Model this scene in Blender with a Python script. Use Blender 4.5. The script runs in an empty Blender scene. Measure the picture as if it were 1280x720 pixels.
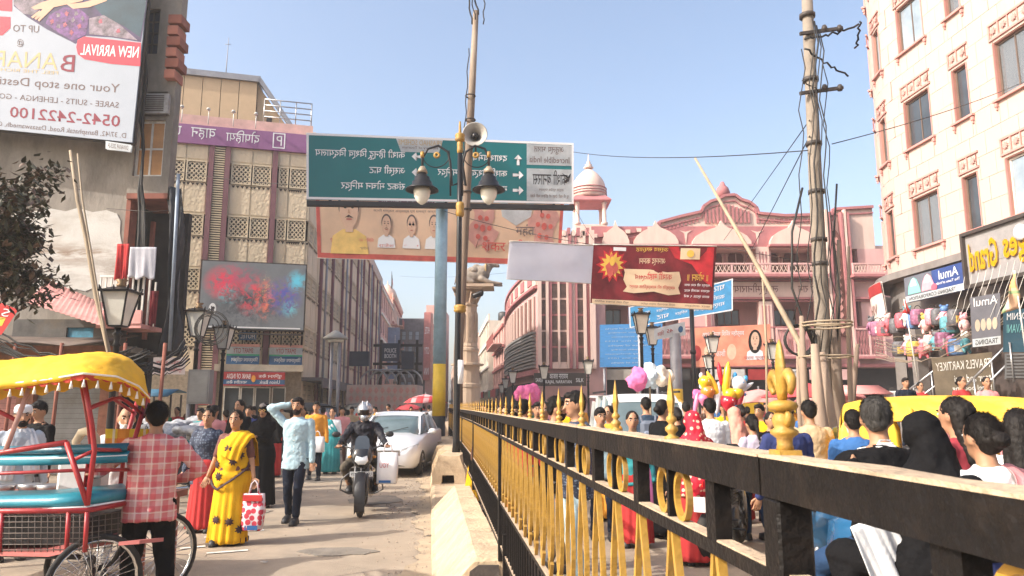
import bpy, math, random
from mathutils import Vector, Matrix
random.seed(7)
SC = bpy.context.scene
COL = SC.collection
R = math.radians
V = Vector
# ---------------------------------------------------------------- camera
F = 924.0; TILT = R(9.05); CAMZ = 1.62
cam = bpy.data.cameras.new('camera'); cam_o = bpy.data.objects.new('camera', cam); COL.objects.link(cam_o)
cam.sensor_width = 36; cam.lens = F/1280*36; cam.clip_end = 3000; cam.clip_start = .05
cam_o.location = (0, 0, CAMZ); cam_o.rotation_euler = (R(90)+TILT, 0, 0)
cam.dof.use_dof = True; cam.dof.focus_distance = 14; cam.dof.aperture_fstop = 20
SC.camera = cam_o
# ---------------------------------------------------------------- sky and sun
SUN_EL = R(36); SUN_AZ = math.atan2(-.93, -.42)      # azimuth: atan2(x, y)
world = bpy.data.worlds.new('World'); SC.world = world; world.use_nodes = True
wn = world.node_tree; bg = wn.nodes['Background']
sky = wn.nodes.new('ShaderNodeTexSky'); sky.sky_type = 'NISHITA'; sky.sun_disc = False
sky.sun_elevation = SUN_EL; sky.sun_rotation = SUN_AZ
sky.air_density = 1.0; sky.dust_density = 4.5; sky.ozone_density = .1
wn.links.new(sky.outputs[0], bg.inputs[0]); bg.inputs[1].default_value = .15
sl = bpy.data.lights.new('sun', 'SUN'); sl.energy = 2.75; sl.angle = R(.6); sl.color = (1, .94, .86)
so = bpy.data.objects.new('sun', sl); COL.objects.link(so)
sd = V((math.sin(SUN_AZ)*math.cos(SUN_EL), math.cos(SUN_AZ)*math.cos(SUN_EL), math.sin(SUN_EL)))
so.rotation_euler = (-sd).to_track_quat('-Z', 'Y').to_euler(); so.location = (-20, -20, 40)
SC.view_settings.view_transform = 'Standard'; SC.view_settings.look = 'None'
SC.view_settings.exposure = 1.12; SC.view_settings.gamma = 1
SC.cycles.max_bounces = 6; SC.cycles.diffuse_bounces = 3; SC.cycles.glossy_bounces = 3
SC.cycles.transmission_bounces = 4; SC.cycles.volume_bounces = 1; SC.cycles.transparent_max_bounces = 8
SC.cycles.caustics_reflective = False; SC.cycles.caustics_refractive = False
SC.cycles.use_denoising = True
# ---------------------------------------------------------------- photo pixel -> place in the world
CT, ST = math.cos(TILT), math.sin(TILT)
def ray(px, py):
 u = (px-640)/F; v = (360-py)/F
 return V((u, CT-v*ST, ST+v*CT))
def P(px, py, Y):
 r = ray(px, py); r *= Y/r.y; return V((r.x, Y, CAMZ+r.z))
def G(px, py, z=0.):
 r = ray(px, py); r *= (z-CAMZ)/r.z; return V((r.x, r.y, z))
def Z(py, Y, px=640): return P(px, py, Y).z
def X(px, Y, py=480): return P(px, py, Y).x
# ---------------------------------------------------------------- materials
MATS = {}
def nt(m): return m.node_tree.nodes, m.node_tree.links
def M(name, rgb, rough=.75, metal=0, var=.18, vs=2.5, bump=.15, bs=30, spec=.4, alpha=1, emit=0, dirt=0, dirtc=(.12,.09,.06), stretch=(1,1,1), coat=0):
 if name in MATS: return MATS[name]
 m = bpy.data.materials.new(name); m.use_nodes = True; MATS[name] = m
 N, L = nt(m); b = N['Principled BSDF']
 b.inputs['Roughness'].default_value = rough; b.inputs['Metallic'].default_value = metal
 b.inputs['Specular IOR Level'].default_value = spec; b.inputs['Alpha'].default_value = alpha
 if coat: b.inputs['Coat Weight'].default_value = coat; b.inputs['Coat Roughness'].default_value = .08
 tc = N.new('ShaderNodeTexCoord'); mp = N.new('ShaderNodeMapping'); mp.inputs['Scale'].default_value = stretch
 L.new(tc.outputs['Object'], mp.inputs[0])
 c = None
 if var:
  n = N.new('ShaderNodeTexNoise'); n.inputs['Scale'].default_value = vs; n.inputs['Detail'].default_value = 6; n.inputs['Roughness'].default_value = .65
  L.new(mp.outputs[0], n.inputs[0])
  r = N.new('ShaderNodeMapRange'); r.inputs[1].default_value = .3; r.inputs[2].default_value = .7
  r.inputs[3].default_value = 1-var; r.inputs[4].default_value = 1+var
  L.new(n.outputs[0], r.inputs[0])
  mx = N.new('ShaderNodeMix'); mx.data_type = 'RGBA'; mx.blend_type = 'MULTIPLY'; mx.inputs[0].default_value = 1
  mx.inputs[6].default_value = (*rgb, 1); L.new(r.outputs[0], mx.inputs[7]); c = mx.outputs[2]
 if dirt:
  n2 = N.new('ShaderNodeTexNoise'); n2.inputs['Scale'].default_value = vs*.6; n2.inputs['Detail'].default_value = 9; n2.inputs['Roughness'].default_value = .7
  L.new(mp.outputs[0], n2.inputs[0])
  r2 = N.new('ShaderNodeMapRange'); r2.inputs[1].default_value = .5; r2.inputs[2].default_value = .72; r2.inputs[3].default_value = 0; r2.inputs[4].default_value = dirt
  L.new(n2.outputs[0], r2.inputs[0])
  m2 = N.new('ShaderNodeMix'); m2.data_type = 'RGBA'; L.new(r2.outputs[0], m2.inputs[0])
  if c: L.new(c, m2.inputs[6])
  else: m2.inputs[6].default_value = (*rgb, 1)
  m2.inputs[7].default_value = (*dirtc, 1); c = m2.outputs[2]
 if c: L.new(c, b.inputs['Base Color'])
 else: b.inputs['Base Color'].default_value = (*rgb, 1)
 if bump:
  n3 = N.new('ShaderNodeTexNoise'); n3.inputs['Scale'].default_value = bs; n3.inputs['Detail'].default_value = 4
  L.new(mp.outputs[0], n3.inputs[0]); bp = N.new('ShaderNodeBump'); bp.inputs['Strength'].default_value = bump; bp.inputs['Distance'].default_value = .02
  L.new(n3.outputs[0], bp.inputs['Height']); L.new(bp.outputs[0], b.inputs['Normal'])
 if emit:
  b.inputs['Emission Strength'].default_value = emit
  if c: L.new(c, b.inputs['Emission Color'])
  else: b.inputs['Emission Color'].default_value = (*rgb, 1)
 return m
def basecol(m):     # socket feeding base colour, to be mixed over
 N, L = nt(m); b = N['Principled BSDF']; s = b.inputs['Base Color']
 return (s.links[0].from_socket if s.links else None), s
def overlay(m, fac, rgb):
 N, L = nt(m); src, dst = basecol(m)
 mx = N.new('ShaderNodeMix'); mx.data_type = 'RGBA'
 if src: L.new(src, mx.inputs[6])
 else: mx.inputs[6].default_value = dst.default_value
 mx.inputs[7].default_value = (*rgb, 1); L.new(fac, mx.inputs[0]); L.new(mx.outputs[2], dst)
 return m
def pc(m, what='Object'):
 N, L = nt(m); tc = N.new('ShaderNodeTexCoord'); return tc.outputs[what]
def node(m, t, inp=None, **kw):
 N, L = nt(m); n = N.new(t)
 for k, v in kw.items():
  if k.startswith('i'): n.inputs[int(k[1:])].default_value = v
  else: setattr(n, k, v)
 if inp is not None: L.new(inp, n.inputs[0])
 return n
def glass(name, rgb=(.05,.07,.09), rough=.08):
 return M(name, rgb, rough, 0, .25, 1.5, 0, spec=.8)
def clearglass(name, rgb=(.55,.65,.7), alpha=.35):
 return M(name, rgb, .05, 0, 0, bump=0, spec=.8, alpha=alpha)
# ---------------------------------------------------------------- mesh builder
class MB:
 def __init__(s): s.v = []; s.f = []; s.m = []; s.sm = []
 def add(s, vs, fs, mi=0, smooth=False, T=None):
  o = len(s.v)
  s.v += [tuple(T @ V(p)) for p in vs] if T is not None else [tuple(p) for p in vs]
  for f in fs: s.f.append(tuple(i+o for i in f)); s.m.append(mi); s.sm.append(smooth)
  return s
 def box(s, a, b, mi=0, T=None):
  x0,y0,z0 = a; x1,y1,z1 = b
  return s.add([(x0,y0,z0),(x1,y0,z0),(x1,y1,z0),(x0,y1,z0),(x0,y0,z1),(x1,y0,z1),(x1,y1,z1),(x0,y1,z1)],
    [(0,3,2,1),(4,5,6,7),(0,1,5,4),(1,2,6,5),(2,3,7,6),(3,0,4,7)], mi, False, T)
 def cbox(s, c, d, mi=0, T=None, ch=0):
  c = V(c); d = V(d)/2
  if ch:  # chamfered box
   pr = [(-d.x+ch,-d.y),(d.x-ch,-d.y),(d.x,-d.y+ch),(d.x,d.y-ch),(d.x-ch,d.y),(-d.x+ch,d.y),(-d.x,d.y-ch),(-d.x,-d.y+ch)]
   rings = []
   for z, k in ((-d.z,1),(-d.z+ch,0),(d.z-ch,0),(d.z,1)):
    rings.append([(c.x+p[0]*(1-k*ch/max(d.x,1e-4)), c.y+p[1]*(1-k*ch/max(d.y,1e-4)), c.z+z) for p in pr])
   return s.rings(rings, mi, False, T=T)
  return s.box(c-d, c+d, mi, T)
 def rings(s, rings, mi=0, smooth=True, cap=(True, True), closed=True, T=None):
  n = len(rings[0]); vs = [p for r in rings for p in r]; fs = []
  for i in range(len(rings)-1):
   for j in range(n if closed else n-1):
    a = i*n+j; b = i*n+(j+1)%n; fs.append((a, b, b+n, a+n))
  if closed and cap[0]: fs.append(tuple(range(n-1, -1, -1)))
  if closed and cap[1]: fs.append(tuple(range((len(rings)-1)*n, len(rings)*n)))
  return s.add(vs, fs, mi, smooth, T)
 def tube(s, pts, r, n=8, mi=0, cap=True, flat=1.0, T=None, smooth=True, up=None):
  pts = [V(p) for p in pts]; rs = r if isinstance(r, (list, tuple)) else [r]*len(pts)
  rings = []; prev = None
  for i, p in enumerate(pts):
   t = (pts[min(i+1, len(pts)-1)]-pts[max(i-1, 0)])
   t = t.normalized() if t.length > 1e-9 else V((0,0,1))
   if prev is None:
    a = V(up) if up else (V((0,0,1)) if abs(t.z) < .9 else V((1,0,0)))
    x = a.cross(t).normalized()
   else: x = (prev - t*prev.dot(t)).normalized()
   prev = x; y = t.cross(x)
   rings.append([p + x*math.cos(2*math.pi*k/n)*rs[i] + y*math.sin(2*math.pi*k/n)*rs[i]*flat for k in range(n)])
  return s.rings(rings, mi, smooth, (cap, cap), T=T)
 def bar(s, a, b, w, h=None, mi=0, up=(0,0,1), T=None):
  a = V(a); b = V(b); t = (b-a).normalized(); h = h or w
  u = V(up)
  if abs(t.dot(u)) > .95: u = V((0,1,0))
  x = t.cross(u).normalized()*w/2; y = x.cross(t).normalized()*h/2
  vs = [a-x-y, a+x-y, a+x+y, a-x+y, b-x-y, b+x-y, b+x+y, b-x+y]
  return s.add(vs, [(0,3,2,1),(4,5,6,7),(0,1,5,4),(1,2,6,5),(2,3,7,6),(3,0,4,7)], mi, False, T)
 def lathe(s, prof, c=(0,0,0), n=16, mi=0, smooth=True, T=None, sx=1, sy=1, cap=(True,True)):
  c = V(c)
  return s.rings([[c+V((r*sx*math.cos(2*math.pi*k/n), r*sy*math.sin(2*math.pi*k/n), z)) for k in range(n)] for r, z in prof], mi, smooth, cap, T=T)
 def ell(s, c, r, n=12, m=8, mi=0, T=None, rot=None):
  c = V(c); r = V(r) if not isinstance(r, (int, float)) else V((r, r, r))
  rings = []
  for i in range(1, m):
   a = math.pi*i/m - math.pi/2
   rings.append([V((r.x*math.cos(a)*math.cos(2*math.pi*k/n), r.y*math.cos(a)*math.sin(2*math.pi*k/n), r.z*math.sin(a))) for k in range(n)])
  vs = [p for q in rings for p in q] + [V((0,0,-r.z)), V((0,0,r.z))]; b = len(vs)-2; fs = []
  for i in range(m-2):
   for j in range(n): fs.append((i*n+j, i*n+(j+1)%n, (i+1)*n+(j+1)%n, (i+1)*n+j))
  for j in range(n): fs.append((b, (j+1)%n, j)); fs.append((b+1, (m-2)*n+j, (m-2)*n+(j+1)%n))
  if rot: vs = [rot @ p for p in vs]
  return s.add([p+c for p in vs], fs, mi, True, T)
 def cap(s, a, b, ra, rb, n=10, mi=0, T=None):     # tapered capsule
  a = V(a); b = V(b); t = (b-a); l = t.length or 1e-6; t = t/l
  pts = []; rs = []
  for k in (0, .35, .7): pts.append(a - t*ra*math.cos(k*math.pi/2)); rs.append(max(ra*math.sin(k*math.pi/2), ra*.08))
  pts += [a, b]; rs += [ra, rb]
  for k in (.7, .35, 0): pts.append(b + t*rb*math.cos(k*math.pi/2)); rs.append(max(rb*math.sin(k*math.pi/2), rb*.08))
  q = V((0,0,1)) if abs(t.z) < .9 else V((1,0,0)); x = q.cross(t).normalized(); y = t.cross(x)
  return s.rings([[p+x*math.cos(2*math.pi*k/n)*r+y*math.sin(2*math.pi*k/n)*r for k in range(n)] for p, r in zip(pts, rs)], mi, True, T=T)
 def prism(s, poly, axis='y', a=0, b=1, mi=0, T=None):   # poly of 2-D points extruded along an axis
  def p3(p, d):
   return {'y': (p[0], d, p[1]), 'x': (d, p[0], p[1]), 'z': (p[0], p[1], d)}[axis]
  n = len(poly); vs = [p3(p, a) for p in poly]+[p3(p, b) for p in poly]
  fs = [tuple(range(n)), tuple(range(2*n-1, n-1, -1))]+[(i, i+n, (i+1)%n+n, (i+1)%n) for i in range(n)]
  return s.add(vs, fs, mi, False, T)
 def torus(s, c, R_, r, n=20, m=6, axis='x', mi=0, a0=0, a1=2*math.pi, T=None, flat=1):
  full = abs(a1-a0-2*math.pi) < 1e-4; k = n if full else n+1; c = V(c); rg = []
  for i in range(k+(1 if full else 0)):
   a = a0+(a1-a0)*i/n; ring = []
   for j in range(m):
    b = 2*math.pi*j/m; q = R_+r*math.cos(b); w = r*math.sin(b)*flat
    p = {'x': (w, q*math.cos(a), q*math.sin(a)), 'y': (q*math.cos(a), w, q*math.sin(a)), 'z': (q*math.cos(a), q*math.sin(a), w)}[axis]
    ring.append(c+V(p))
   rg.append(ring)
  return s.rings(rg, mi, True, (not full, not full), T=T)
 def mesh(s, name, mats):
  me = bpy.data.meshes.new(name); me.from_pydata([tuple(p) for p in s.v], [], s.f)
  mats = mats if isinstance(mats, (list, tuple)) else [mats]
  for m in mats: me.materials.append(m)
  me.polygons.foreach_set('material_index', s.m); me.polygons.foreach_set('use_smooth', s.sm)
  return me
 def build(s, name, mats, parent=None, loc=None, rot=None):
  return link(name, s.mesh(name, mats), parent, loc, rot)
def link(name, me, parent=None, loc=None, rot=None):
 o = bpy.data.objects.new(name, me); COL.objects.link(o)
 if parent: o.parent = parent
 if loc is not None: o.location = loc
 if rot is not None: o.rotation_euler = rot
 return o
def tag(o, label=None, cat=None, group=None, kind=None):
 if label: o['label'] = label
 if cat: o['category'] = cat
 if group: o['group'] = group
 if kind: o['kind'] = kind
 return o
def thing(name, label, cat, loc=(0,0,0), rz=0, group=None, kind=None):
 o = bpy.data.objects.new(name, None); COL.objects.link(o); o.location = loc; o.rotation_euler = (0, 0, rz); o.empty_display_size = .1
 return tag(o, label, cat, group, kind)
def copytree(o, parent=None):
 c = o.copy(); COL.objects.link(c)
 if parent: c.parent = parent
 for ch in list(o.children): copytree(ch, c)
 return c
def dup(root, loc, rz=0, label=None, scale=1):
 c = copytree(root); c.location = loc; c.rotation_euler = (0, 0, rz); c.scale = (scale,)*3
 if label: c['label'] = label
 return c
# modifiers are evaluated in one go at the end of the script
JOBS = []
def remesh(o, voxel, smooth=3, disp=0, dscale=.15, sub=0):
 m = o.modifiers.new('r', 'REMESH'); m.mode = 'VOXEL'; m.voxel_size = voxel; m.use_smooth_shade = True
 if smooth: s = o.modifiers.new('s', 'SMOOTH'); s.factor = .5; s.iterations = smooth
 if disp:
  key = 'cl%.2f' % dscale; t = bpy.data.textures.get(key) or bpy.data.textures.new(key, 'CLOUDS')
  t.noise_scale = dscale; t.noise_depth = 2
  d = o.modifiers.new('d', 'DISPLACE'); d.texture = t; d.strength = disp; d.mid_level = .5; d.texture_coords = 'LOCAL'
 JOBS.append(('mod', o)); return o
def text(parent, s, fn, mat, name='lettering', mirror=True, bold=0, ext=0):
 """fn maps (u, v) in 0..1 (u to the right, v up) to a point; the word fills that box"""
 c = bpy.data.curves.new(name, 'FONT'); c.body = s; c.resolution_u = 2; c.offset = bold; c.extrude = ext; c.align_x = 'CENTER'
 o = bpy.data.objects.new(name, c); COL.objects.link(o)
 JOBS.append(('txt', o, parent, fn, mat, name, mirror)); return o
def finish():
 bpy.context.view_layer.update()
 dg = bpy.context.evaluated_depsgraph_get()
 new = []
 for j in JOBS:
  o = j[1]; new.append(bpy.data.meshes.new_from_object(o.evaluated_get(dg), preserve_all_data_layers=False, depsgraph=dg))
 for j, me in zip(JOBS, new):
  o = j[1]
  if j[0] == 'mod':
   mats = list(o.data.materials)
   o.modifiers.clear(); me.materials.clear()
   for m in mats: me.materials.append(m)
   me.polygons.foreach_set('use_smooth', [True]*len(me.polygons)); o.data = me
  else:
   _, _, parent, fn, mat, name, mirror = j
   if len(me.vertices):
    xs = [v.co.x for v in me.vertices]; ys = [v.co.y for v in me.vertices]
    x0, x1, y0, y1 = min(xs), max(xs), min(ys), max(ys)
    for v in me.vertices:
     u = (v.co.x-x0)/max(x1-x0, 1e-6); w = (v.co.y-y0)/max(y1-y0, 1e-6)
     v.co = fn(1-u if mirror else u, w) if not isinstance(fn, tuple) else v.co
    if mirror: me.flip_normals()
   me.materials.clear(); me.materials.append(mat)
   bpy.data.objects.remove(o); link(name, me, parent)
# ---------------------------------------------------------------- printed sheets: boards, banners, posters
class Sheet:
 """fn(u, v) -> point of the sheet; nrm(u, v) towards the viewer; prints sit a few mm proud of it"""
 def __init__(s, fn, parent, lay=.004, front=None):
  s.fn = fn; s.p = parent; s.lay = lay; s.front = front; s.k = 0
 def at(s, u, v, off):
  e = .01; p = s.fn(u, v); n = (s.fn(u+e, v)-s.fn(u-e, v)).cross(s.fn(u, v+e)-s.fn(u, v-e)).normalized()
  if s.front is not None and n.dot(s.front) < 0: n = -n
  return p+n*off
 def grid(s, nu, nv, mat, name, thick=.004, u0=0, v0=0, u1=1, v1=1, off=0, back=None):
  b = MB()
  for sd, o in ((0, off), (1, off-thick)):
   b.rings([[s.at(u0+(u1-u0)*i/nu, v0+(v1-v0)*j/nv, o) for i in range(nu+1)] for j in range(nv+1)], sd if back else 0, True, closed=False)
  return b.build(name, [mat, back] if back else mat, s.p)
 def poly(s, pts, mat, name='print', lay=1, parent=None, sub=6):
  b = MB(); c = (sum(p[0] for p in pts)/len(pts), sum(p[1] for p in pts)/len(pts)); n = len(pts)
  rg = [[s.at(c[0]+(p[0]-c[0])*k/sub, c[1]+(p[1]-c[1])*k/sub, s.lay*lay) for p in pts] for k in ([.02*sub]+list(range(1, sub+1)))]
  b.rings(rg, 0, True, (True, False)); return b.build(name, mat, parent or s.p)
 def rect(s, u0, v0, u1, v1, mat, name='print', lay=1, n=8):
  b = MB(); b.rings([[s.at(u0+(u1-u0)*i/n, v0+(v1-v0)*j/n, s.lay*lay) for i in range(n+1)] for j in range(n+1)], 0, True, closed=False)
  return b.build(name, mat, s.p)
 def oval(s, u, v, ru, rv, mat, name='print', lay=1, n=20):
  return s.poly([(u+ru*math.cos(2*math.pi*k/n), v+rv*math.sin(2*math.pi*k/n)) for k in range(n)], mat, name, lay, sub=2)
 def text(s, t, u0, v0, u1, v1, mat, mirror=True, lay=2, bold=0):
  return text(s.p, t, lambda a, b: s.at(u0+(u1-u0)*a, v0+(v1-v0)*b, s.lay*lay), mat, 'lettering', mirror, bold)
def flatfn(tl, tr, bl, br):
 tl, tr, bl, br = map(V, (tl, tr, bl, br))
 return lambda u, v: (bl*(1-u)+br*u)*(1-v)+(tl*(1-u)+tr*u)*v
FRONT = V((0, -1, 0))
def dev(s):         # Devanagari: the short i sign is drawn before its consonant cluster
 out = []
 for ch in s:
  if ch == 'ि' and out:
   i = len(out)-1
   while i > 1 and out[i-1] == '्': i -= 2
   out.insert(i, ch)
  else: out.append(ch)
 return ''.join(out)
# ================================================================ GROUND
def struct(mb, name, mat): return tag(mb.build(name, mat), kind='structure')
m_road = M('road', (.325,.262,.195), .85, var=.2, vs=1.3, bump=.45, bs=70, dirt=.6, dirtc=(.17,.15,.13))
N, L = nt(m_road)
mu = node(m_road, 'ShaderNodeTexMusgrave') if False else node(m_road, 'ShaderNodeTexNoise', pc(m_road)); mu.inputs['Scale'].default_value = 1.1; mu.inputs['Detail'].default_value = 10; mu.inputs['Distortion'].default_value = 1.2
cr = node(m_road, 'ShaderNodeMapRange', mu.outputs[0], i1=.495, i2=.505, i3=0, i4=.0); 
vo = node(m_road, 'ShaderNodeTexVoronoi', pc(m_road), feature='DISTANCE_TO_EDGE'); vo.inputs['Scale'].default_value = .45
cr = node(m_road, 'ShaderNodeMapRange', vo.outputs[0], i1=0, i2=.004, i3=.22, i4=0)
overlay(m_road, cr.outputs[0], (.1,.085,.07))
m_ground = M('ground', (.20,.18,.155), .9, var=.2, vs=.5, bump=.3)
b = MB(); b.add([(-400,-60,-.02),(400,-60,-.02),(400,900,-.02),(-400,900,-.02)], [(0,1,2,3)]); struct(b, 'ground', m_ground)
b = MB(); rg = []
for j in range(60):
 y = -30 + j*3 if j < 40 else 90+(j-40)*12
 rg.append([(x+(-.095*y if y > 25 else 0), y, -.006+.012*math.sin(x*.7+y*.31)*.5) for x in [-16+k*1.0 for k in range(33)]])
b.rings(rg, 0, True, closed=False); struct(b, 'road', m_road)
m_sand = M('sand', (.37,.29,.20), .95, var=.2, vs=3, bump=.4, bs=80)
MED = lambda y: .09-.11*y           # left foot of the concrete kerb
b = MB(); rg = []
for j in range(300):
 y = 1+j*.1; w = .24+.08*math.sin(j*.13)+.05*math.sin(j*.41)+.03*math.sin(j*1.3)+random.uniform(-.015,.015)
 rg.append([(MED(y)-w, y, .009), (MED(y)-w*.4, y, .016), (MED(y)+.1, y, .03)])
b.rings(rg, 0, True, closed=False); tag(b.build('drifted_sand', m_sand), 'pale sand drifted along the foot of the kerb', 'sand', kind='stuff')
m_patch = M('road_patch', (.20,.175,.145), .9, var=.25, vs=3, bump=.6, bs=50, dirt=.5, dirtc=(.30,.25,.19))
for px, py, rx, ry in ((400,600,.9,.5),(300,640,.5,.35),(470,625,.5,.7),(180,640,.8,.4),(420,690,.45,.25),(350,575,1.2,.9)):
 c_ = G(px,py); b = MB(); pts = [(c_.x+rx*math.cos(a)*random.uniform(.75,1.1), c_.y+ry*math.sin(a)*random.uniform(.75,1.1)) for a in [math.pi*k/9 for k in range(18)]]; b.prism(pts, 'z', -.01, .0075); struct(b, 'road_patch', m_patch)
# paint on the road
m_paint = M('road_paint', (.62,.60,.55), .8, var=.3, vs=6, dirt=.7, dirtc=(.3,.27,.24))
for k, (a, c) in enumerate((((225,686),(257,683)),((255,672),(300,669)),((305,664),(330,663)),((210,606),(250,603)),((258,692),(310,688)))):
 p, q = G(*a), G(*c); t = (q-p).normalized()*1; s_ = V((-t.y, t.x, 0))*.04
 b = MB(); b.add([p-s_+V((0,0,.006)), q-s_+V((0,0,.006)), q+s_+V((0,0,.006)), p+s_+V((0,0,.006))], [(0,1,2,3)])
 struct(b, 'road_marking', m_paint)
# low concrete kerb and the higher blocks standing behind it
m_conc = M('concrete_sand', (.50,.385,.255), .92, var=.22, vs=4, bump=.8, bs=26, dirt=.6, dirtc=(.25,.19,.135))
m_concd = M('concrete_dark', (.06,.05,.045), .95, var=.3, vs=6, bump=.4)
def kerb_block(y0, y1, h, label, wtop=.28, sl=.26, notch=True, y2=None):
 t = thing('concrete_barrier', label, 'barrier', (MED(y0), y0, 0), group='concrete blocks along the median')
 n = max(2, int((y1-y0)/1.1)); g = .012
 for k in range(n):
  a = (y1-y0)*k/n+g; c = (y1-y0)*(k+1)/n-g; b = MB(); rg = []
  for yy, e in ((a, .02), (a+.03, 0), ((a+c)/2, 0), (c-.03, 0), (c, .02)):
   x = -.11*yy; j = lambda: random.uniform(-.008, .008)
   rg.append([(x+e, yy, -.03), (x+e, yy, .10+j()), (x+sl+e, yy, h-.04+j()), (x+sl+.05+e, yy, h-e+j()), (x+sl+wtop-e, yy, h-e+j()), (x+sl+wtop, yy, -.03)])
  b.rings(rg, 0, False); b.build('block', m_conc, t)
 if notch:   # dark broken end with its opening
  b = MB(); x = sl*.85
  b.prism([(x,.02),(x+.03,h-.10),(x+.10,h-.05),(x+wtop-.02,h-.05),(x+wtop+.02,.02)], 'y', -.012, .006)
  b.build('drain_opening', m_concd, t)
 return t
kerb_block(6.15, 11.6, .42, 'low sloped concrete block with a dark broken end, nearest the camera')
t = thing('concrete_barrier', 'tall sand coloured concrete block with a notched foot under the striped pole', 'barrier', (MED(14.6), 14.6, 0), group='concrete blocks along the median')
for k in range(5):
 b = MB(); y0 = k*1.9; x = -.11*y0
 pr = [(x-.02,-.02),(x-.02,.34),(x+.1,.66),(x+.5,.66),(x+.62,.34),(x+.62,-.02),(x+.42,-.02),(x+.40,.30),(x+.17,.30),(x+.15,-.02)]
 b.prism(pr, 'y', y0, y0+1.88); b.build('block', m_conc, t)
b = MB(); b.prism([(.15,0),(.17,.30),(.40,.30),(.42,0)], 'y', .25, .28); b.build('drain_opening', m_concd, t)
b = MB(); rg = []
for j in range(30):
 y = 1.0+j*1.0; x = MED(y); h = .10 if y > 6.1 and y < 11.5 else .13+.01*math.sin(j)
 rg.append([(x-.05,y,-.02),(x-.03,y,h-.03),(x+.03,y,h),(x+.7,y,h),(x+.72,y,-.02)])
b.rings(rg, 0, False); struct(b, 'kerb', m_conc)
# ================================================================ FENCE
m_fb = M('fence_black', (.007,.006,.006), .5, 0, .3, 14, .3, 60, spec=.2, dirt=.45, dirtc=(.035,.025,.018))
m_fd = M('fence_dust', (.42,.32,.22), .9, 0, .2, 8, .5, 60, dirt=.4, dirtc=(.14,.11,.09))
m_fg = M('fence_gold', (.36,.205,.035), .5, .05, .3, 14, .15, 60, dirt=.8, dirtc=(.27,.185,.10))
FX = lambda y: .5-.095*y if y < 12 else .5-.095*12-.105*(y-12)
fence = thing('median_fence', 'long black and gold iron railing with dusty rails running down the median', 'railing', (0,0,0))
def fp(y, z, dx=0): return V((FX(y)+dx, y, z))
FY1 = 29.5; TOP = 1.548
seams = [.25, 1.13, 2.62, 4.5, 6.7, 9.0, 11.5, 14.2, 17, 20, 23, 26, FY1]
for a, c in zip(seams, seams[1:]):
 b = MB(); b.bar(fp(a+.003, TOP-.031), fp(c-.003, TOP-.031), .05, .056); b.build('top_rail', m_fb, fence)
 b = MB(); ys = [a+.003+(c-a-.006)*k/14 for k in range(15)]
 b.rings([[fp(y, TOP-.0035, -.0262), fp(y, TOP+.0015+.0012*math.sin(y*37), -.0262), fp(y, TOP+.002+.0015*math.sin(y*23), .02), fp(y, TOP-.0035, .026)] for y in ys], 0, False); b.build('rail_dust', m_fd, fence)
 for nm, z, h, w in (('middle_rail', 1.385, .024, .032), ('lower_rail', .86, .02, .03), ('bottom_rail', .52, .024, .03)):
  b = MB(); b.bar(fp(a+.003, z-h/2), fp(c-.003, z-h/2), w, h); b.build(nm, m_fb, fence)
  b = MB(); b.bar(fp(a+.003, z+.0015), fp(c-.003, z+.0015), w-.004, .004); b.build('rail_dust', m_fd, fence)
def fb(y): # local frame for pieces: y along the fence
 sl = -.095 if y < 12 else -.105
 return Matrix.Translation(fp(y, 0)) @ Matrix.Rotation(-math.atan(sl), 4, 'Z')
# shared pieces
b = MB(); b.cbox((0,0,1.438),(.03,.045,.107)); me_up = b.mesh('upright', m_fb)
b = MB(); b.cbox((0,0,1.438),(.026,.014,.107)); me_div = b.mesh('divider', m_fb)
b = MB(); rg = []
for i in range(24):
 a = 2*math.pi*i/24; ca, sa = math.cos(a), math.sin(a)
 def rp(q, x): return (x, q*ca*.86, 1.438+q*1.0*sa)
 rg.append([rp(.052, -.006), rp(.052, .006), rp(.041, .006), rp(.041, -.006)])
rg.append(rg[0]); b.rings(rg, 0, False, (False, False)); me_ring = b.mesh('ring', m_fg)
b = MB()                                  # petal: two bowed flats meeting at both ends
for sgn in (-1, 1):
 rg = []
 for k in range(13):
  t_ = k/12; z = 1.362-t_*.46; w = .016+.054*math.sin(math.pi*min(1, t_*1.0)**1.25)*(1 if t_ < .85 else (1-t_)/.15*.9+.1)
  rg.append([(-.008, sgn*(w-.014), z), (.008, sgn*(w-.014), z), (.008, sgn*w, z), (-.008, sgn*w, z)])
 if sgn < 0: rg = [r[::-1] for r in rg]
 b.rings(rg, 0, False)
me_petal = b.mesh('petal', m_fg)
b = MB(); b.add([(-.008,-.045,.93),(-.008,0,.865),(-.008,.045,.93),(-.008,0,.955),(.008,-.045,.93),(.008,0,.865),(.008,.045,.93),(.008,0,.955)],
  [(0,3,2,1),(4,5,6,7),(0,1,5,4),(1,2,6,5),(2,3,7,6),(3,0,4,7)]); me_tip = b.mesh('petal_tip', m_fg)
b = MB(); b.cbox((0,0,.68),(.013,.013,.34)); me_bar = b.mesh('bar', m_fb)
b = MB(); b.cbox((0,0,.49),(.011,.011,.05)); me_stub = b.mesh('stub', m_fb)
def spear_mesh():
 b = MB(); b.lathe([(.026,1.548),(.026,1.556),(.014,1.562),(.013,1.568),(.022,1.578),(.022,1.588),(.011,1.597),(.010,1.602),(.019,1.611),(.017,1.621),(.009,1.629),(.010,1.636)], n=12)
 rg = []
 for z, r in ((1.634,.010),(1.648,.013),(1.680,.019),(1.692,.016),(1.730,.010),(1.775,.0015)):
  rg.append([(r*.8,0,z),(0,r,z),(-r*.8,0,z),(0,-r,z)])
 b.rings(rg, 0, False); return b.mesh('spear_finial', m_fg)
me_spear = spear_mesh()
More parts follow.
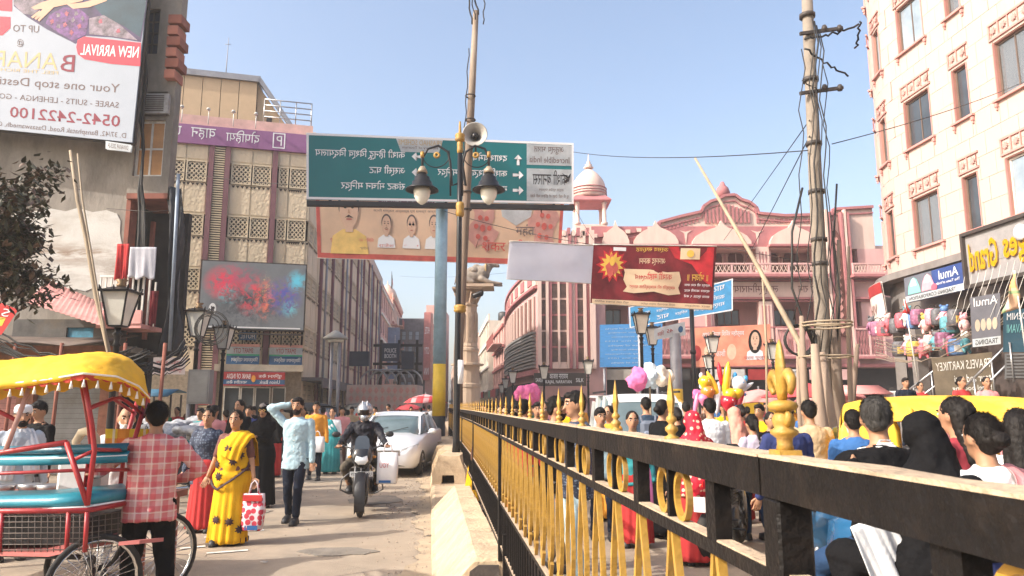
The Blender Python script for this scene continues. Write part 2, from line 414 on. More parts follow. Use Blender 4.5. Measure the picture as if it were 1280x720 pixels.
def fleur():
 b = MB()
 b.prism([(-.030,1.5485),(.030,1.5485),(.026,1.562),(-.026,1.562)], 'x', -.026, .026)
 b.lathe([(.020,1.560),(.017,1.575),(.018,1.588),(.030,1.597),(.031,1.604),(.021,1.611),(.024,1.618),(.026,1.630),(.020,1.641),(.016,1.648)], n=14)
 for s_ in (-1, 1): b.tube([(0,s_*.010,1.612),(0,s_*.022,1.624),(0,s_*.026,1.640),(0,s_*.020,1.650)], [.008,.010,.009,.004], 8)
 b.lathe([(.016,1.646),(.030,1.652),(.034,1.660),(.030,1.668),(.017,1.673)], n=14)
 # middle leaf
 rg = []
 for z, r, t_ in ((1.670,.012,.011),(1.700,.013,.012),(1.730,.017,.014),(1.752,.019,.013),(1.775,.014,.011),(1.800,.007,.007),(1.812,.001,.001)):
  rg.append([(-t_,0,z),(-t_*.3,r*.8,z),(0,r,z),(t_*.3,r*.8,z),(t_,0,z),(t_*.3,-r*.8,z),(0,-r,z),(-t_*.3,-r*.8,z)])
 b.rings(rg)
 for s_ in (-1, 1):      # side leaves curl out and down
  pts = [(0,s_*.006,1.675),(0,s_*.010,1.700),(0,s_*.020,1.722),(0,s_*.036,1.732),(0,s_*.048,1.720),(0,s_*.050,1.702),(0,s_*.042,1.690),(0,s_*.036,1.694)]
  b.tube(pts, [.008,.010,.013,.014,.012,.009,.007,.003], 10)
 return b.mesh('fleur_finial', m_fg)
FS = Matrix.Translation((0,0,1.548*.36)) @ Matrix.Scale(.64, 4)
link('fleur_finial', fleur(), fence).matrix_local = fb(1.095) @ FS
# main posts to the ground, uprights, rings, finials, petals, bars
def post(y, w=.05, z0=.4): b = MB(); b.cbox((0,0,(z0+TOP-.059)/2), (w, w, TOP-.059-z0), ch=.004); o = b.build('post', m_fb, fence); o.matrix_local = fb(y)
post(1.10, .052, .1); post(.30, .05, .1)
for y in (6.15, 11.2, 15.8, 19.4, 24, 29.3): post(y, .055 if y < 7 else .05)
b = MB(); b.cbox((0,0,.3),(.05,.05,.75)); o = b.build('post', m_fb, fence); o.matrix_local = fb(5.72)
for y in [.74] + [1.37+.515*k for k in range(55)]:
 if abs(y-1.1) > .1 and y < FY1: link('upright', me_up, fence).matrix_local = fb(y)
for k in range(54):
 y = 1.37+.515*(k+.5)
 if y > FY1-.2: break
 link('divider', me_div, fence).matrix_local = fb(y); link('spear_finial', me_spear, fence).matrix_local = fb(y) @ FS
 for d in (-.062, .062): link('ring', me_ring, fence).matrix_local = fb(y+d)
link('ring', me_ring, fence).matrix_local = fb(.655)
link('ring', me_ring, fence).matrix_local = fb(.545); link('divider', me_div, fence).matrix_local = fb(.60)
k = 0; y = .35
while y < FY1-.1:
 if abs(y-1.10) > .05:
  link('petal', me_petal, fence).matrix_local = fb(y); link('petal_tip', me_tip, fence).matrix_local = fb(y)
 if k < 290: link('bar', me_bar, fence).matrix_local = fb(y); link('bar', me_bar, fence).matrix_local = fb(y+.129)
 if y < 12: link('stub', me_stub, fence).matrix_local = fb(y)
 k += 2; y += .2575
# ================================================================ BUILDINGS
class Fac:      # x runs along the wall to the viewer's right, y goes into the wall, z up
 def __init__(s, o, d):
  d = V((d[0], d[1], 0)).normalized(); s.o = V((o[0], o[1], 0)); s.d = d; s.ref = 640; s.n = V((-d.y, d.x, 0))
  s.T = Matrix.Translation(s.o) @ Matrix.Rotation(math.atan2(d.y, d.x), 4, 'Z')
 def hit(s, px, py, dep=0):
  r = ray(px, py); c = V((0, 0, CAMZ)); k = (s.o+s.n*dep-c).dot(s.n)/r.dot(s.n); p = c+r*k-s.o
  return p.dot(s.d), p.z
 def x(s, px, py=400): return s.hit(px, py)[0]
 def z(s, py, px=None): return s.hit(px or s.ref, py)[1]
 def p(s, x, y, z): return s.T @ V((x, y, z))
 def th(s, name, label, cat, group=None):
  t = thing(name, label, cat, s.o, math.atan2(s.d.y, s.d.x), group); return t
def wall(b, x0, x1, z0, z1, holes=(), y0=0, y1=.3, mi=0):
 xs = sorted({x0, x1, *[h[i] for h in holes for i in (0, 2)]}); zs = sorted({z0, z1, *[h[i] for h in holes for i in (1, 3)]})
 xs = [q for q in xs if x0 <= q <= x1]; zs = [q for q in zs if z0 <= q <= z1]
 for a, c in zip(zs, zs[1:]):
  run = None
  for i, (e, f) in enumerate(zip(xs, xs[1:])):
   inside = any(h[0] <= (e+f)/2 <= h[2] and h[1] <= (a+c)/2 <= h[3] for h in holes)
   if not inside: run = (run[0], f) if run else (e, f)
   if (inside or i == len(xs)-2) and run: b.box((run[0], y0, a), (run[1], y1, c), mi); run = None
 return b
m_glassd = glass('glass_dark', (.045,.055,.065), .12)
m_glassb = M('glass_blue', (.25,.31,.36), .1, 0, .35, .8, 0, spec=.9)
m_frame = M('frame_dark', (.05,.04,.035), .6)
m_framew = M('frame_white', (.62,.60,.55), .6, dirt=.5)
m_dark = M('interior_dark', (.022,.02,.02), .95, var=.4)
m_curt = M('curtain', (.38,.40,.42), .9, var=.15, vs=9, stretch=(6,6,.3))
ME_WIN = {}
def window(parent, x0, z0, x1, z1, nx=2, nz=1, fm=None, gm=None, y=.12, fw=.05, curtain=False):
 fm = fm or m_frame; gm = gm or m_glassd
 b = MB(); w = x1-x0; h = z1-z0
 b.box((0,y-.03,0),(fw,y+.04,h)); b.box((w-fw,y-.03,0),(w,y+.04,h)); b.box((fw,y-.03,0),(w-fw,y+.04,fw)); b.box((fw,y-.03,h-fw),(w-fw,y+.04,h))
 for i in range(1, nx): b.box((w*i/nx-fw*.4,y-.02,fw),(w*i/nx+fw*.4,y+.03,h-fw))
 for i in range(1, nz): b.box((fw,y-.018,h*i/nz-fw*.4),(w-fw,y+.028,h*i/nz+fw*.4))
 o = b.build('window', fm, parent, (x0, 0, z0))
 g = MB().box((fw,y+.005,fw),(w-fw,y+.012,h-fw)).build('pane', gm, o)
 if curtain:
  b = MB(); n = 24
  b.rings([[(fw+(w-2*fw)*k/n, y+.06+.02*math.sin(k*2.1), zz) for k in range(n+1)] for zz in (fw, h-fw)], 0, True, closed=False); b.build('curtain', m_curt, o)
 return o
# ---------------------------------------------------------------- left front: weathered concrete building (A)
YA = 18.
m_cem = M('cement_wall', (.24,.215,.185), .92, var=.35, vs=1.1, bump=.6, bs=14, dirt=.9, dirtc=(.10,.085,.07), stretch=(1,1,.45))
m_white = M('whitewash', (.50,.49,.46), .9, var=.1, vs=1.2, bump=.3, dirt=.75, dirtc=(.36,.31,.26))
m_orange = M('orange_panel', (.46,.24,.10), .7, var=.2)
m_redox = M('red_oxide', (.22,.075,.05), .8, var=.3)
m_pinkp = M('pink_paint', (.62,.30,.27), .8, dirt=.6, vs=3, dirtc=(.3,.17,.15))
m_steel = M('steel', (.42,.42,.42), .35, .8, .1, bump=0)
m_brick = M('brick', (.30,.13,.085), .9, var=.35, vs=5, dirt=.5)
m_blk = M('black_tarp', (.018,.02,.026), .55, var=.4, vs=3, bump=.4, bs=8)
A = Fac((X(165, YA, 200), YA), (1, 0)); x_ = lambda px, py=300: A.x(px, py); z_ = A.z
tA = A.th('concrete_building', 'weathered grey concrete building carrying the big saree billboard at the left', 'building')
xr = x_(226, 60)
b = MB(); wall(b, -12, 0, 3.2, 17, [(-12, 3.2, -3.6, 4.0)], 0, .35); b.build('wall', m_cem, tA)
b = MB(); wall(b, -12, 0, 0, 3.2, [(-8.6, 0, -4.9, 2.7), (-4.5, 0, -2.3, 2.6), (-1.9, 0, -.3, 2.6)], 0, .35); b.build('ground_floor_wall', m_brick, tA)
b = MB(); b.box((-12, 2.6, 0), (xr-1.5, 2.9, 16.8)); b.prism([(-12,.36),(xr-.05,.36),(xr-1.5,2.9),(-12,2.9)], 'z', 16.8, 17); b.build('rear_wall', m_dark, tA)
b = MB(); b.box((-12, .35, 2.95), (0, 2.6, 3.1)); b.build('floor_slab', m_cem, tA)
# shop fronts, shutters
b = MB()
for i in range(22): b.box((0, .04+(i%2)*.015, i*.12), (2.15, .07+(i%2)*.015, i*.12+.115))
b.build('roller_shutter', M('shutter_pink', (.46,.20,.18), .6, dirt=.5), tA, (-4.48, .1, 0))
b = MB()
for i in range(22): b.box((0, .04+(i%2)*.015, i*.12), (1.55, .07+(i%2)*.015, i*.12+.115))
b.build('roller_shutter', M('shutter_grey', (.2,.2,.2), .5, .3, dirt=.5), tA, (-1.88, .1, 0))
b = MB()
for r_ in range(14):
 for c_ in range(9):
  xx = -4.86+c_*.0; 
for r_ in range(34):
 for c_ in range(30):
  xx = -12+c_*.25+(r_%2)*.125; zz = .02+r_*.08
  if (-8.65 < xx+.12 < -4.86 and zz < 2.7): continue
  if xx < -4.7: b.box((xx, -.014-random.random()*.012, zz), (xx+.235, .01, zz+.068))
tag(b.build('brick_courses', m_brick, tA), kind='stuff')
# white plastered patch with ragged edges
pw = [(12,352),(5,320),(8,285),(20,268),(36,262),(50,266),(64,261),(84,263),(99,261),(118,265),(132,262),(147,268),(153,276),(150,292),(153,310),(149,330),(152,345),(147,353),(149,362),(138,358),(131,364),(120,359),(108,364),(96,361),(84,366),(70,358),(52,366),(38,357),(25,361)]
for zc_, w_, cc_ in ((5.35,.9,(.20,.13,.08)),(4.95,.8,(.23,.20,.17)),(6.3,.35,(.28,.24,.2))):
 n_ = node(m_white, 'ShaderNodeTexNoise'); mp_ = nt(m_white)[0].new('ShaderNodeMapping'); mp_.inputs['Scale'].default_value = (.55,1,2.4); mp_.inputs['Location'].default_value = (zc_,0,0); nt(m_white)[1].new(pc(m_white), mp_.inputs[0]); nt(m_white)[1].new(mp_.outputs[0], n_.inputs[0]); n_.inputs['Scale'].default_value = 1.4; n_.inputs['Detail'].default_value = 9; n_.inputs['Roughness'].default_value = .7
 s_ = nt(m_white)[0].new('ShaderNodeSeparateXYZ'); nt(m_white)[1].new(pc(m_white), s_.inputs[0]); d_ = node(m_white, 'ShaderNodeMath', s_.outputs[2], operation='SUBTRACT', i1=zc_); d_ = node(m_white, 'ShaderNodeMath', d_.outputs[0], operation='ABSOLUTE'); d_ = node(m_white, 'ShaderNodeMapRange', d_.outputs[0], i1=0, i2=.38, i3=w_, i4=0); q_ = node(m_white, 'ShaderNodeMapRange', n_.outputs[0], i1=.44, i2=.58, i3=0, i4=1); mm = node(m_white, 'ShaderNodeMath', d_.outputs[0], operation='MULTIPLY'); nt(m_white)[1].new(q_.outputs[0], mm.inputs[1]); overlay(m_white, mm.outputs[0], cc_)
b = MB(); b.prism([A.hit(q[0]+random.uniform(-2,2),q[1]+random.uniform(-1.5,1.5)) for i_ in range(1) for q in pw], 'y', -.018, -.002); b.build('plaster_patch', m_white, tA)
pw = [(148,268),(160,268),(160,350),(150,352)]
# upper right bay: projecting block with windows
b = MB(); zb = z_(243); wall(b, .001, xr, zb, 17, [(x_(157,190)+.28, z_(222), x_(207,190), z_(152)), (x_(181,45), z_(70), x_(201,45), z_(14)), (x_(186,130), z_(146), x_(212,130), z_(117))], -.12, .2); b.build('bay_wall', m_cem, tA)
b = MB(); b.prism([(.001,-.12),(xr,-.12),(xr,.2),(xr-.8,1.6),(.001,1.6)], 'z', zb-.14, zb-.003); b.build('soffit', m_redox, tA)
b = MB(); b.prism([(xr-.2,.205),(xr-.001,.205),(xr-1.45,2.59),(xr-1.65,2.59)], 'z', zb, 16.79); b.build('side_wall', m_cem, tA)
window(tA, x_(157,190)+.28, z_(222), x_(207,190), z_(152), 2, 2, m_framew, m_orange, 0, .06)
window(tA, x_(181,45), z_(70), x_(201,45), z_(14), 2, 4, m_frame, glass('glass_navy', (.02,.03,.06)), .0, .05)
b = MB(); zc = z_(146); b.box((0,-.25,0),(.66,.05,.52)); o = b.build('air_conditioner', M('ac_grey', (.3,.3,.3), .6, dirt=.8), tA, (x_(184,130), 0, zc))
b = MB()
for k in range(9): b.box((.05,-.262,.05+k*.05),(.55,-.252,.075+k*.05))
b.build('grille', m_frame, o)
b = MB(); b.box((0,-.04,-.05),(.62,-.02,0)); b.box((0,-.02,-.9),(.04,0,-.05)); b.build('bracket', m_frame, tA, (x_(184,130), -.13, zc))
for k in range(6):      # stepped brick-red pilaster cap on the corner
 zz = z_(104-k*13.5); b = MB(); w = .34 if k % 2 else .26
 b.box((0,-.2,0),(w,.3,.23)); b.build('moulding', m_redox if k % 2 else M('terracotta', (.34,.13,.09), .8), tA, (xr-.22, -.13, zz))
# recess below the bay: rear wall, door, balcony
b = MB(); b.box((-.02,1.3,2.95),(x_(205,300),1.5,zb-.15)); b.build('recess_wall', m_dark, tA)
b = MB(); b.box((-.02,-.05,3.2),(.09,.3,zb-.145)); b.box((.15,.9,3.3),(.24,1.0,6.4)); b.build('door_frame', m_redox, tA)
zf = z_(414)
b = MB(); b.box((-.12,-.75,zf),(x_(196,400)-.0,.3,zf+.1)); b.box((-.12,-.78,zf+.1),(x_(196,400),-.7,zf+.42)); b.build('balcony', m_pinkp, tA)
b = MB(); xe = x_(197,380)
for k in range(9): b.cbox((-.1+(xe+.1)*k/8,-.74,zf+.8),(.035,.035,.80))
b.box((-.12,-.77,zf+1.2),(xe,-.71,zf+1.26)); b.build('balcony_railing', m_framew, tA)
for k in range(3): MB().box((xe-.06,-.70+k*.3,zf+.1),(xe-.02,-.66+k*.3,zf+1.2)).build('railing_bar', m_framew, tA)
# clothes hung out over the balcony
def cloth(name, label, cat, x0, x1, z0, z1, y, mat, T=None, amp=.03, group=None, wob=.04):
 b = MB(); n, m = 18, 14; rg = []
 for j in range(m+1):
  v = j/m; z = z1+(z0-z1)*v
  rg.append([(x0+(x1-x0)*(i/n)+wob*v*math.sin(i*.9+x0*9)*.3, y+amp*(.3+v)*(.6*math.sin(i*.52+x0*7+v*1.5)+.35*math.sin(i*1.37+x1*3-v*2)), z+wob*v*math.sin(i*.7+x1*5)) for i in range(n+1)])
 b.rings(rg, 0, True, closed=False, T=T)
 o = b.build(name, mat); s_ = o.modifiers.new('t', 'SOLIDIFY'); s_.thickness = .006; JOBS.append(('mod', o))
 return tag(o, label, cat, group)
ln = MB(); ln.tube([A.p(0,-.95,6.25), A.p(1.0,-.95,6.17), A.p(1.45,-.95,6.2)], .008, 5); tag(ln.build('clothes_line', m_frame), 'thin dark line with washing hung above the white railed balcony', 'line')
cloth('towel', 'pale grey towel hung on the line above the balcony', 'towel', x_(186,340), x_(217,340), z_(356), z_(319), -.95, M('towel_grey', (.40,.40,.44), .95, var=.08, vs=8), A.T)
cloth('red_cloth', 'red cloth hanging beside the grey towel above the balcony', 'cloth', x_(169,340), x_(184,340), z_(357), z_(315), -.93, M('cloth_red', (.42,.03,.03), .9, var=.3), A.T, .05)
cloth('dark_cloth', 'dark red cloth hanging lower behind the balcony rail', 'cloth', x_(193,400), x_(203,400), z_(408), z_(366), -.3, M('cloth_maroon', (.2,.02,.03), .9, var=.3), A.T, .05)
# black tarpaulin in the gap and the drain pipe
b = MB(); rg = []
for j in range(14):
 v = j/13; yy = 236+v*210; xx0 = x_(207+8*math.sin(v*4), yy); xx1 = x_(231-4*v+3*math.sin(v*9), yy)
 rg.append([(xx0+(xx1-xx0)*k/8, -.1+.12*math.sin(k*1.3+j*.8), z_(yy)) for k in range(9)])
b.rings(rg, 0, True, closed=False, T=A.T); o = b.build('tarpaulin', m_blk); s_ = o.modifiers.new('t', 'SOLIDIFY'); s_.thickness = .01; JOBS.append(('mod', o))
tag(o, 'black tarpaulin filling the gap beside the balcony', 'tarpaulin')
b = MB(); b.tube([A.p(x_(229,230),-.3,z_(222)), A.p(x_(226,300),-.3,z_(300)), A.p(x_(219,440),-.3,z_(440))], .045, 8); tag(b.build('steel_pole', M('blue_grey', (.22,.27,.33), .5, .3)), 'thin blue grey pole standing along the black tarpaulin', 'pole')
# pink corrugated awning over the shops, blue hatch, junk roof
b = MB(); tl, tr, bl, br = [P(*q) for q in ((60,350,17.7),(134,382,17.7),(33,378,16.6),(128,408,16.6))]
n = 44; rg = []
for j in range(3):
 v = j/2; rg.append([tl*(1-v)*(1-i/n)+tr*(1-v)*(i/n)+bl*v*(1-i/n)+br*v*(i/n)+V((0,0,.012*math.sin(i*2.1))) for i in range(n+1)])
b.rings(rg, 0, False, closed=False); o = b.build('awning', m_pinkp); s_ = o.modifiers.new('t', 'SOLIDIFY'); s_.thickness = .01; JOBS.append(('mod', o))
tag(o, 'faded pink corrugated awning below the white patch of wall', 'awning')
b = MB(); wall(b, x_(35,395), x_(160,395), z_(432), z_(402), [(x_(98,418), z_(427), x_(131,418), z_(412))], -.5, 0, 0); b.build('hoarding_band', M('grime', (.09,.085,.08), .9, var=.4, dirt=.8), tA)
MB().box((x_(98,418), -.45, z_(427)),(x_(131,418), -.4, z_(412))).build('hatch', M('hatch_blue', (.05,.2,.3), .7, var=.4, vs=6), tA)
b = MB(); rg = []
for k in range(20):
 xx = -12+k*.66; rg.append([(xx,-1.9-.1*math.sin(k),2.95+.05*math.sin(k*2.)),(xx,-1.0,3.12+.03*math.sin(k)),(xx,0,3.3)])
b.rings(rg, 0, False, closed=False, T=A.T); o = b.build('tin_roof', M('rusty_tin', (.13,.10,.085), .8, .2, .4, 2, dirt=.7)); s_ = o.modifiers.new('t', 'SOLIDIFY'); s_.thickness = .02; JOBS.append(('mod', o))
tag(o, 'rusty tin roof over the shop fronts behind the rickshaw', 'roof')
for k, px in enumerate((12, 70, 150, 200)):
 p = P(px, 480, 16.2); b = MB(); b.tube([V((p.x,p.y,0)), V((p.x+.05,p.y,2.98))], .04, 7); tag(b.build('wooden_post', m_redox), ['wooden post under the tin roof at the far left', 'second wooden post under the tin roof', 'wooden post under the tin roof behind the rickshaw canopy', 'rightmost wooden post under the tin roof'][k], 'post', 'posts under the tin roof')
# red fabric sign at the far left
t = thing('red_sign', 'red and yellow shop sign at the left edge under the tree', 'sign', P(0,395,14))
t.location = (0,0,0)
s = Sheet(flatfn(P(-60,355,14),P(23,387,14),P(-60,440,14),P(2,418,14)), t, front=FRONT); s.grid(4,3,M('sign_red', (.5,.02,.02), .6),'panel'); s.rect(.45,.35,.9,.62,M('sign_yellow',(.75,.5,.05),.6)); s.text('SALE', .3,.66,.92,.9, M('sign_white',(.75,.75,.75),.6))
# bamboo pole in front
m_bam = M('bamboo', (.30,.235,.16), .7, var=.25, vs=6, dirt=.5, stretch=(1,1,.15))
b = MB(); b.tube([P(88,188,16.3),P(97,250,16.3),P(108,300,16.2),P(120,370,16.2),P(137,445,16.1),P(146,505,16)], [.035,.045,.05,.05,.05,.05], 8)
b.tube([P(97,192,16.25),P(103,250,16.2),P(113,310,16.1),P(128,400,16.05),P(141,470,16)], [.018,.02,.022,.02,.02], 6)
tag(b.build('bamboo_pole', m_bam), 'tall bent bamboo pole leaning in front of the white wall patch', 'pole')
# cable bundles
m_cable = M('cable', (.02,.019,.018), .6, var=.2, bump=0)
def sag(a, c, s_, n=14, w=0):
 a = V(a); c = V(c); return [a.lerp(c, k/n)+V((w*math.sin(k*1.7), w*math.cos(k*2.3), -s_*4*(k/n)*(1-k/n)+w*math.sin(k*2.9))) for k in range(n+1)]
def cables(label, ends, name='cable', r=.012, sg=.4, w=.02, mat=None, n=14):
 b = MB()
 for i, (a, c) in enumerate(ends): b.tube(sag(a, c, sg*random.uniform(.7, 1.4), n, w), r*random.uniform(.6, 1.3), 5)
 o = b.build(name, mat or m_cable); tag(o, label, 'cables'); return o
cables('loose bundle of black cables sagging across the shop fronts', [(P(-30+random.uniform(-5,5),395+k*3,15.8), P(160+k*4,441+random.uniform(-8,6),15.8)) for k in range(9)], 'cable_bundle', .02, .5, .03)
cables('tangle of cables sagging below the balcony towards the lamp', [(P(150,440+k*2,15.8), P(232+k,425+k*4,17.4)) for k in range(8)], 'cable_bundle', .018, .35, .04)
cables('thick vertical cables running down the concrete bay', [(P(188-k*4,-30,17.7), P(170+k*3,350-k*4,17.6)) for k in range(5)], 'cable_bundle', .028, .1, .03)
b = MB()
for k in range(5):
 c = P(262+random.uniform(-4,4), 410, 17.3); b.torus(c, .28+.03*k, .012, 20, 5, 'y')
tag(b.build('cable_coil', m_cable), 'coil of black cable hung beside the lantern lamp', 'cable coil')
# ---------------------------------------------------------------- left: beige car park with lattice panels (B)
m_beige = M('beige_panel', (.66,.55,.39), .85, var=.1, vs=1.2, bump=.3, bs=12, dirt=.55, stretch=(1,1,.3), dirtc=(.42,.34,.24))
vb = node(m_beige, 'ShaderNodeTexBrick', pc(m_beige)); 
m_beige2 = M('beige_frame', (.66,.56,.40), .85, var=.1, vs=2, dirt=.3, dirtc=(.45,.38,.28))
m_purple = M('purple_trim', (.19,.085,.10), .7, var=.15)
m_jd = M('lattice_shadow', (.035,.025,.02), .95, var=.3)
N_, L_ = nt(m_beige)
bk = N_.new('ShaderNodeTexVoronoi'); bk.distance = 'CHEBYCHEV'; bk.inputs['Scale'].default_value = 7; L_.new(pc(m_beige), bk.inputs[0])
bb = N_.new('ShaderNodeBump'); bb.inputs['Strength'].default_value = .55; bb.inputs['Distance'].default_value = .03; L_.new(bk.outputs[0], bb.inputs['Height']); L_.new(bb.outputs[0], N_['Principled BSDF'].inputs['Normal'])
bL = V((X(212,31,300),31,0)); bR = V((X(385,32.5,300),32.5,0))
B = Fac(bR, bR-bL); B.ref = 320; WB = (bR-bL).length
tB = B.th('car_park_building', 'tall beige car park building with lattice panels and a purple name band', 'building')
_jc = {}
def jaali(w, h):
 key = (round(w, 1), round(h, 1))
 if key in _jc: return _jc[key]
 w, h = key; b = MB(); e = .05
 for a, c in (((0,0,0),(w,.08,e)),((0,0,h-e),(w,.08,h)),((0,0,e),(e,.08,h-e)),((w-e,0,e),(w,.08,h-e))): b.box(a, c)
 nx = max(2, round(w/.21)); nz = max(2, round(h/.21)); dx = (w-2*e)/nx; dz = (h-2*e)/nz
 for i in range(nx):
  for j in range(nz):
   cx = e+dx*(i+.5); cz = e+dz*(j+.5); q = .030
   for sx, sz in ((1,1),(1,-1),(-1,1),(-1,-1)):
    b.bar((cx+sx*q, .045, cz+sz*q), (cx+sx*dx*.5, .045, cz+sz*dz*.5), .022, .05)
   b.add([(cx-q*1.5,.02,cz),(cx,.02,cz-q*1.5),(cx+q*1.5,.02,cz),(cx,.02,cz+q*1.5)], [(0,1,2,3)])
   cx += dx*.5; cz += dz*.5
   if i < nx-1 and j < nz-1: b.add([(cx-.05,.018,cz),(cx,.018,cz-.05),(cx+.05,.018,cz),(cx,.018,cz+.05)], [(0,1,2,3)])
 _jc[key] = b.mesh('lattice_panel', m_beige2); return _jc[key]
b = MB()
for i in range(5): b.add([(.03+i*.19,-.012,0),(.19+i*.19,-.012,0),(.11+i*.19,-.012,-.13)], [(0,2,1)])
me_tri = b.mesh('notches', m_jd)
def lattice_facade(t, x0, x1, zt, nlev, cols, side=False, z_first=None, pitch=2.4):
 """cols: (xa, xb) spans of panels; dark void behind, blank embossed panels between"""
 for lv in range(nlev):
  zj = z_first-lv*pitch          # bottom of lattice row
  if zj < 1.5: break
  for a, c in cols:
   w = c-a-.06
   o = link('lattice_panel', jaali(w, .95), t, (a+.03, -.02, zj))
   o.scale = (w/round(w, 1), 1, .95/round(.95, 1)) if round(w, 1) else (1,1,1)
   MB().box((0,.0,0),(w,.02,pitch-1.12)).build('blank_panel', m_beige, t, (a+.03, 0, zj+1.03))
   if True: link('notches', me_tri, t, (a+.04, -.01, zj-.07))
# body: back mass sits 0.4 m behind the panel plane
zt = 13.15
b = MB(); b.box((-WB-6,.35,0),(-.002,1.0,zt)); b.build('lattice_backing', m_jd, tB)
b = MB()
fz = [B.z(232)+.0, ]
zj0 = B.z(232)
for k in range(6): b.box((-WB-6, .03, zj0-k*2.4+.95), (-.05, .34, zj0-(k)*2.4+2.4-.02 if k else zt))
b.build('floor_bands', m_beige2, tB)
xs = [B.x(p, 250) for p in (172, 200, 229, 257)] ; cols = list(zip(xs, xs[1:]))
cols += [(B.x(286,250), B.x(313,250)), (B.x(313,250), B.x(338,250)), (B.x(346,250), B.x(360,250)), (B.x(360,250), B.x(384.5,250))]
lattice_facade(tB, 0, 0, 0, 5, cols, z_first=zj0)
for pa, pb in ((258,264.5),(278.5,285),(338.5,345)):
 MB().box((B.x(pa,250),-.09,.1),(B.x(pb,250),.02,zt)).build('pilaster', m_purple, tB)
xa, xb = B.x(265,250), B.x(278,250)
sl_me = MB().box((0,-.06,0),(xb-xa,.0,.045)).mesh('slat', m_beige2)
zz = .3
while zz < zt-.1: link('slat', sl_me, tB, (xa, 0, zz)); zz += .105 if zz > 0 else 1
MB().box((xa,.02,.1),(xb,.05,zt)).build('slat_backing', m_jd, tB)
# name band
m_band = M('band_purple', (.27,.11,.25), .7, var=.12); m_wh = M('white_letter', (.8,.8,.8), .6, var=0, bump=0)
b = MB(); b.box((-WB-5,-.14,B.z(187)),(.06,.34,B.z(169,380)-.02)); b.build('name_band', m_band, tB)
zb0 = B.z(187); zb1 = B.z(168, 380)
def bt(s_, p0, p1, y0=.2, y1=.8): x0, x1 = B.x(p0,170), B.x(p1,170); return text(tB, dev(s_), lambda u, v: V((x0+(x1-x0)*u, -.147, zb0+(zb1-zb0)*(y0+(y1-y0)*v))), m_wh, 'lettering', True)
bt('दोपहिया', 283, 325, .18, .85); bt('वाहन', 239, 270, .22, .8); bt('पा', 213, 227, .22, .8); bt('P', 346, 353, .25, .75)
b = MB(); xa, xb = B.x(341.5,170), B.x(357,170); za, zc = zb0+.1, zb1-.1
for q in (((xa,-.15,za),(xb,-.145,za+.05)),((xa,-.15,zc-.05),(xb,-.145,zc)),((xa,-.15,za+.05),(xa+.05,-.145,zc-.05)),((xb-.05,-.15,za+.05),(xb,-.145,zc-.05))): b.box(*q)
b.build('letter_frame', m_wh, tB)
# roof: parapet, beige clad box, sloping side, railing
m_clad = M('cladding', (.56,.40,.24), .6, var=.06); m_grey = M('grey_metal', (.28,.28,.30), .5, .3)
MB().box((-WB-5,.3,zb1),(.0,.6,zb1+.55)).build('parapet', M('pale_pink', (.62,.40,.34), .8), tB)
C2 = Fac(B.p(0, 3.2, 0), B.d); x0c, x1c = C2.x(205,120), C2.x(321,120); zc0, zc1 = zb1+.1, C2.z(103, 318)
b = MB(); n = 5
for i in range(n):
 xa = x0c+(x1c-x0c)*i/n; xb = x0c+(x1c-x0c)*(i+1)/n; MB().box((xa+.015,3.2,zc0),(xb-.015,3.35,zc1)).build('cladding_panel', m_clad, tB)
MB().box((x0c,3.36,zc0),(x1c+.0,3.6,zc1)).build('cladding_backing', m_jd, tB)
MB().box((x0c-.1,3.05,zc1+.002),(x1c+.15,9,zc1+.30)).build('roof', m_grey, tB)
b = MB(); xe = C2.x(385,165)
b.prism([(x1c,zc0),(xe,zc0),(xe,zc0+.05),(x1c,zc1)], 'y', 3.45, 3.6); b.build('roof_flank', m_clad, tB)
b = MB(); b.bar((x1c+.1,3.2,zc1+.15),(xe+.1,3.2,zc0+.12),.3,.2); b.build('roof_edge', m_grey, tB)
b = MB(); b.box((C2.x(333,140),3.42,zc0+.9),(C2.x(340,140),3.44,zc0+1.9)); b.build('louvre', m_frame, tB)
C3 = Fac(B.p(0, .5, 0), B.d)
b = MB()
def rl(a, c): b.tube([a, c], .028, 6)
pr = [C3.hit(q, 140) [0] for q in (321, 338, 356, 385)]; zr = zb1+.55
for x in (-2.2,-1.5,-.8,-.1): rl((x,.45,zr),(x,.45,zr+1.15))
for k in range(4): rl((-2.2,.45,zr+.3+k*.28),(-.1,.45,zr+.3+k*.28))
for k in range(4): rl((-.1,.45,zr+.3+k*.28),(-.15,6.5,zr+.3+k*.28))
for y in (1.7,2.9,4.1,5.3,6.5): rl((-.12,y,zr),(-.12,y,zr+1.15))
b.build('roof_railing', m_steel, tB)
b = MB(); p = C2.hit(281, 96); b.tube([(p[0],3.5,zc1),(p[0]+.03,3.5,C2.z(43,281))], [.03,.012], 5); b.tube([(p[0]-.12,3.5,C2.z(52,281)),(p[0]+.15,3.5,C2.z(51,281))], .015, 5); b.build('antenna', m_grey, tB)
for px in (229,262,293,321):
 xx = B.x(px,145); b = MB(); b.tube([(xx,-.3,zb1-.05),(xx,-.3,zb1+.55)], .02, 5); b.lathe([(.0,0),(.1,.01),(.06,.1),(.0,.12)], (xx,-.45,zb1+.55), 8); b.tube([(xx,-.3,zb1+.55),(xx,-.45,zb1+.6)], .02, 5); b.build('roof_lamp', m_framew, tB)
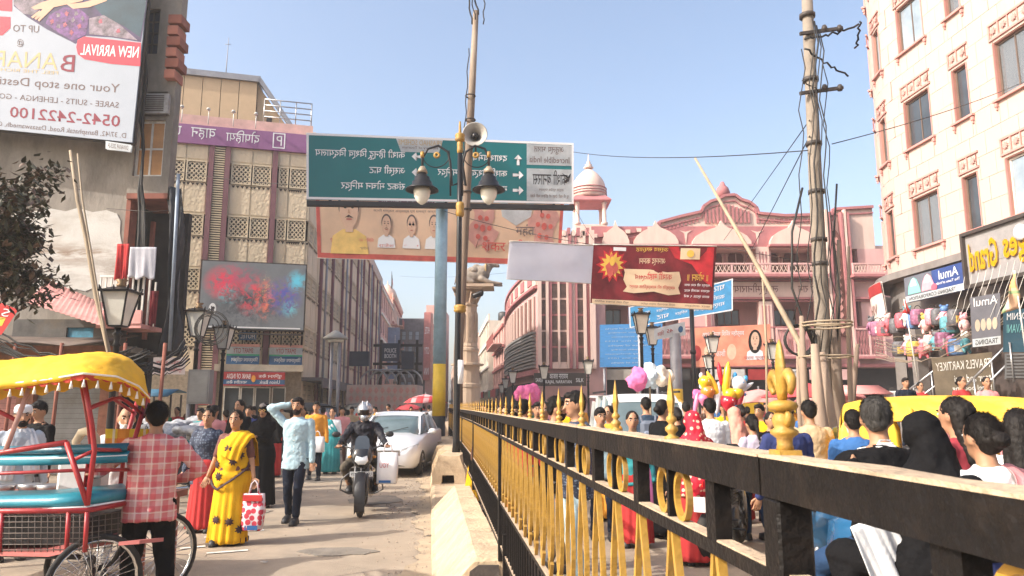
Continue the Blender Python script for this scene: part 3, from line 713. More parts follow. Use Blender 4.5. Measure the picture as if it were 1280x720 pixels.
# ground level: ledge, bank signs, glass front, stone infill
zl0, zl1 = B.z(465), B.z(457)
MB().box((B.x(271,460),-.9,zl0),(.05,-.10,zl1)).build('ledge', M('ledge', (.42,.36,.28), .85, dirt=.5), tB)
MB().box((-WB-4,-.05,0),(-.02,.02,zl0)).build('plinth_wall', M('plinth', (.28,.23,.17), .85, var=.3, vs=8), tB)
m_red = M('sign_red2', (.35,.03,.03), .6); m_blue = M('sign_blue', (.03,.10,.22), .6); m_sky = M('sign_pale', (.62,.66,.68), .6)
def boardsign(t, label_texts, fac, p0, q0, p1, q1, y, mat, depth=.06, name='signboard'):
 x0, x1 = fac.x(p0,(q0+q1)/2), fac.x(p1,(q0+q1)/2); z1, z0 = fac.z(q0), fac.z(q1)
 o = MB().box((x0,y-depth,z0),(x1,y,z1)).build(name, mat, t)
 S = Sheet(lambda u, v: V((x0+(x1-x0)*u, y-depth, z0+(z1-z0)*v)), t, front=V((0,-1,0))); return S
S = boardsign(tB, '', B, 280,466,357,483,-.95,m_blue); S.rect(0,.45,1,.98,m_red,lay=1); S.rect(0,0,1,.1,m_red,lay=1); S.text(dev('यूनियन बैंक'),.58,.5,.95,.85,m_wh); S.text('BANK OF INDIA',.08,.5,.45,.85,m_wh); S.text('Union Bank',.6,.14,.92,.4,m_wh); S.text(dev('भारतीय बैंक'),.08,.14,.4,.4,m_wh); S.oval(.5,.5,.035,.25,M('sign_orange',(.7,.3,.05),.6),lay=2)
for k, (a, c) in enumerate(((284,325),(337,378))):
 S = boardsign(tB, '', B, a,431,c,456,-.25,m_sky); S.rect(0,0,1,.42,m_blue); S.rect(0,.42,1,.50,M('sign_green',(.05,.35,.2),.6)); S.rect(0,.86,1,1,M('sign_pinkish',(.6,.3,.25),.6)); S.text(dev('विश्वनाथ पार्किंग'),.15,.07,.95,.36,m_wh); S.text('SMART CITY',.2,.56,.8,.8,m_red)
S = boardsign(tB, '', B, 299,416,321,426,-.2,m_blue); S.text('HOTEL',.1,.2,.9,.8,m_wh)
S = boardsign(tB, '', B, 196,450,236,470,-.9,M('sign_dusty',(.52,.45,.45),.7)); S.text(dev('प्रवेश शुल्क'),.1,.5,.9,.85,m_red); S.text(dev('दुपहिया पार्किंग'),.1,.1,.9,.4,m_red)
S = boardsign(tB, '', B, 218,401,236,430,-1.2,M('sign_dusty2',(.6,.52,.52),.7))
for a, c in ((280,300),(301,318),(319,338),(340,357)):
 window(tB, B.x(a,495), .1, B.x(c,495), B.z(484), 1, 1, m_framew, m_glassd, -.13, .04)
for k, (q0, q1) in enumerate(((492,505),)): S = boardsign(tB, '', B, 254,493,266,506,-1.3,m_red); S.text('ATM',.15,.3,.85,.75,m_wh)
# LED wall
tL = thing('led_screen', 'big LED advertising screen with red and blue picture on the car park front', 'screen', B.o, math.atan2(B.d.y, B.d.x))
x0, x1, z1, z0 = B.x(253,370), B.x(381,370), B.z(332), B.z(413)
MB().box((x0-.05,-.6,z0-.05),(x1+.05,-.25,z1+.05)).build('casing', m_frame, tL)
b = MB(); b.box((x0,-.9,z0-.25),(x1,-.6,z0-.2)); b.bar((x0+.5,-.7,z0-.2),(x0+.5,-.1,z0-.9),.05); b.bar((x1-.5,-.7,z0-.2),(x1-.5,-.1,z0-.9),.05); b.build('bracket', m_frame, tL)
S = Sheet(lambda u, v: V((x0+(x1-x0)*u, -.61, z0+(z1-z0)*v)), tL, lay=.003, front=V((0,-1,0)))
m_led = M('led_face', (.11,.115,.12), .5, var=.1, vs=2, bump=0); S.grid(2,2,m_led,'screen_face')
def em(n, c, e=.35): return M(n, c, .6, var=.5, vs=9, bump=0, emit=e)
def blot(S, u, v, ru, rv, mat, lay=2, k=5, sd=1, name='picture_shape'):
 rnd = random.Random(sd); ph = [rnd.uniform(0,6.3) for _ in range(3)]
 S.poly([(u+ru*math.cos(a)*(1+.28*math.sin(k*a+ph[0])+.12*math.sin(2*k*a+ph[1])), v+rv*math.sin(a)*(1+.28*math.sin((k-1)*a+ph[2]))) for a in [2*math.pi*i/30 for i in range(30)]], mat, name, lay, sub=1)
m_lr = em('led_red', (.5,.03,.05), .15); m_lp = em('led_pink', (.3,.07,.10), .12); m_lb = em('led_blue', (.05,.06,.2), .15); m_lc = em('led_cyan', (.1,.3,.38), .2); m_lk = em('led_black', (.02,.02,.03), 0); m_ly = em('led_yellow', (.5,.3,.15), .2); m_lt = em('led_teal', (.06,.15,.16), .12)
def glow(m, cx, cz, rx, rz, rgb, sc, w, lo=.42):
 vm = N_g.new('ShaderNodeMapping'); vm.inputs['Scale'].default_value = (1/rx,1,1/rz); vm.inputs['Location'].default_value = (-cx/rx,0,-cz/rz); L_g.new(pc(m), vm.inputs[0]); vm2 = N_g.new('ShaderNodeVectorMath'); vm2.operation = 'MULTIPLY'; vm2.inputs[1].default_value = (1,0,1); L_g.new(vm.outputs[0], vm2.inputs[0]); ln = N_g.new('ShaderNodeVectorMath'); ln.operation = 'LENGTH'; L_g.new(vm2.outputs[0], ln.inputs[0])
 f = node(m, 'ShaderNodeMapRange', ln.outputs['Value'], i1=.2, i2=1., i3=1, i4=0); n_ = node(m, 'ShaderNodeTexNoise', pc(m)); n_.inputs['Scale'].default_value = sc; n_.inputs['Detail'].default_value = 7; n_.inputs['Roughness'].default_value = .75; n_.inputs['Distortion'].default_value = .6; q_ = node(m, 'ShaderNodeMapRange', n_.outputs[0], i1=lo, i2=lo+.12, i3=0, i4=w); mm = N_g.new('ShaderNodeMath'); mm.operation = 'MULTIPLY'; L_g.new(f.outputs[0], mm.inputs[0]); L_g.new(q_.outputs[0], mm.inputs[1]); overlay(m, mm.outputs[0], rgb)
N_g, L_g = nt(m_led); Wd, Hd = x1-x0, z1-z0
for u, v, ru, rv, c, sc, w, lo in ((.45,.4,.42,.5,(.03,.03,.035),2.2,.9,.42),(.5,.3,.5,.3,(.02,.02,.03),4,.8,.5),(.22,.68,.22,.3,(.55,.02,.05),2.4,1,.40),(.35,.75,.3,.28,(.30,.05,.09),3.1,.8,.46),(.5,.5,.2,.35,(.5,.04,.06),3.7,1,.46),(.62,.45,.13,.4,(.55,.12,.06),4.6,.9,.47),(.8,.5,.2,.35,(.05,.06,.26),3,.9,.42),(.8,.55,.22,.3,(.20,.04,.16),7,.7,.5),(.92,.75,.12,.2,(.08,.35,.45),3,1,.40),(.86,.32,.1,.16,(.10,.30,.33),5,1,.44),(.25,.5,.14,.2,(.08,.25,.27),5,.9,.48),(.62,.6,.08,.3,(.6,.4,.15),9,1,.54)): glow(m_led, x0+Wd*u, z0+Hd*v, Wd*ru, Hd*rv, c, sc, w, lo)
bs_ = basecol(m_led)[0]; L_g.new(bs_, N_g['Principled BSDF'].inputs['Emission Color']); N_g['Principled BSDF'].inputs['Emission Strength'].default_value = .35
S.oval(.12,.28,.035,.09,m_wh,lay=2); blot(S,.12,.28,.018,.05,m_lk,3,4,2)
S.rect(.03,.01,.97,.03,m_wh,lay=4); S.text('LIVE STUDIO',.85,.9,.98,.96,m_wh,lay=4)
# side of the car park along the street
Bs = Fac(bR, (-.095, 1)); tBs = tB
LB = 40
tS = Bs.th('car_park_wing', 'long street side of the beige car park with purple pilasters', 'building')
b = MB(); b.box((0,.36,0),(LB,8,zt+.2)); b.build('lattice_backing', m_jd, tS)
b = MB()
for k in range(6): b.box((.01,.03,zj0-k*2.4+.95),(LB,.34,(zj0-k*2.4+2.38) if k else zt))
b.build('floor_bands', m_beige2, tS)
cols = []; x = .15
while x < LB-1: cols.append((x, x+1.25)); cols.append((x+1.25, x+2.5)); x += 2.75
lattice_facade(tS, 0, 0, 0, 5, cols, True, zj0)
x = 3.6; k = 0
while x < LB:
 MB().box((x-.16,-.12,0),(x-.03,.02,zt)).build('pilaster', m_purple, tS); MB().box((x+.05,-.12,0),(x+.18,.02,zt)).build('pilaster', m_purple, tS)
 if k % 2 == 0: MB().tube([(x+.45,-.25,0),(x+.45,-.25,zt)], .06, 8).build('drain_pipe', m_grey, tS)
 x += 3.95; k += 1
b = MB(); b.box((-.02,-.14,zt+.0),(LB,.34,zt+.9)); b.build('name_band', M('band_beige', (.5,.38,.3), .8), tS)
b = MB(); b.box((0,-.9,2.7),(LB,.02,2.85)); b.box((0,-.9,2.4),(LB,-.85,2.7)); b.build('canopy', M('canopy_dark', (.1,.1,.11), .6), tS)
# ---------------------------------------------------------------- generic street block used for the houses further off
m_lv = M('louvre_grey', (.22,.21,.20), .7)
def block(fac, label, L_, H, wm, tm, n_st=4, bay=3.0, dome=False, signs=None, seed=1, balcony=True, group=None, depth=8, base=3.2, win=(1.3,1.6)):
 rnd = random.Random(seed); t = fac.th('town_house', label, 'building', group)
 sth = (H-base)/n_st; holes = []; nb = max(1, int(L_/bay)); bw = L_/nb
 for s_ in range(n_st):
  for i in range(nb):
   cx = bw*(i+.5); z0 = base+s_*sth+sth*.25
   holes.append((cx-win[0]/2, z0, cx+win[0]/2, z0+min(win[1], sth*.62)))
 b = MB(); wall(b, 0, L_, base, H, holes, 0, .3); b.box((0,.3,H-.3),(L_,depth,H-.001)); b.box((0,.31,0),(.25,depth,H-.3)); b.box((L_-.25,.31,0),(L_,depth,H-.3)); b.box((.25,depth-.2,0),(L_-.25,depth,H-.3)); b.build('wall', wm, t)
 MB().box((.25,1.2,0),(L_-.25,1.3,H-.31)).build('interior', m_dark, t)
 for h in holes: window(t, *h, nx=2, nz=rnd.choice((1,2)), fm=rnd.choice((m_frame, m_framew, tm)), gm=rnd.choice((m_glassd, m_glassb)), fw=.07)
 for s_ in range(n_st+1):
  MB().box((-.05,-.16,base+s_*sth-.12),(L_+.05,-.002,base+s_*sth+.1)).build('string_course', tm, t)
 if balcony:
  for s_ in range(1 if n_st > 1 else 0, n_st):
   if rnd.random() < .75:
    a = rnd.randint(0, max(0, nb-2))*bw; c = min(L_, a+bw*rnd.randint(1, 3)); z0 = base+s_*sth
    b = MB(); b.box((a+.1,-.95,z0+.1),(c-.1,-.17,z0+.2)); b.build('balcony', wm, t)
    b = MB(); x = a+.12
    while x < c-.1: b.box((x,-.95,z0+.2),(x+.03,-.92,z0+1.05)); x += .2
    b.box((a+.1,-.96,z0+1.05),(c-.1,-.9,z0+1.1)); b.build('balcony_railing', tm, t)
 # shops
 x = 0; k = 0
 while x < L_-1:
  w = min(rnd.uniform(2.6,4), L_-x); c = rnd.choice(((.35,.04,.04),(.04,.12,.3),(.55,.42,.1),(.05,.05,.05),(.1,.3,.2),(.5,.5,.48)))
  MB().box((x+.05,-.5,base-.75),(x+w-.05,-.42,base-.12)).build('shop_sign', M('shop%.2f%.2f' % c[:2], c, .6, dirt=.4), t)
  MB().box((x+.1,.2,0),(x+w-.1,.25,base-.75)).build('shop_front', m_dark if rnd.random() < .5 else M('shutter_grey2', (.2,.2,.2), .5, .3, dirt=.5), t)
  MB().box((x-.1,-.05,0),(x+.1,.3,base-.13)).build('pier', wm, t); x += w
 # roof clutter
 b = MB(); b.box((0,-.02,H),(L_,.13,H+.7)); b.build('parapet', wm, t)
 if L_ > 5:
  b = MB(); cx = rnd.uniform(1.5, L_-1.5); b.lathe([(.6,H+.3),(.6,H+1.4),(.45,H+1.55),(.2,H+1.6)], (cx,2,0), 14); b.build('water_tank', M('tank_black', (.03,.03,.03), .5), t)
 return t
m_p1 = M('wall_pink', (.60,.34,.29), .85, dirt=.5, vs=1, dirtc=(.35,.22,.19)); m_p2 = M('wall_salmon', (.66,.45,.36), .85, dirt=.4, vs=1, dirtc=(.38,.27,.22)); m_p3 = M('wall_cream', (.62,.55,.44), .85, dirt=.5, vs=1, dirtc=(.36,.30,.25)); m_p4 = M('wall_grey', (.36,.34,.31), .85, dirt=.5, vs=1); m_t1 = M('trim_red', (.42,.15,.13), .8); m_t2 = M('trim_white', (.7,.66,.6), .8); m_gd = M('wall_dark', (.13,.12,.125), .7, var=.3)
def along(o, L_): return (o[0]-.095*L_/1.0045, o[1]+L_/1.0045)
o1 = along((bR.x, bR.y), LB+.3)
t = block(Fac(o1, (-.095,1)), 'pink house with long balconies next to the car park wing', 17, 13.2, m_p1, m_t2, 4, 2.8, seed=3)
Fc = Fac(o1, (-.095,1))
b = MB(); b.box((2,-.6,8.2),(2.4,-.05,11.6)); 
MB().box((9,-1.4,4.5),(9.12,-.1,10.2)).build('hanging_sign', M('vertical_blue', (.18,.24,.34), .6), t)
o2 = along(o1, 17.3)
t = block(Fac(o2, (-.095,1)), 'pink house with scalloped domed roof line and small flags', 19, 14.6, m_p2, m_t1, 4, 2.6, seed=5)
for k in range(6): MB().lathe([(1.1,14.6),(1.25,15.1),(1.0,15.8),(.5,16.3),(.08,16.6),(.03,17.1)], (1.6+k*3.1,.8,0), 14).build('dome', m_p2, t)
for k, c in enumerate(((.02,.15,.02),(.5,.05,.3),(.6,.3,.02))):
 b = MB(); b.tube([(1.0+k*.8,.3,15.3),(1.2+k*.8,.3,18.2-k*.3)], .04, 5); b.build('flag_pole', m_frame, t); b = MB(); b.add([(1.0+k*.8,.3,17+.2),(1.9+k*.8,.2,16.6),(1.2+k*.8,.3,18.1-k*.3)], [(0,1,2),(2,1,0)]); b.build('flag', M('flag%d' % k, c, .8), t)
o3 = along(o2, 19.3)
# building D: dark glazed front facing the camera with a red vertical sign
D = Fac((X(517,100,420), 100), (1, 0))
t = D.th('dark_office_building', 'dark fronted office building with a tall red vertical sign', 'building')
w1, w2 = D.x(538,420), D.x(549,420)
zD = D.z(398)
MB().box((-2,0,0),(w1*.72,12,zD)).build('dark_front', m_gd, t); MB().box((w1*.72+.01,-.05,0),(w2+.3,12,zD+1.8)).build('pink_wing', m_p1, t)
S = Sheet(lambda u, v: V((w1*.62+(w1*.4)*u, -.35, 5+(zD-4.2)*v)), t, lay=.02, front=V((0,-1,0))); MB().box((w1*.62,-.34,5),(w1*1.02,-.06,zD+.8)).build('vertical_sign', m_t1, t)
for k, ch in enumerate(('HOTEL', 'CITY', 'INN')): S.text(ch,.15,.68-k*.3,.85,.78-k*.3,m_wh)
for i in range(6):
 for j in range(3):
  if i < 5: window(t, -1.6+j*.9, 3.6+i*1.7, -1.0+j*.9, 4.8+i*1.7, 1, 2, m_frame, m_glassb, -.12, .06)
for i in range(5): window(t, w1*1.1+.15, 3.8+i*2.2, w2-.1, 5.2+i*2.2, 2, 1, m_t2, m_glassd, -.16, .06)
of = (-14.8, 112)
for k in range(6):
 L_ = 13+k*4; block(Fac(of, (-.095,1)), ['far salmon house beyond the dark office', 'far cream house beyond the salmon one', 'far pink house in the hazy street', 'far grey house in the hazy street', 'pale house near the end of the hazy street, left side', 'last pale house at the left end of the street'][k], L_, 13-k*.4, (m_p2,m_p3,m_p1,m_p4,m_p3,m_p2)[k], (m_t1,m_t2)[k%2], 3, 3, seed=20+k, balcony=k < 3)
 of = along(of, L_+.3); of = (of[0]+.6, of[1])
# right side of the far street
orr = (-.7, 64)
rs = []
for k in range(6):
 L_ = 13+k*5; o_ = along(orr, L_); d = (.095, -1)
 block(Fac((o_[0], o_[1]), d), ['tall narrow pink house beyond the rounded corner', 'cream house further down on the right of the street', 'hazy salmon house on the right of the street', 'hazy grey house on the right of the street', 'pale hazy house near the street end, right side', 'last house on the right end of the street'][k], L_, (8.6,10.5,11,10,12,11)[k], (m_p1,m_p3,m_p2,m_p4,m_p3,m_p2)[k], (m_t1,m_t2)[k%2], 3, 3, seed=40+k, balcony=k < 3)
 orr = along(orr, L_+.4); orr = (orr[0]-.5, orr[1])
for k, (px, w, h, yy) in enumerate(((606,16,16,330),(590,12,20,350),(622,14,12,300),(634,12,14,360))):
 f = Fac((X(px,yy,480)-w/2, yy), (1,0)); block(f, ['wide pale house closing the far end of the street', 'tallest pale block closing the end of the street', 'low pale house at the end of the street', 'distant pale block behind the right hand houses'][k], w, h, (m_p3,m_p4,m_p2,m_p3)[k], m_t2, 4, 3, seed=60+k, balcony=False)
# ---------------------------------------------------------------- right: cream tiled hotel with the rounded corner
HR = 4.0; HC = V((16.9, 24, 0)); HD = V((.08, -1, 0)).normalized(); HN = V((HD.y, -HD.x, 0))   # outward (-x)
ARC = HR*math.pi/2
def hp(s, off=0, z=0):
 if s < ARC:
  a = math.pi/2+s/HR; return HC+V((math.cos(a)*(HR+off), math.sin(a)*(HR+off), z))
 return V((12.9, 24, 0))+HD*(s-ARC)+HN*off+V((0, 0, z))
def hT(s):
 e = .01; t = (hp(s+e)-hp(s-e)).normalized(); return Matrix.Translation(hp(s)) @ Matrix.Rotation(math.atan2(t.y, t.x), 4, 'Z')
HB, HT, HL = 5.92, 17.6, 26.0
m_tile = M('tile_cream', (.51,.385,.335), .6, var=.07, vs=3, bump=.08, bs=20, dirt=.5, dirtc=(.50,.35,.28), stretch=(1,1,.25))
m_joint = M('tile_joint', (.40,.20,.16), .85, var=.1)
m_orn = M('ornament_red', (.52,.25,.22), .7, var=.1)
tH = thing('tiled_hotel', 'cream tiled hotel with rounded corner and red window ornaments at the right', 'hotel', (0,0,0))
HW = []   # (s, half width, z0, z1)
for row in range(4):
 z0 = 6.58+3.3*row
 for k in range(-3, 9):
  s = ARC+1.45+2.05*k; big = k % 2 == 0
  if s > .5: HW.append((s, .64 if big else .31, z0, z0+1.6, big, k, row))
def slab(b, s0, s1, z0, z1, o0, o1, mi=0):
 n = max(1, int((s1-s0)/.3)) if s0 < ARC else 1
 b.rings([[hp(s, o0, z0), hp(s, o0, z1), hp(s, o1, z1), hp(s, o1, z0)] for s in [s0+(s1-s0)*i/n for i in range(n+1)]], mi, False)
b = MB(); cuts = sorted({0, HL, ARC, *[w[0]+e*w[1] for w in HW for e in (-1, 1)]}); 
for a, c in zip(cuts, cuts[1:]):
 m_ = (a+c)/2; hs = sorted([(w[2], w[3]) for w in HW if abs(m_-w[0]) < w[1]]); z = HB
 for h0, h1 in hs: slab(b, a, c, z, h0, -.35, -.02); z = h1
 slab(b, a, c, z, HT, -.35, -.02)
b.build('wall', m_joint, tH)
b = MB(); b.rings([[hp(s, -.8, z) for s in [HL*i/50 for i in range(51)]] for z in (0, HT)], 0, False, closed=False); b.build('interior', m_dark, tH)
b = MB(); b.add([hp(s, -.36, HT-.05) for s in [HL*i/20 for i in range(21)]]+[V((26,-3,HT-.05)), V((26,28,HT-.05))], [tuple(range(23))]); b.build('roof', m_joint, tH)
tiles = []; CW, CH = .62, .66; nrow = int((HT-HB)/CH); ncol = int(HL/CW)
for r_ in range(nrow):
 for c_ in range(-1, ncol):
  a = c_*CW+(CW/2 if r_ % 2 else 0); c = a+CW; a = max(a, 0); z0 = HB+r_*CH; z1 = z0+CH
  if c-a < .1: continue
  rects = [(a, c, z0, z1)]
  for w in HW:
   h = (w[0]-w[1]-.02, w[0]+w[1]+.02, w[2]-.02, w[3]+.02); nr = []
   for q in rects:
    if q[0] >= h[1] or q[1] <= h[0] or q[2] >= h[3] or q[3] <= h[2]: nr.append(q); continue
    if q[0] < h[0]: nr.append((q[0], h[0], q[2], q[3]))
    if q[1] > h[1]: nr.append((h[1], q[1], q[2], q[3]))
    a_, c2 = max(q[0], h[0]), min(q[1], h[1])
    if q[2] < h[2]: nr.append((a_, c2, q[2], h[2]))
    if q[3] > h[3]: nr.append((a_, c2, h[3], q[3]))
   rects = nr
  tiles += [q for q in rects if q[1]-q[0] > .07 and q[3]-q[2] > .07]
def tkey(q): 
 p = hp((q[0]+q[1])/2, 0, (q[2]+q[3])/2); vis = p.x/p.y < .72 and p.x > 0 and p.y > 3 and (p.z-CAMZ)/p.y < .62
 return (0 if vis else 1, p.y)
tiles.sort(key=tkey); tc_ = {}; rest = MB()
for i, q in enumerate(tiles):
 w, h = round(q[1]-q[0], 3), round(q[3]-q[2], 3)
 if i < 292:
  if (w, h) not in tc_: tc_[(w, h)] = MB().box((-w/2+.006,-.0,-h/2+.006),(w/2-.006,.025,h/2-.006)).mesh('tile', m_tile)
  s_ = (q[0]+q[1])/2; o = link('tile', tc_[(w, h)], tH)
  o.matrix_local = hT(s_) @ Matrix.Translation((random.uniform(-.001,.001), random.uniform(-.003,.003)-.006, (q[2]+q[3])/2))
 else: slab(rest, q[0]+.006, q[1]-.006, q[2]+.006, q[3]-.006, -.019, .006)
tag(rest.build('tile_field', m_tile, tH), kind='stuff')
# windows and their ornaments
def flower(b, cx, cz, r, y=-.052):
 pts = []
 for k in range(16):
  a = k*math.pi/8; q = r*(1 if k % 2 == 0 else .5); pts.append((cx+q*math.cos(a), cz+q*math.sin(a)))
 b.prism(pts, 'y', y, y+.012)
m_fr2 = M('frame_brown', (.13,.09,.07), .6)
for s, hw, z0, z1, big, k, row in HW:
 T = hT(s); bx = MB()
 frames = m_framew if (big and k == 2 and row == 0) else m_fr2
 b = MB(); w = hw; f = .06; y = .10
 b.box((-w,y,z0),(-w+f,y+.07,z1)); b.box((w-f,y,z0),(w,y+.07,z1)); b.box((-w+f,y,z0),(w-f,y+.07,z0+f)); b.box((-w+f,y,z1-f),(w-f,y+.07,z1))
 if big: b.box((-.02,y+.01,z0+f),(.02,y+.06,z1-f))
 o = b.build('window', frames, tH); o.matrix_local = T
 g = MB().box((-w+f,y+.03,z0+f),(w-f,y+.035,z1-f)).build('pane', (m_glassb if row >= 2 or (big and k == 2) else m_glassd) if (k+row) % 3 else clearglass('glass_clear', (.2,.22,.24), .55), o)
 if (k+row) % 3 == 0 or (k == 0 and row == 1):
  b = MB(); n = 26; b.rings([[(-w+f+(2*w-2*f)*i/n, y+.12+.02*math.sin(i*2.3), zz) for i in range(n+1)] for zz in (z0+f, z1-f)], 0, True, closed=False); b.build('curtain', m_curt, o)
 b = MB(); e = .038
 b.box((-w-e,-.03,z0),(-w-.002,.05,z1)); b.box((w+.002,-.03,z0),(w+e,.05,z1))
 b.box((-w-.16,-.10,z0-.065),(w+.16,.02,z0-.003))
 for sx in (-1, 1): b.box((sx*(w+.08)-.05,-.07,z0-.20),(sx*(w+.08)+.05,.0,z0-.092)); b.box((sx*(w+.08)-.025,-.05,z0-.29),(sx*(w+.08)+.025,.0,z0-.202))
 za = z1+.10; b.box((-w-.12,-.05,za),(w+.12,.0,za+.06)); b.box((-w-.12,-.05,za+.44),(w+.12,.0,za+.50))
 nf = 4 if big else 2
 for i in range(nf+1): b.box((-w-.12+(2*w+.16)*i/nf,-.045,za+.062),(-w-.06+(2*w+.10)*i/nf,.0,za+.438))
 for i in range(nf): flower(b, -w-.12+(2*w+.24)*(i+.5)/nf, za+.25, .12)
 o = b.build('window_surround', m_orn, tH); o.matrix_local = T
# cornice, signs, shop front under the tiles
m_corn = M('cornice_grey', (.20,.18,.17), .7, dirt=.4)
b = MB(); slab(b, 0, ARC, HB-.22, HB-.001, -.3, .45); slab(b, ARC, HL, HB-.22, HB-.001, -.3, .45); b.build('cornice', m_corn, tH)
b = MB(); slab(b, 0, ARC, 4.4, HB-.225, -.3, -.02); slab(b, ARC, HL, 4.4, HB-.225, -.3, -.02); b.build('fascia_wall', m_corn, tH)
HS = Fac((12.9, 24), (HD.x, HD.y))
t = thing('curved_signboard', 'curved white and red shop signboard following the rounded hotel corner', 'signboard', (0,0,0))
S = Sheet(lambda u, v: hp(.6+5.5*u, .55+.12*v, 4.35+1.35*v-.0*u), t, lay=.008); S.front = V((-1,-.5,0)); S.grid(24, 3, M('sign_cream', (.66,.58,.54), .6, dirt=.4), 'panel', .05)
S.rect(.0,.72,1,.99,m_red,lay=1,n=20); S.text('VIHAR',.62,.25,.9,.5,M('letter_brown',(.25,.1,.08),.7)); S.text('SHREE',.2,.25,.5,.5,M('letter_brown',(.25,.1,.08),.7))
def signthing(label, p0, q0, p1, q1, fac, y, mat, cat='signboard', depth=.1, name='signboard', frame=None):
 t = fac.th(name, label, cat); S = boardsign(t, '', fac, p0, q0, p1, q1, y, mat, depth, 'panel')
 if frame:
  x0, x1 = fac.x(p0,(q0+q1)/2), fac.x(p1,(q0+q1)/2); z1, z0 = fac.z(q0), fac.z(q1); f = .05
 return t, S
def hxz(px, py, dep): return HS.hit(px, py, -dep)
def hquad(label, tl, br, dep, mat, name='signboard', thick=.12):
 x0, z1 = hxz(*tl, dep); x1, z0 = hxz(*br, dep); t = HS.th(name, label, 'signboard')
 MB().box((x0,-dep,z0),(x1,-dep+thick,z1)).build('panel', mat, t)
 return t, Sheet(lambda u, v: V((x0+(x1-x0)*u, -dep, z0+(z1-z0)*v)), t, lay=.006, front=V((0,-1,0))), (x0, x1, z0, z1)
m_navy = M('sign_navy', (.03,.06,.2), .5)
t, S, q = hquad('blue ice cream signboard with two cones above the hanging toys', (1130,348), (1206,362), .6, m_navy)
S.rect(0,0,1,.24,m_sky); S.rect(0,.24,.5,1,M('sign_grey',(.12,.13,.16),.6)); S.text('TRADING CORPORATION',.08,.04,.88,.18,m_dark,lay=3); S.text('Amul',.62,.58,.93,.92,m_wh); S.text('The Taste of India',.56,.40,.95,.50,m_wh)
for u, c in ((.17,M('icecream_green',(.2,.6,.5),.6)),(.42,M('icecream_pink',(.75,.3,.35),.6))):
 S.poly([(u-.11,.3),(u-.09,.62),(u-.04,.85),(u+.01,.93),(u+.06,.83),(u+.10,.58),(u+.12,.3)], c, 'picture_shape', 2, sub=2); S.poly([(u-.06,.6),(u-.02,.84),(u+.01,.9),(u+.04,.8),(u+.06,.6)], m_wh, 'picture_shape', 3, sub=1)
S.oval(.53,.36,.05,.12,M('icecream_red',(.7,.1,.15),.6),lay=3)
t, S, q = hquad('black framed signboard with big yellow letters at the right edge', (1206,296), (1292,312), .75, M('sign_warm', (.26,.25,.25), .6))
x0, x1, z0, z1 = q; z0 -= .1
b = MB(); f = .09; b.box((x0-f,-.85,z1),(x1+6,-.6,z1+f)); b.box((x0-f,-.85,z0-.5),(x0,-.6,z1)); b.box((x0,-.85,z0-.5),(x1+6,-.6,z0-.4)); b.build('frame', m_frame, t)
MB().box((x1+.001,-.75,z0),(x1+6,-.63,z1)).build('panel', M('sign_warm', (.5,.5,.5)), t); MB().box((x0,-.74,z0-.4),(x1+6,-.62,z0+.099)).build('panel', M('sign_warm', (.5,.5,.5)), t)
m_yel = M('letter_yellow', (.80,.47,.01), .5, var=0, bump=0)
def yl(s_, a, c, lo, hi, x0=x0, x1=x1, z0=z0, z1=z1): text(t, s_, lambda u, v: V((x0+(x1-x0)*(a+(c-a)*u), -.80, z0-.3+(z1-z0+.3)*(lo+(hi-lo)*v))), m_yel, 'lettering', True, .025, .08)
yl('Grand', .06, .52, .18, .80); yl('Ganges', .60, 1.35, .12, .86)
MB().lathe([(.0,-.02),(.2,0),(.2,.06),(.0,.08)], n=24, T=Matrix.Translation((HS.hit(1273,290,-.9)[0],-.82,HS.hit(1273,290,-.9)[1])) @ Matrix.Rotation(R(90),4,'X')).build('round_lamp', m_wh, t)
# open shop level: piers, back wall, floor slab of the raised shops
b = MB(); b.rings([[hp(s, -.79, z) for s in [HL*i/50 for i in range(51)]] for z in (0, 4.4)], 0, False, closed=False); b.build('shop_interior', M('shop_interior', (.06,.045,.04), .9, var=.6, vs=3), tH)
for px in (1248,):
 x0, _ = HS.hit(px-5, 420, -.5); x1, _ = HS.hit(px+5, 420, -.5); MB().box((x0,-.5,0),(x1,-.15,5.6)).build('pier', m_framew, tH)
for s in (1, 3.6, ARC+.3): MB().box((-.15,-.05,0),(.15,.3,4.4)).build('pier', m_corn, tH).matrix_local = hT(s)
slabm = M('slab_dark', (.12,.10,.09), .9)
b = MB(); x0, _ = HS.hit(1120, 480, -1.4); b.box((x0,-1.6,0),(HL-ARC,-.36,1.25)); b.build('shop_plinth', slabm, tH)
# steps with steel handrails
tS2 = HS.th('entrance_steps', 'dark stone steps with steel handrails rising to the raised shops', 'steps')
xs0 = HS.hit(1236, 480, -3.2)[0]; xs1 = xs0+3.6
for k in range(8): MB().box((xs0,-1.6-(8-k)*.28,0),(xs1,-1.6-(7-k)*.28-.003,.155*(k+1))).build('step', M('step_stone', (.10,.095,.09), .6), tS2)
for xx in (xs0+.1, xs0+1.9, xs1):
 b = MB()
 for h in (.5, .95): b.tube([(xx,-3.85,.1+h),(xx,-1.6,1.25+h),(xx,-.9,1.25+h)], .025, 6)
 for yy, zz in ((-3.8,.1),(-2.7,.7),(-1.6,1.25)): b.tube([(xx,yy,zz),(xx,yy,zz+.95)], .025, 6)
 b.build('handrail', m_steel, tS2)
def rail(label, a, c, h=.9, drop=3):
 b = MB(); a, c = V(a), V(c)
 for k in (1, .55): b.tube([a+V((0,0,h*k)), c+V((0,0,h*k))], .028, 6)
 for i in range(drop+1): p = a.lerp(c, i/drop); b.tube([p, p+V((0,0,h))], .022, 6)
 return tag(b.build('handrail', m_steel), label, 'handrail', 'steel handrails by the hotel shops')
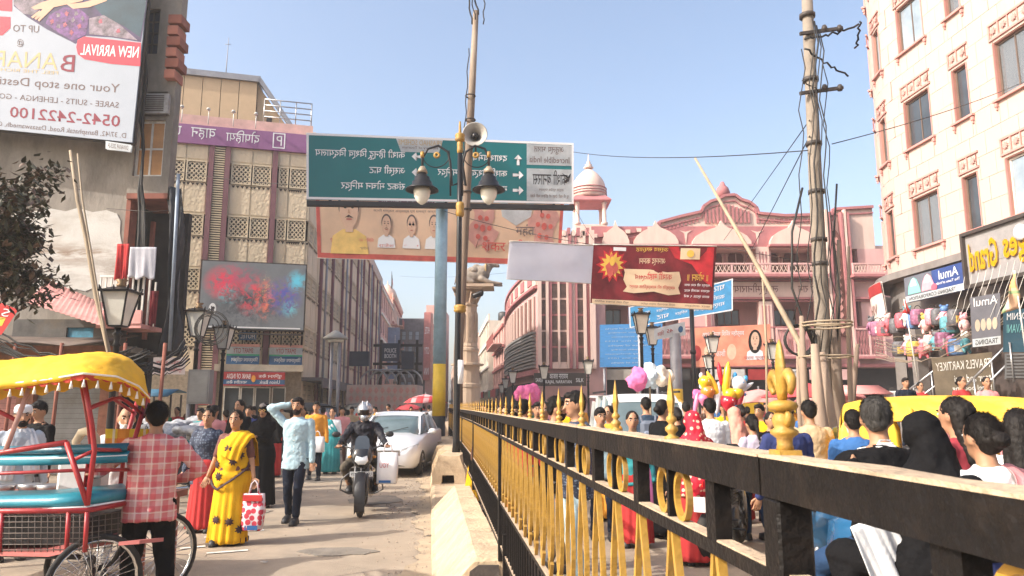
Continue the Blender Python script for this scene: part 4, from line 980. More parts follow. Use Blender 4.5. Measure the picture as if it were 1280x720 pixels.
rail('lower steel handrail slanting up beside the travel board', P(1120,500,20.5)-V((0,0,.9)), P(1187,448,19.5)-V((0,0,.9)))
rail('upper steel handrail slanting across the travel board', P(1196,494,18)-V((0,0,.9)), P(1262,428,17)-V((0,0,.9)))
# travel agency board and the hanging vertical board
def freeboard(label, corners, Y, mat, name='signboard', cat='signboard', thick=.06, group=None):
 t = thing(name, label, cat, (0,0,0), 0, group); tl, tr, bl, br = [P(*q, Y) if len(q) == 2 else P(*q) for q in corners]
 S = Sheet(flatfn(tl, tr, bl, br), t, lay=.006, front=V((0,-1,0))); S.grid(2, 2, mat, 'panel', thick); return t, S
m_brn = M('board_brown', (.11,.085,.055), .7, var=.3, dirt=.3)
t, S = freeboard('brown travel agency board leaning by the steps', ((1164,448,18.6),(1240,440,18),(1172,512,18.6),(1246,512,18)), 0, m_brn)
S.text('TRAVELS KARTIKEY',.06,.74,.97,.9,m_framew); S.text('tour and taxi',.35,.5,.95,.64,m_framew); S.text('hotel booking',.3,.32,.95,.44,m_framew); S.text('9415',.5,.1,.92,.25,m_framew)
t, S = freeboard('grey vertical ice cream sign hanging beside the white pier', ((1213,372,18.2),(1250,366,18),(1216,434,18.2),(1251,430,18)), 0, M('sign_slate', (.13,.13,.15), .6))
S.rect(0,0,1,.16,m_sky); S.text('TRADING',.1,.03,.9,.13,m_dark); S.text('Amul',.1,.80,.9,.97,m_wh); [S.oval(.2+.2*k,.42,.09,.12,M('icecream_beige',(.5,.4,.3),.6)) for k in range(4)]
t, S = freeboard('dark blue shutter sign at the far right edge', ((1256,388,17),(1300,384,17),(1256,440,17),(1300,440,17)), 0, M('sign_darkblue', (.04,.10,.14), .6))
S.text('TRAVANI',.05,.45,.7,.65,M('letter_teal',(.2,.5,.5),.6)); S.text('DENIM',.05,.76,.6,.92,m_wh)
t, S = freeboard('grey roller shutter panel below the dark blue sign', ((1258,442,17),(1300,441,17),(1258,474,17),(1300,474,17)), 0, M('shutter_slats', (.22,.22,.22), .5, .2), 'shutter', 'shutter')
for k in range(8): S.rect(0,k/8+.01,1,k/8+.05,m_frame)
# goods hung under the signs
rg_ = random.Random(5)
goodc = [(.55,.12,.15),(.7,.3,.35),(.65,.6,.55),(.1,.2,.4),(.6,.45,.1),(.12,.12,.13),(.5,.5,.52),(.3,.12,.2),(.7,.42,.4),(.1,.3,.35)]
def goodmat(): c = rg_.choice(goodc); return M('goods%d' % goodc.index(c), c, .6, var=.5, vs=14, bump=.2)
words_ = {0:'red',1:'pink',2:'pale',3:'blue',4:'yellow',5:'black',6:'silver',7:'plum',8:'salmon',9:'teal'}
def good(px, py, Y, w, h, kind):
 p = P(px, py, Y); t = thing('hanging_bag' if kind != 'toy' else 'hanging_toy', '', 'bag' if kind != 'toy' else 'toy', p, rg_.uniform(-.4,.4), 'goods hung out under the hotel signs')
 b = MB(); gm = goodmat()
 if kind == 'toy':
  b.ell((0,0,-h*.62),(w*.4,w*.3,h*.33),10,7); b.build('body', gm, t); b = MB(); b.ell((0,0,-h*.22),(w*.27,w*.25,h*.18),10,7); b.ell((-w*.2,0,-h*.06),w*.1,8,5); b.ell((w*.2,0,-h*.06),w*.1,8,5); b.build('head', goodmat(), t)
  b = MB(); [b.cap((sx*w*.25,0,-h*.5),(sx*w*.5,-.03,-h*.7),.04,.03,6) for sx in (-1,1)]; [b.cap((sx*w*.2,0,-h*.85),(sx*w*.25,-.03,-h*1.02),.05,.035,6) for sx in (-1,1)]; b.build('limbs', gm, t)
 else:
  b.rings([[(x*w*.5*k, y*w*.22*k, z*h) for x, y in ((-1,-1),(-.3,-1.3),(.3,-1.3),(1,-1),(1,1),(0,1.3),(-1,1))] for z, k in ((-1,.8),(-.95,1),(-.6,1.05),(-.3,.98),(-.2,.8))], 0, True); b.build('body', gm, t)
  b = MB(); b.torus((0,0,-.2*h), w*.28, .012, 12, 5, 'y', a0=0, a1=math.pi); b.tube([(0,0,-.2*h+w*.28),(0,0,.02)], .006, 4); b.build('strap', m_cable, t)
  b = MB(); b.box((-w*.3,-w*.30,-.85*h),(w*.3,-w*.2,-.5*h)); b.build('pocket', goodmat(), t)
 ci = int(gm.name[5:]); return t, words_[ci]
spots = []
for k in range(16):
 spots.append((1088+k*7.6+rg_.uniform(-2,2), 388+rg_.uniform(-3,10)-(k>5)*6, 24-k*.25, .42, .6, 'bag' if k % 3 else 'toy'))
for k in range(10): spots.append((1125+k*9+rg_.uniform(-2,2), 415+rg_.uniform(-5,8), 22-k*.25, .4, .55, 'toy' if k % 2 else 'bag'))
for i, a in enumerate(spots):
 t, w = good(*a); r_ = 'upper' if i < 16 else 'lower'; k = i if i < 16 else i-16
 t['label'] = '%s %s hanging in the %s row, number %s from the left' % (w, 'toy' if 'toy' in t.name else 'bag', r_, ('first','second','third','fourth','fifth','sixth','seventh','eighth','ninth','tenth','eleventh','twelfth','thirteenth','fourteenth','fifteenth','sixteenth')[k])
for i, (px, py, c, l) in enumerate(((1114,470,(.55,.55,.54),'pale upright suitcase standing in front of the hotel shops'),(1127,468,(.55,.02,.04),'red upright suitcase beside the pale one'),(1145,476,(.6,.25,.25),'pink box shaped bag standing right of the red suitcase'))):
 p = P(px, py, 21); t = thing('suitcase', l, 'suitcase', (p.x,p.y,1.25)); MB().cbox((0,0,.42),(.42,.24,.72),ch=.04).build('shell', M('case%d'%i,c,.4), t)
 b = MB()
 for k in range(5): b.box((-.16+k*.075,-.135,.12),(-.14+k*.075,-.12,.72))
 b.build('ribs', M('case%d'%i,c), t); b = MB(); b.torus((0,0,.78),.08,.012,10,5,'y',a0=0,a1=math.pi); b.build('handle', m_frame, t)
 for sx in (-.15,.15): MB().lathe([(.0,-.02),(.03,-.02),(.03,.02),(0,.02)],n=8,T=Matrix.Translation((sx,0,.03))@Matrix.Rotation(R(90),4,'X')).build('wheel', m_frame, t)
# stall platform (for the cases) and low awning left of the hotel shops
ptf = thing('stall_platform', 'low wooden platform carrying the suitcases in front of the hotel', 'platform', (0,0,0))
pa, pb = P(1095,480,22), P(1160,480,20.4)
MB().box((pa.x,pb.y-.3,1.18),(pb.x+.6,pa.y,1.249)).build('deck', m_redox, ptf)
for q in ((pa.x+.1,pa.y-.1),(pb.x+.5,pb.y-.2),(pa.x+.1,pb.y-.2),(pb.x+.5,pa.y-.1)): MB().cbox((q[0],q[1],.59),(.08,.08,1.18)).build('leg', m_frame, ptf)
# strings of light chains in front of the hotel shops
for k in range(9):
 a = hp(ARC+2.5+k*.9, .8, 5.2-.05*k); c = hp(ARC+1.2+k*.9, 2.4, 3.2)
cables('fan of thin strings slanting down in front of the hotel shops', [(P(1206+k*9,346-k*3,18.8-k*.12), P(1190+k*8,398+rg_.uniform(-4,4),18.6-k*.1)) for k in range(11)], 'bunting_strings', .006, .05, .01, m_framew, 6)
cables('dusty cables strung under the blue ice cream sign', [(P(1095,420+k*4,22), P(1262,362+k*5,18.4)) for k in range(8)], 'cable_bundle', .014, .5, .03, M('cable_dusty', (.2,.16,.12), .8), 16)
# ---------------------------------------------------------------- pink temple market facing the square (P)
YP = 44.
PF = Fac((X(740,YP,400), YP), (1, 0)); fx = lambda px, py=400: PF.x(px, py); fz = lambda py: PF.z(py)
m_pk = M('temple_pink', (.60,.36,.34), .85, var=.12, vs=1.3, dirt=.6, dirtc=(.42,.24,.22), stretch=(1,1,.25)); m_pkd = M('temple_red', (.38,.145,.15), .85, var=.12); m_pkl = M('temple_cream', (.66,.48,.41), .85, var=.08, dirt=.5, dirtc=(.50,.34,.29), stretch=(1,1,.3)); m_brw = M('door_brown', (.15,.06,.045), .7)
tP = PF.th('temple_market_building', 'pink temple style market building with arched gable and balconies', 'building')
sil = [(740,297),(770,293),(800,288),(822,285),(824,278),(850,271),(876,265),(879,258),(888,252),(896,250),(905,245),(918,244),(926,250),(936,253),(944,259),(947,267),(980,270),(1040,268),(1041,262),(1090,259)]
silp = [PF.hit(*q) for q in sil]
b = MB(); b.prism(silp+[(silp[-1][0],fz(311)),(silp[0][0],fz(311))], 'y', 0, .5); b.build('gable', m_pkl, tP)
b = MB()
for (a, c) in zip(silp, silp[1:]): b.bar((a[0],-.09,a[1]),(c[0],-.09,c[1]),.24,.16)
b.build('gable_coping', m_pkd, tP)
b = MB()
for (a, c) in zip(silp, silp[1:]): b.bar((a[0],-.05,a[1]-.36),(c[0],-.05,c[1]-.36),.1,.08)
b.build('gable_moulding', m_pkd, tP)
for px in [886+5*k for k in range(12)]:   # flutes under the peak
 tp = max(0, 252-.0) ; y0 = 250+abs(px-914)*.35
 MB().box((fx(px),-.12,fz(279)),(fx(px+2.4),-.002,fz(y0+5))).build('flute', m_pkd, tP)
b = MB(); b.lathe([(.25,0),(.45,.3),(.35,.6),(.2,.75),(.1,1.0)], (fx(912),.2,fz(246)), 12); b.build('gable_finial', m_pkd, tP)
for px in range(830, 880, 5): MB().box((fx(px),-.06,fz(290-(px-830)*.28)),(fx(px+3),-.002,fz(284-(px-830)*.28))).build('frieze_block', m_pkd, tP)
for px in range(952, 1036, 6): MB().box((fx(px),-.06,fz(279)),(fx(px+4),-.002,fz(273.5))).build('frieze_block', m_pkd, tP)
def arcpoly(c, w, top, base, n=14, pw=.5): return [(fx(c)+w*math.cos(math.pi*i/n), fz(base)+(fz(top)-fz(base))*math.sin(math.pi*i/n)**pw) for i in range(n+1)]
MB().box((fx(741),-.03,fz(309)),(fx(1040),-.002,fz(283))).build('frieze', m_pkd, tP)
pxm = (fx(800)-fx(799))
for c, w in ((771,17),(822,28),(905,37),(996,30)):
 pts = [(-1,309),(-1,303),(-.86,296),(-.62,291),(-.40,288),(-.22,286),(-.08,282),(0,277),(.08,282),(.22,286),(.40,288),(.62,291),(.86,296),(1,303),(1,309)]
 MB().prism([(fx(c+w*q[0]),fz(q[1])) for q in pts], 'y', -.35, -.032).build('arch_hood', m_pkl, tP)
 MB().box((fx(c-w-2),-.55,fz(309.5)),(fx(c+w+2),-.002,fz(307.2))).build('hood_ledge', m_pkd, tP)
for c in (861, 952, 1030):
 MB().prism([(fx(c-8),fz(288)),(fx(c-2),fz(292)),(fx(c),fz(306)),(fx(c+2),fz(292)),(fx(c+8),fz(288)),(fx(c),fz(290))], 'y', -.06, -.031).build('leaf_ornament', m_pkl, tP)
# floors: openings with deep verandahs
zu0, zu1, zl_0, zl_1 = fz(344), fz(309), fz(408), fz(376)
ups = [(745,780),(790,835),(845,878),(893,950),(968,1022),(1066,1078)]
lows = [(748,786),(800,850),(893,950),(968,1022),(1066,1078)]
holes = [(fx(a),zu0,fx(c),zu1-.02) for a, c in ups]+[(fx(a),zl_0,fx(c),zl_1) for a, c in lows]
b = MB(); wall(b, 0, fx(1150), fz(460), fz(311), holes, 0, .5); b.build('wall', m_pk, tP)
MB().box((0,2.0,0),(fx(1150),2.2,fz(302))).build('verandah_wall', m_pk, tP); MB().box((0,.5,zu0-.3),(fx(1150),2.0,zu0-.05)).build('verandah_floor', m_pkl, tP); MB().box((0,.5,zl_0-.3),(fx(1150),2.0,zl_0-.05)).build('verandah_floor', m_pkl, tP); MB().box((0,.5,zu1),(fx(1150),2.0,zu1+.2)).build('verandah_roof', m_pkl, tP)
MB().box((-.5,2.21,0),(fx(1150),14,fz(312))).build('rear_mass', m_pk, tP)
for a, c in ups:
 n = max(1, round((c-a)/28))
 for i in range(n):
  cx = fx(a+(c-a)*(i+.5)/n); w = .48; z0 = zu0+.0
  b = MB(); b.prism([(cx-w,z0),(cx-w,z0+1.5),(cx-w*.6,z0+1.85),(cx,z0+2.0),(cx+w*.6,z0+1.85),(cx+w,z0+1.5),(cx+w,z0)], 'y', 1.9, 1.97); b.build('door', m_brw, tP)
  b = MB(); b.box((cx-w-.12,1.93,z0),(cx-w-.01,1.99,z0+1.8)); b.box((cx+w+.01,1.93,z0),(cx+w+.12,1.99,z0+1.8)); b.box((cx-.02,1.88,z0),(cx+.02,1.895,z0+1.9)); b.build('door_frame', m_pkl, tP)
for a, c in lows:
 n = max(1, round((c-a)/40))
 for i in range(n):
  cx = fx(a+(c-a)*(i+.5)/n); window(tP, cx-.7, zl_0+.25, cx+.7, zl_1-.3, 3, 1, m_brw, m_glassd, 1.85, .06)
for px, w in ((885.5,7),(957,16),(1030,10)):
 for zz0, zz1 in ((zu0, zu1), (fz(459), fz(376))):
  x0, x1 = fx(px-w/2), fx(px+w/2); MB().box((x0,-.12,zz0),(x1,-.002,zz1)).build('pilaster', m_pkl, tP)
  for k in (.25, .5, .75): MB().box((x0+(x1-x0)*k-.03,-.14,zz0+.3),(x0+(x1-x0)*k+.03,-.121,zz1-.3)).build('pilaster_groove', m_pkd, tP)
def lat_rail(x0, x1, z0, z1, y, mat, inf):
 b = MB(); b.box((x0,y,z1-.1),(x1,y+.14,z1)); b.box((x0,y,z0),(x1,y+.14,z0+.1)); n = max(1, round((x1-x0)/1.15))
 for i in range(n+1): xx = x0+(x1-x0-.1)*i/n; b.box((xx,y+.01,z0+.1),(xx+.1,y+.13,z1-.1))
 b.build('balcony_railing', mat, tP)
 for i in range(n):
  a = x0+(x1-x0-.1)*i/n+.12; c = x0+(x1-x0-.1)*(i+1)/n-.02; key = ('lr', round(c-a,1), round(z1-z0,1))
  if key not in _jc:
   q = MB(); w, h = key[1], key[2]-.2; m_ = 4
   for k in range(m_):
    q.bar((w*k/m_,0,0),(w*(k+1)/m_,0,h),.03); q.bar((w*(k+1)/m_,0,0),(w*k/m_,0,h),.03); 
   _jc[key] = q.mesh('lattice', inf)
  link('lattice', _jc[key], tP, (a, y+.05, z0+.1))
 MB().box((x0,y+.06,z0+.1),(x1,y+.09,z1-.1)).build('railing_backing', mat, tP) if False else None
for a, c in ((742,884),(888,1031),(1062,1100)):
 lat_rail(fx(a), fx(c), fz(345.5), fz(332), -.9, m_pk, m_pkl); MB().box((fx(a),-1.0,fz(349)),(fx(c),-.002,fz(345.8))).build('balcony', m_pkd, tP)
for a, c in ((742,866),(966,1031),(1062,1100)):
 lat_rail(fx(a), fx(c), fz(446), fz(411), -.5, m_pk, m_pkd) ; MB().box((fx(a),-.6,fz(449)),(fx(c),-.002,fz(446.2))).build('balcony', m_pkd, tP)
for q0, q1, mt, pr in ((352,350.5,m_pkd,.2),(374.5,372,m_pkd,.25),(377,375.6,m_pkd,.12),(410,408.4,m_pkd,.15),(459,455,m_pkd,.3)):
 MB().box((.01,-pr,fz(q0)),(fx(1150),-.001,fz(q1))).build('string_course', mt, tP)
S = Sheet(lambda u, v: V((fx(742)+(fx(1032)-fx(742))*u, -.14, fz(371.5)+(fz(353)-fz(371.5))*v)), tP, front=V((0,-1,0))); S.grid(1,1,m_pkl,'name_panel',.13)
m_ltr = M('letter_maroon', (.16,.05,.05), .8, var=0, bump=0)
S.text(dev('श्री राम'),.885,.12,.985,.92,m_ltr); S.text(dev('लक्ष्मीनारायण'),.58,.12,.80,.92,m_ltr); S.text(dev('तारक मन्दिर'),.12,.12,.5,.92,m_ltr)
# right tower with the leaf panel
for k, px in enumerate(range(1036, 1068, 4)):
 if 1043 <= px <= 1052: continue
 MB().box((fx(px),-.45,fz(459)),(fx(px+2.6),-.002,fz(264+(k%2)*3))).build('rib', (m_pkl, m_pkd)[k % 2], tP)
MB().prism([(fx(1043),fz(420)),(fx(1043),fz(300)),(fx(1046),fz(292)),(fx(1049),fz(288)),(fx(1052),fz(292)),(fx(1055),fz(300)),(fx(1055),fz(420))], 'y', -.30, -.002).build('leaf_panel', m_brw, tP)
lf = MB(); lf.prism([(0,0),(.16,.22),(.05,.42),(0,.3)], 'y', 0, .05); lf.prism([(0,0),(-.16,.22),(-.05,.42),(0,.3)], 'y', 0, .05); me_lf = lf.mesh('leaf_relief', m_orn)
for k in range(13): link('leaf_relief', me_lf, tP, (fx(1049), -.351, fz(418-k*9.3)))
# left tower: tall ribs and slit windows
TF = Fac((X(672,43.2,400), 43.2), (1, 0)); tx = lambda px: TF.x(px, 400); tz = lambda py: TF.z(py)
tT = TF.th('striped_corner_tower', 'pink and cream striped corner tower with tall slit windows', 'building')
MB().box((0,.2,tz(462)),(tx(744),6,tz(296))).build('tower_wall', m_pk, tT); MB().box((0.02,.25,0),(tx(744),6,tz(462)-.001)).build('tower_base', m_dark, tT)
ribs = [(672,677,0,.5),(677,682,2,.05),(682,686,0,.4),(686,690,1,.3),(690,697,2,.06),(697,700,0,.35),(700,708,2,.06),(708,711,0,.4),(711,715,1,.5),(715,719,0,.3),(719,722,1,.4),(722,729,2,.06),(729,733,0,.5),(733,737,1,.3),(737,744,0,.6)]
for a, c, kd, pr in ribs:
 if kd == 2:
  q0, q1 = (455, 322) ; MB().box((tx(a),-.02,tz(q0)),(tx(c),.19,tz(q1))).build('slit_window', M('slit_brown', (.13,.085,.07), .6, var=.4, vs=3), tT)
  for k in range(7): MB().box((tx(a),-.06,tz(q0-k*20)),(tx(c),-.021,tz(q0-k*20-2.5))).build('window_bar', m_pkd if k % 2 else m_pkl, tT)
  MB().box((tx(a),-.2,tz(322)),(tx(c),.19,tz(297))).build('rib', m_pkl, tT); MB().box((tx(a),-.2,tz(461)),(tx(c),.19,tz(455.2))).build('rib', m_pkl, tT)
 else: MB().box((tx(a)+.01,-pr*.6,tz(461)),(tx(c)-.01,.19,tz(290 if kd == 0 else 294))).build('rib', (m_pkl, m_pkd)[kd], tT)
for k in range(7):
 MB().box((tx(704+k*6),-.3,tz(296)),(tx(708+k*6),.3,tz(289-(k%2)*3))).build('battlement', (m_pkl, m_pkd)[k%2], tT)
# stepped parapet between tower and gable
for k in range(12): MB().box((fx(742+k*7),-.25,fz(298-k*.9)),(fx(748+k*7),-.11,fz(293.5-k*.9))).build('battlement', m_pkd if k%2 else m_pkl, tP)
# domed kiosk on the roof
YK = 47.; pk = P(737, 285, YK)
tk = thing('domed_kiosk', 'cream domed rooftop kiosk on slender columns behind the road sign', 'kiosk', (pk.x, pk.y, 0))
kz = lambda py: Z(py, YK); u_ = YK/F
MB().box((-.001-20*u_,-1,kz(300)-1.4),(20*u_,1.2,kz(285))).build('plinth', m_pkl, tk)
for sx in (-1, 1):
 for sy in (-1, 1): MB().lathe([(.22,0),(.22,.15),(.14,.2),(.13,1.5-.2),(.2,1.5)], (sx*17*u_, sy*.85, kz(285)), 10).build('column', m_pkl, tk)
zt_ = kz(285)+1.45
MB().rings([[(sx*w, sy*w*.95, z) for sx, sy in ((-1,-1),(1,-1),(1,1),(-1,1))] for z, w in ((zt_,.95),(zt_+.1,1.30),(zt_+.16,1.30),(zt_+.45,1.0),(zt_+.5,.95))], 0, False).build('eave', m_pkd, tk)
prof = []; zd = zt_+.5; H_ = kz(211)-zd
for i in range(15):
 t_ = i/14; r = 22*u_*(1-.04*t_*4*(1-t_))*math.cos(max(0,(t_-.35))/.65*math.pi/2)**.75 if t_ > .35 else 21*u_*(1+.06*math.sin(t_/.35*math.pi))
 prof.append((max(r,.1), zd+H_*t_))
MB().lathe(prof, n=24).build('dome', m_pkl, tk)
for k in (.12,.2,.3): MB().torus((0,0,zd+H_*k), 21.9*u_*1.03, .035, 28, 5, 'z').build('dome_band', m_pkd, tk)
MB().lathe([(.28,zd+H_),(.34,zd+H_+.08),(.2,zd+H_+.16),(.25,zd+H_+.26),(.12,zd+H_+.34),(.15,zd+H_+.44),(.05,zd+H_+.55),(.02,kz(193))], n=12).build('finial', m_pkl, tk)
# rounded wing along the street
WF = Fac((tx(0)+TF.o.x-.0, 43.4), (-.0, 1)); 
tW = thing('rounded_wing', 'rounded pink wing with grey louvred storeys running down the street', 'building', (0,0,0))
wx0 = X(672,43.3,400)
def wp(s, off=0, z=0):      # s metres away from the tower; slightly bowed
 y = 43.3+s; x = wx0-.095*s-.55*math.sin(math.pi*min(s,20)/20)-off; return V((x, y, z))
def wslab(name, s0, s1, z0, z1, o0, o1, mat, n=10): MB().rings([[wp(s,o0,z0), wp(s,o0,z1), wp(s,o1,z1), wp(s,o1,z0)] for s in [s0+(s1-s0)*i/n for i in range(n+1)]], 0, False).build(name, mat, tW)
wslab('wall', 0, 20, 0, 9.5, -4, 0, m_pk); wslab('parapet', 0, 20, 8.7, 9.7, .001, .12, m_pkl); wslab('string_course', 0, 20, 8.5, 8.65, .001, .25, m_pkd); wslab('coping', 0, 20, 9.705, 9.85, -.2, .25, m_pkd); wslab('string_course', 0, 20, 3.4, 3.7, .001, .3, m_pkd); wslab('window_band', .6, 19.5, 6.1, 8.1, .001, .04, m_brw)
for k in range(14): s = .7+k*1.4; wslab('mullion', s, s+.25, 6.1, 8.1, .045, .15, m_pkl, 1)
for k in range(11): wslab('louvre', .5, 19.6, 3.85+k*.2, 3.97+k*.2, .002, .28-(k%2)*.05, m_lv)
for k in range(8): s = 1+k*2.4; wslab('parapet_panel', s, s+1.2, 8.85, 9.5, .125, .17, m_pkd, 1)
wslab('shop_front', .3, 19.7, .1, 3.0, .001, .06, m_dark)
# ground floor shops of the pink building
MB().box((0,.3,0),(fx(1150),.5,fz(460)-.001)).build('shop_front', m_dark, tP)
for k, (a, c) in enumerate(((748,790),(800,858),(880,925),(930,960),(965,1000),(1005,1060))):
 MB().box((fx(a),-.4,fz(475)),(fx(c),-.3,fz(462))).build('shop_sign', (M('sign_cream2',(.42,.38,.33),.7), M('sign_black',(.03,.03,.03),.6), M('sign_white2',(.6,.6,.58),.7), m_red, M('sign_white2',(.6,.6,.58),.7), m_pk)[k], tP)
 if k: MB().box((fx(a)-.3,.0,0),(fx(a)-.05,.299,fz(460))).build('pier', m_pk, tP)
S = Sheet(lambda u, v: V((fx(800)+(fx(858)-fx(800))*u, -.41, fz(475)+(fz(462)-fz(475))*v)), tP, front=V((0,-1,0))); S.text('bata',.05,.4,.4,.95,m_wh,False); S.text('AYANA',.02,.05,.4,.3,m_wh,False)
S = Sheet(lambda u, v: V((fx(930)+(fx(1000)-fx(930))*u, -.41, fz(475)+(fz(462)-fz(475))*v)), tP, front=V((0,-1,0))); S.text('STUDIO',.45,.2,.95,.8,m_frame)
tt = TF.th('framed_shop_sign', 'dark framed shop signboard on the striped tower', 'signboard'); S = boardsign(tt, '', TF, 667,467,731,483,-.8,m_frame,.1,'panel'); S.text('KAJAL NARAYAN',.22,.12,.72,.45,m_wh,False); S.text(dev('काजल नारायण'),.3,.55,.65,.92,m_wh,False); S.text('SAREE',.03,.3,.17,.6,m_wh,False); S.text('SILK',.8,.3,.95,.6,m_wh,False)
# big blue hoarding and blue sign boards in front of the pink building
m_hb = M('hoarding_blue', (.06,.25,.55), .6, var=.25, vs=10, stretch=(.3,1,3)); m_hb2 = M('sign_lightblue', (.06,.30,.58), .6)
def fboard(label, tl, tr, br, bl, Y, mat, name='hoarding', cat='hoarding', legs=(), thick=.1, ret=None):
 t, S = freeboard(label, ((*tl,Y),(*tr,Y),(*bl,Y),(*br,Y)), 0, mat, name, cat, thick)
 for px in legs:
  p = P(px, bl[1], Y); b = MB(); b.tube([V((p.x,Y+.2,0)), V((p.x,Y+.2,p.z+.5))], .07, 8); b.build('post', m_grey, t)
 return t, S
t, S = fboard('large square blue hoarding with faint writing in front of the pink building', (750,406),(828,404),(828,458),(750,459), 40, m_hb, legs=(756,822))
for k in range(9): S.text(('notice of works','public hoarding','city development','help line 1033')[k%4],.08+.05*(k%3),.88-k*.1,.6+.04*(k%5),.92-k*.1,m_sky)
t, S = fboard('wide blue direction board behind the dark red banner', (786,384),(916,348),(916,388),(787,410), 30, m_hb2, 'direction_board', 'sign', (800,))
for k in range(5):
 for j in range(3): S.text(dev(('काशी','घाट','मन्दिर','स्टेशन','मार्ग')[(k+j)%5]),.08+k*.18,.16+j*.28,.2+k*.18,.32+j*.28,m_wh)
b = MB(); 
for q in ((0,0,1,.04),(0,.96,1,1),(0,.04,.012,.96),(.988,.04,1,.96)): S.rect(*q, m_wh)
t, S = fboard('small white arrow shaped sign under the blue boards', (818,411),(856,402),(857,419),(818,425), 26, m_sky, 'arrow_sign', 'sign', (), .04)
S.text(dev('शिव'),.1,.3,.3,.7,m_red); S.text('45',.4,.4,.6,.7,m_red); S.oval(.85,.5,.08,.25,m_blue)
p = P(845,420,26); b = MB(); b.tube([V((p.x,26.15,0)),V((p.x,26.15,p.z+.1))], .2, 12); b.build('post', m_grey, t); b = MB(); b.lathe([(.21,0),(.21,.9)],(p.x,26.15,1.3),12); b.build('yellow_band', M('pole_yellow',(.7,.45,.04),.6), t)
# big orange banner with the portrait
m_skin = M('skin', (.36,.19,.11), .55, var=.08, bump=.05); m_skinl = M('skin_print', (.62,.40,.28), .7, var=.08); m_hair = M('hair', (.009,.007,.006), .6, var=.5, vs=40, bump=.3, bs=120, spec=.2, stretch=(1,1,.2))
m_ob = M('banner_orange', (.75,.27,.17), .7, var=.3, vs=1.2)
def portrait(S, u, v, su, sv, cloth_, skin=None, hairm=None, long=False, stache=False, lay=2, glasses=False, beard=None):
 skin = skin or m_skinl; hairm = hairm or m_hair
 S.poly([(u-1.5*su,v-2.2*sv),(u-1.3*su,v-1.3*sv),(u-.5*su,v-.95*sv),(u+.5*su,v-.95*sv),(u+1.3*su,v-1.3*sv),(u+1.5*su,v-2.2*sv)], cloth_, 'portrait_shirt', lay, sub=2)
 if long: S.poly([(u+su*1.15*math.cos(a),v-.15*sv+sv*1.35*math.sin(a)) for a in [2*math.pi*k/18 for k in range(18)]], hairm, 'portrait_hair', lay+1, sub=1)
 else: S.oval(u,v+.28*sv,.82*su,.82*sv,hairm,'portrait_hair',lay+1)
 S.poly([(u-.3*su,v-1.1*sv),(u-.3*su,v-.5*sv),(u+.3*su,v-.5*sv),(u+.3*su,v-1.1*sv)],skin,'portrait_neck',lay+1.5,sub=1)
 S.oval(u,v,.72*su,.92*sv,skin,'portrait_face',lay+2)
 for sx in (-1,1): S.oval(u+sx*.28*su,v+.15*sv,.11*su,.06*sv,m_hair,'portrait_eye',lay+3,8); S.poly([(u+sx*.14*su,v+.30*sv),(u+sx*.42*su,v+.33*sv),(u+sx*.42*su,v+.38*sv),(u+sx*.14*su,v+.36*sv)],hairm,'portrait_brow',lay+3,sub=1)
 S.oval(u,v-.45*sv,.24*su,.05*sv,M('lip_print',(.4,.12,.1),.7),'portrait_mouth',lay+3,10); S.poly([(u-.1*su,v-.15*sv),(u,v+.1*sv),(u+.1*su,v-.15*sv)],M('skin_print_dark',(.45,.25,.16),.7),'portrait_nose',lay+3,sub=1)
 if stache: S.poly([(u-.34*su,v-.38*sv),(u,v-.22*sv),(u+.34*su,v-.38*sv),(u,v-.32*sv)],hairm,'portrait_moustache',lay+4,sub=1)
 if glasses:
  for sx in (-1,1): S.poly([(u+sx*.28*su+.22*su*math.cos(a),v+.13*sv+.13*sv*math.sin(a)) for a in [2*math.pi*k/10 for k in range(10)]], m_hair,'portrait_glasses',lay+2.5,sub=1)
 if beard: S.poly([(u-.7*su,v-.2*sv),(u-.55*su,v-.35*sv),(u+.55*su,v-.35*sv),(u+.7*su,v-.2*sv),(u+.5*su,v-1.0*sv),(u,v-1.35*sv),(u-.5*su,v-1.0*sv)],beard,'portrait_beard',lay+2.7,sub=1)
t, S = fboard('long orange banner with a portrait of a long haired person on the pink building', (866,410),(963,405),(963,456),(866,459), 41, m_ob, 'banner', 'banner', (), .03)
portrait(S,.80,.62,.075,.22,m_wh,long=True); S.text(dev('आध्यात्मिक शिविर महोत्सव'),.12,.72,.66,.9,m_wh,False,lay=2); S.text(dev('काशी'),.3,.25,.42,.42,m_wh,False); S.text(dev('परम पूज्य'),.66,.12,.95,.22,m_red,False,lay=6)
for u, c in ((.05,m_red),(.2,M('banner_peach',(.8,.5,.35),.7)),(.5,M('banner_peach',(.8,.5,.35),.7))): S.oval(u,.35,.06,.2,c)

tag(MB().box((8.2,13.2,0),(12.2,19.6,.6)).build('raised_pavement', M('terrace_stone', (.22,.19,.16), .85, var=.25, vs=3, dirt=.5)), kind='structure')
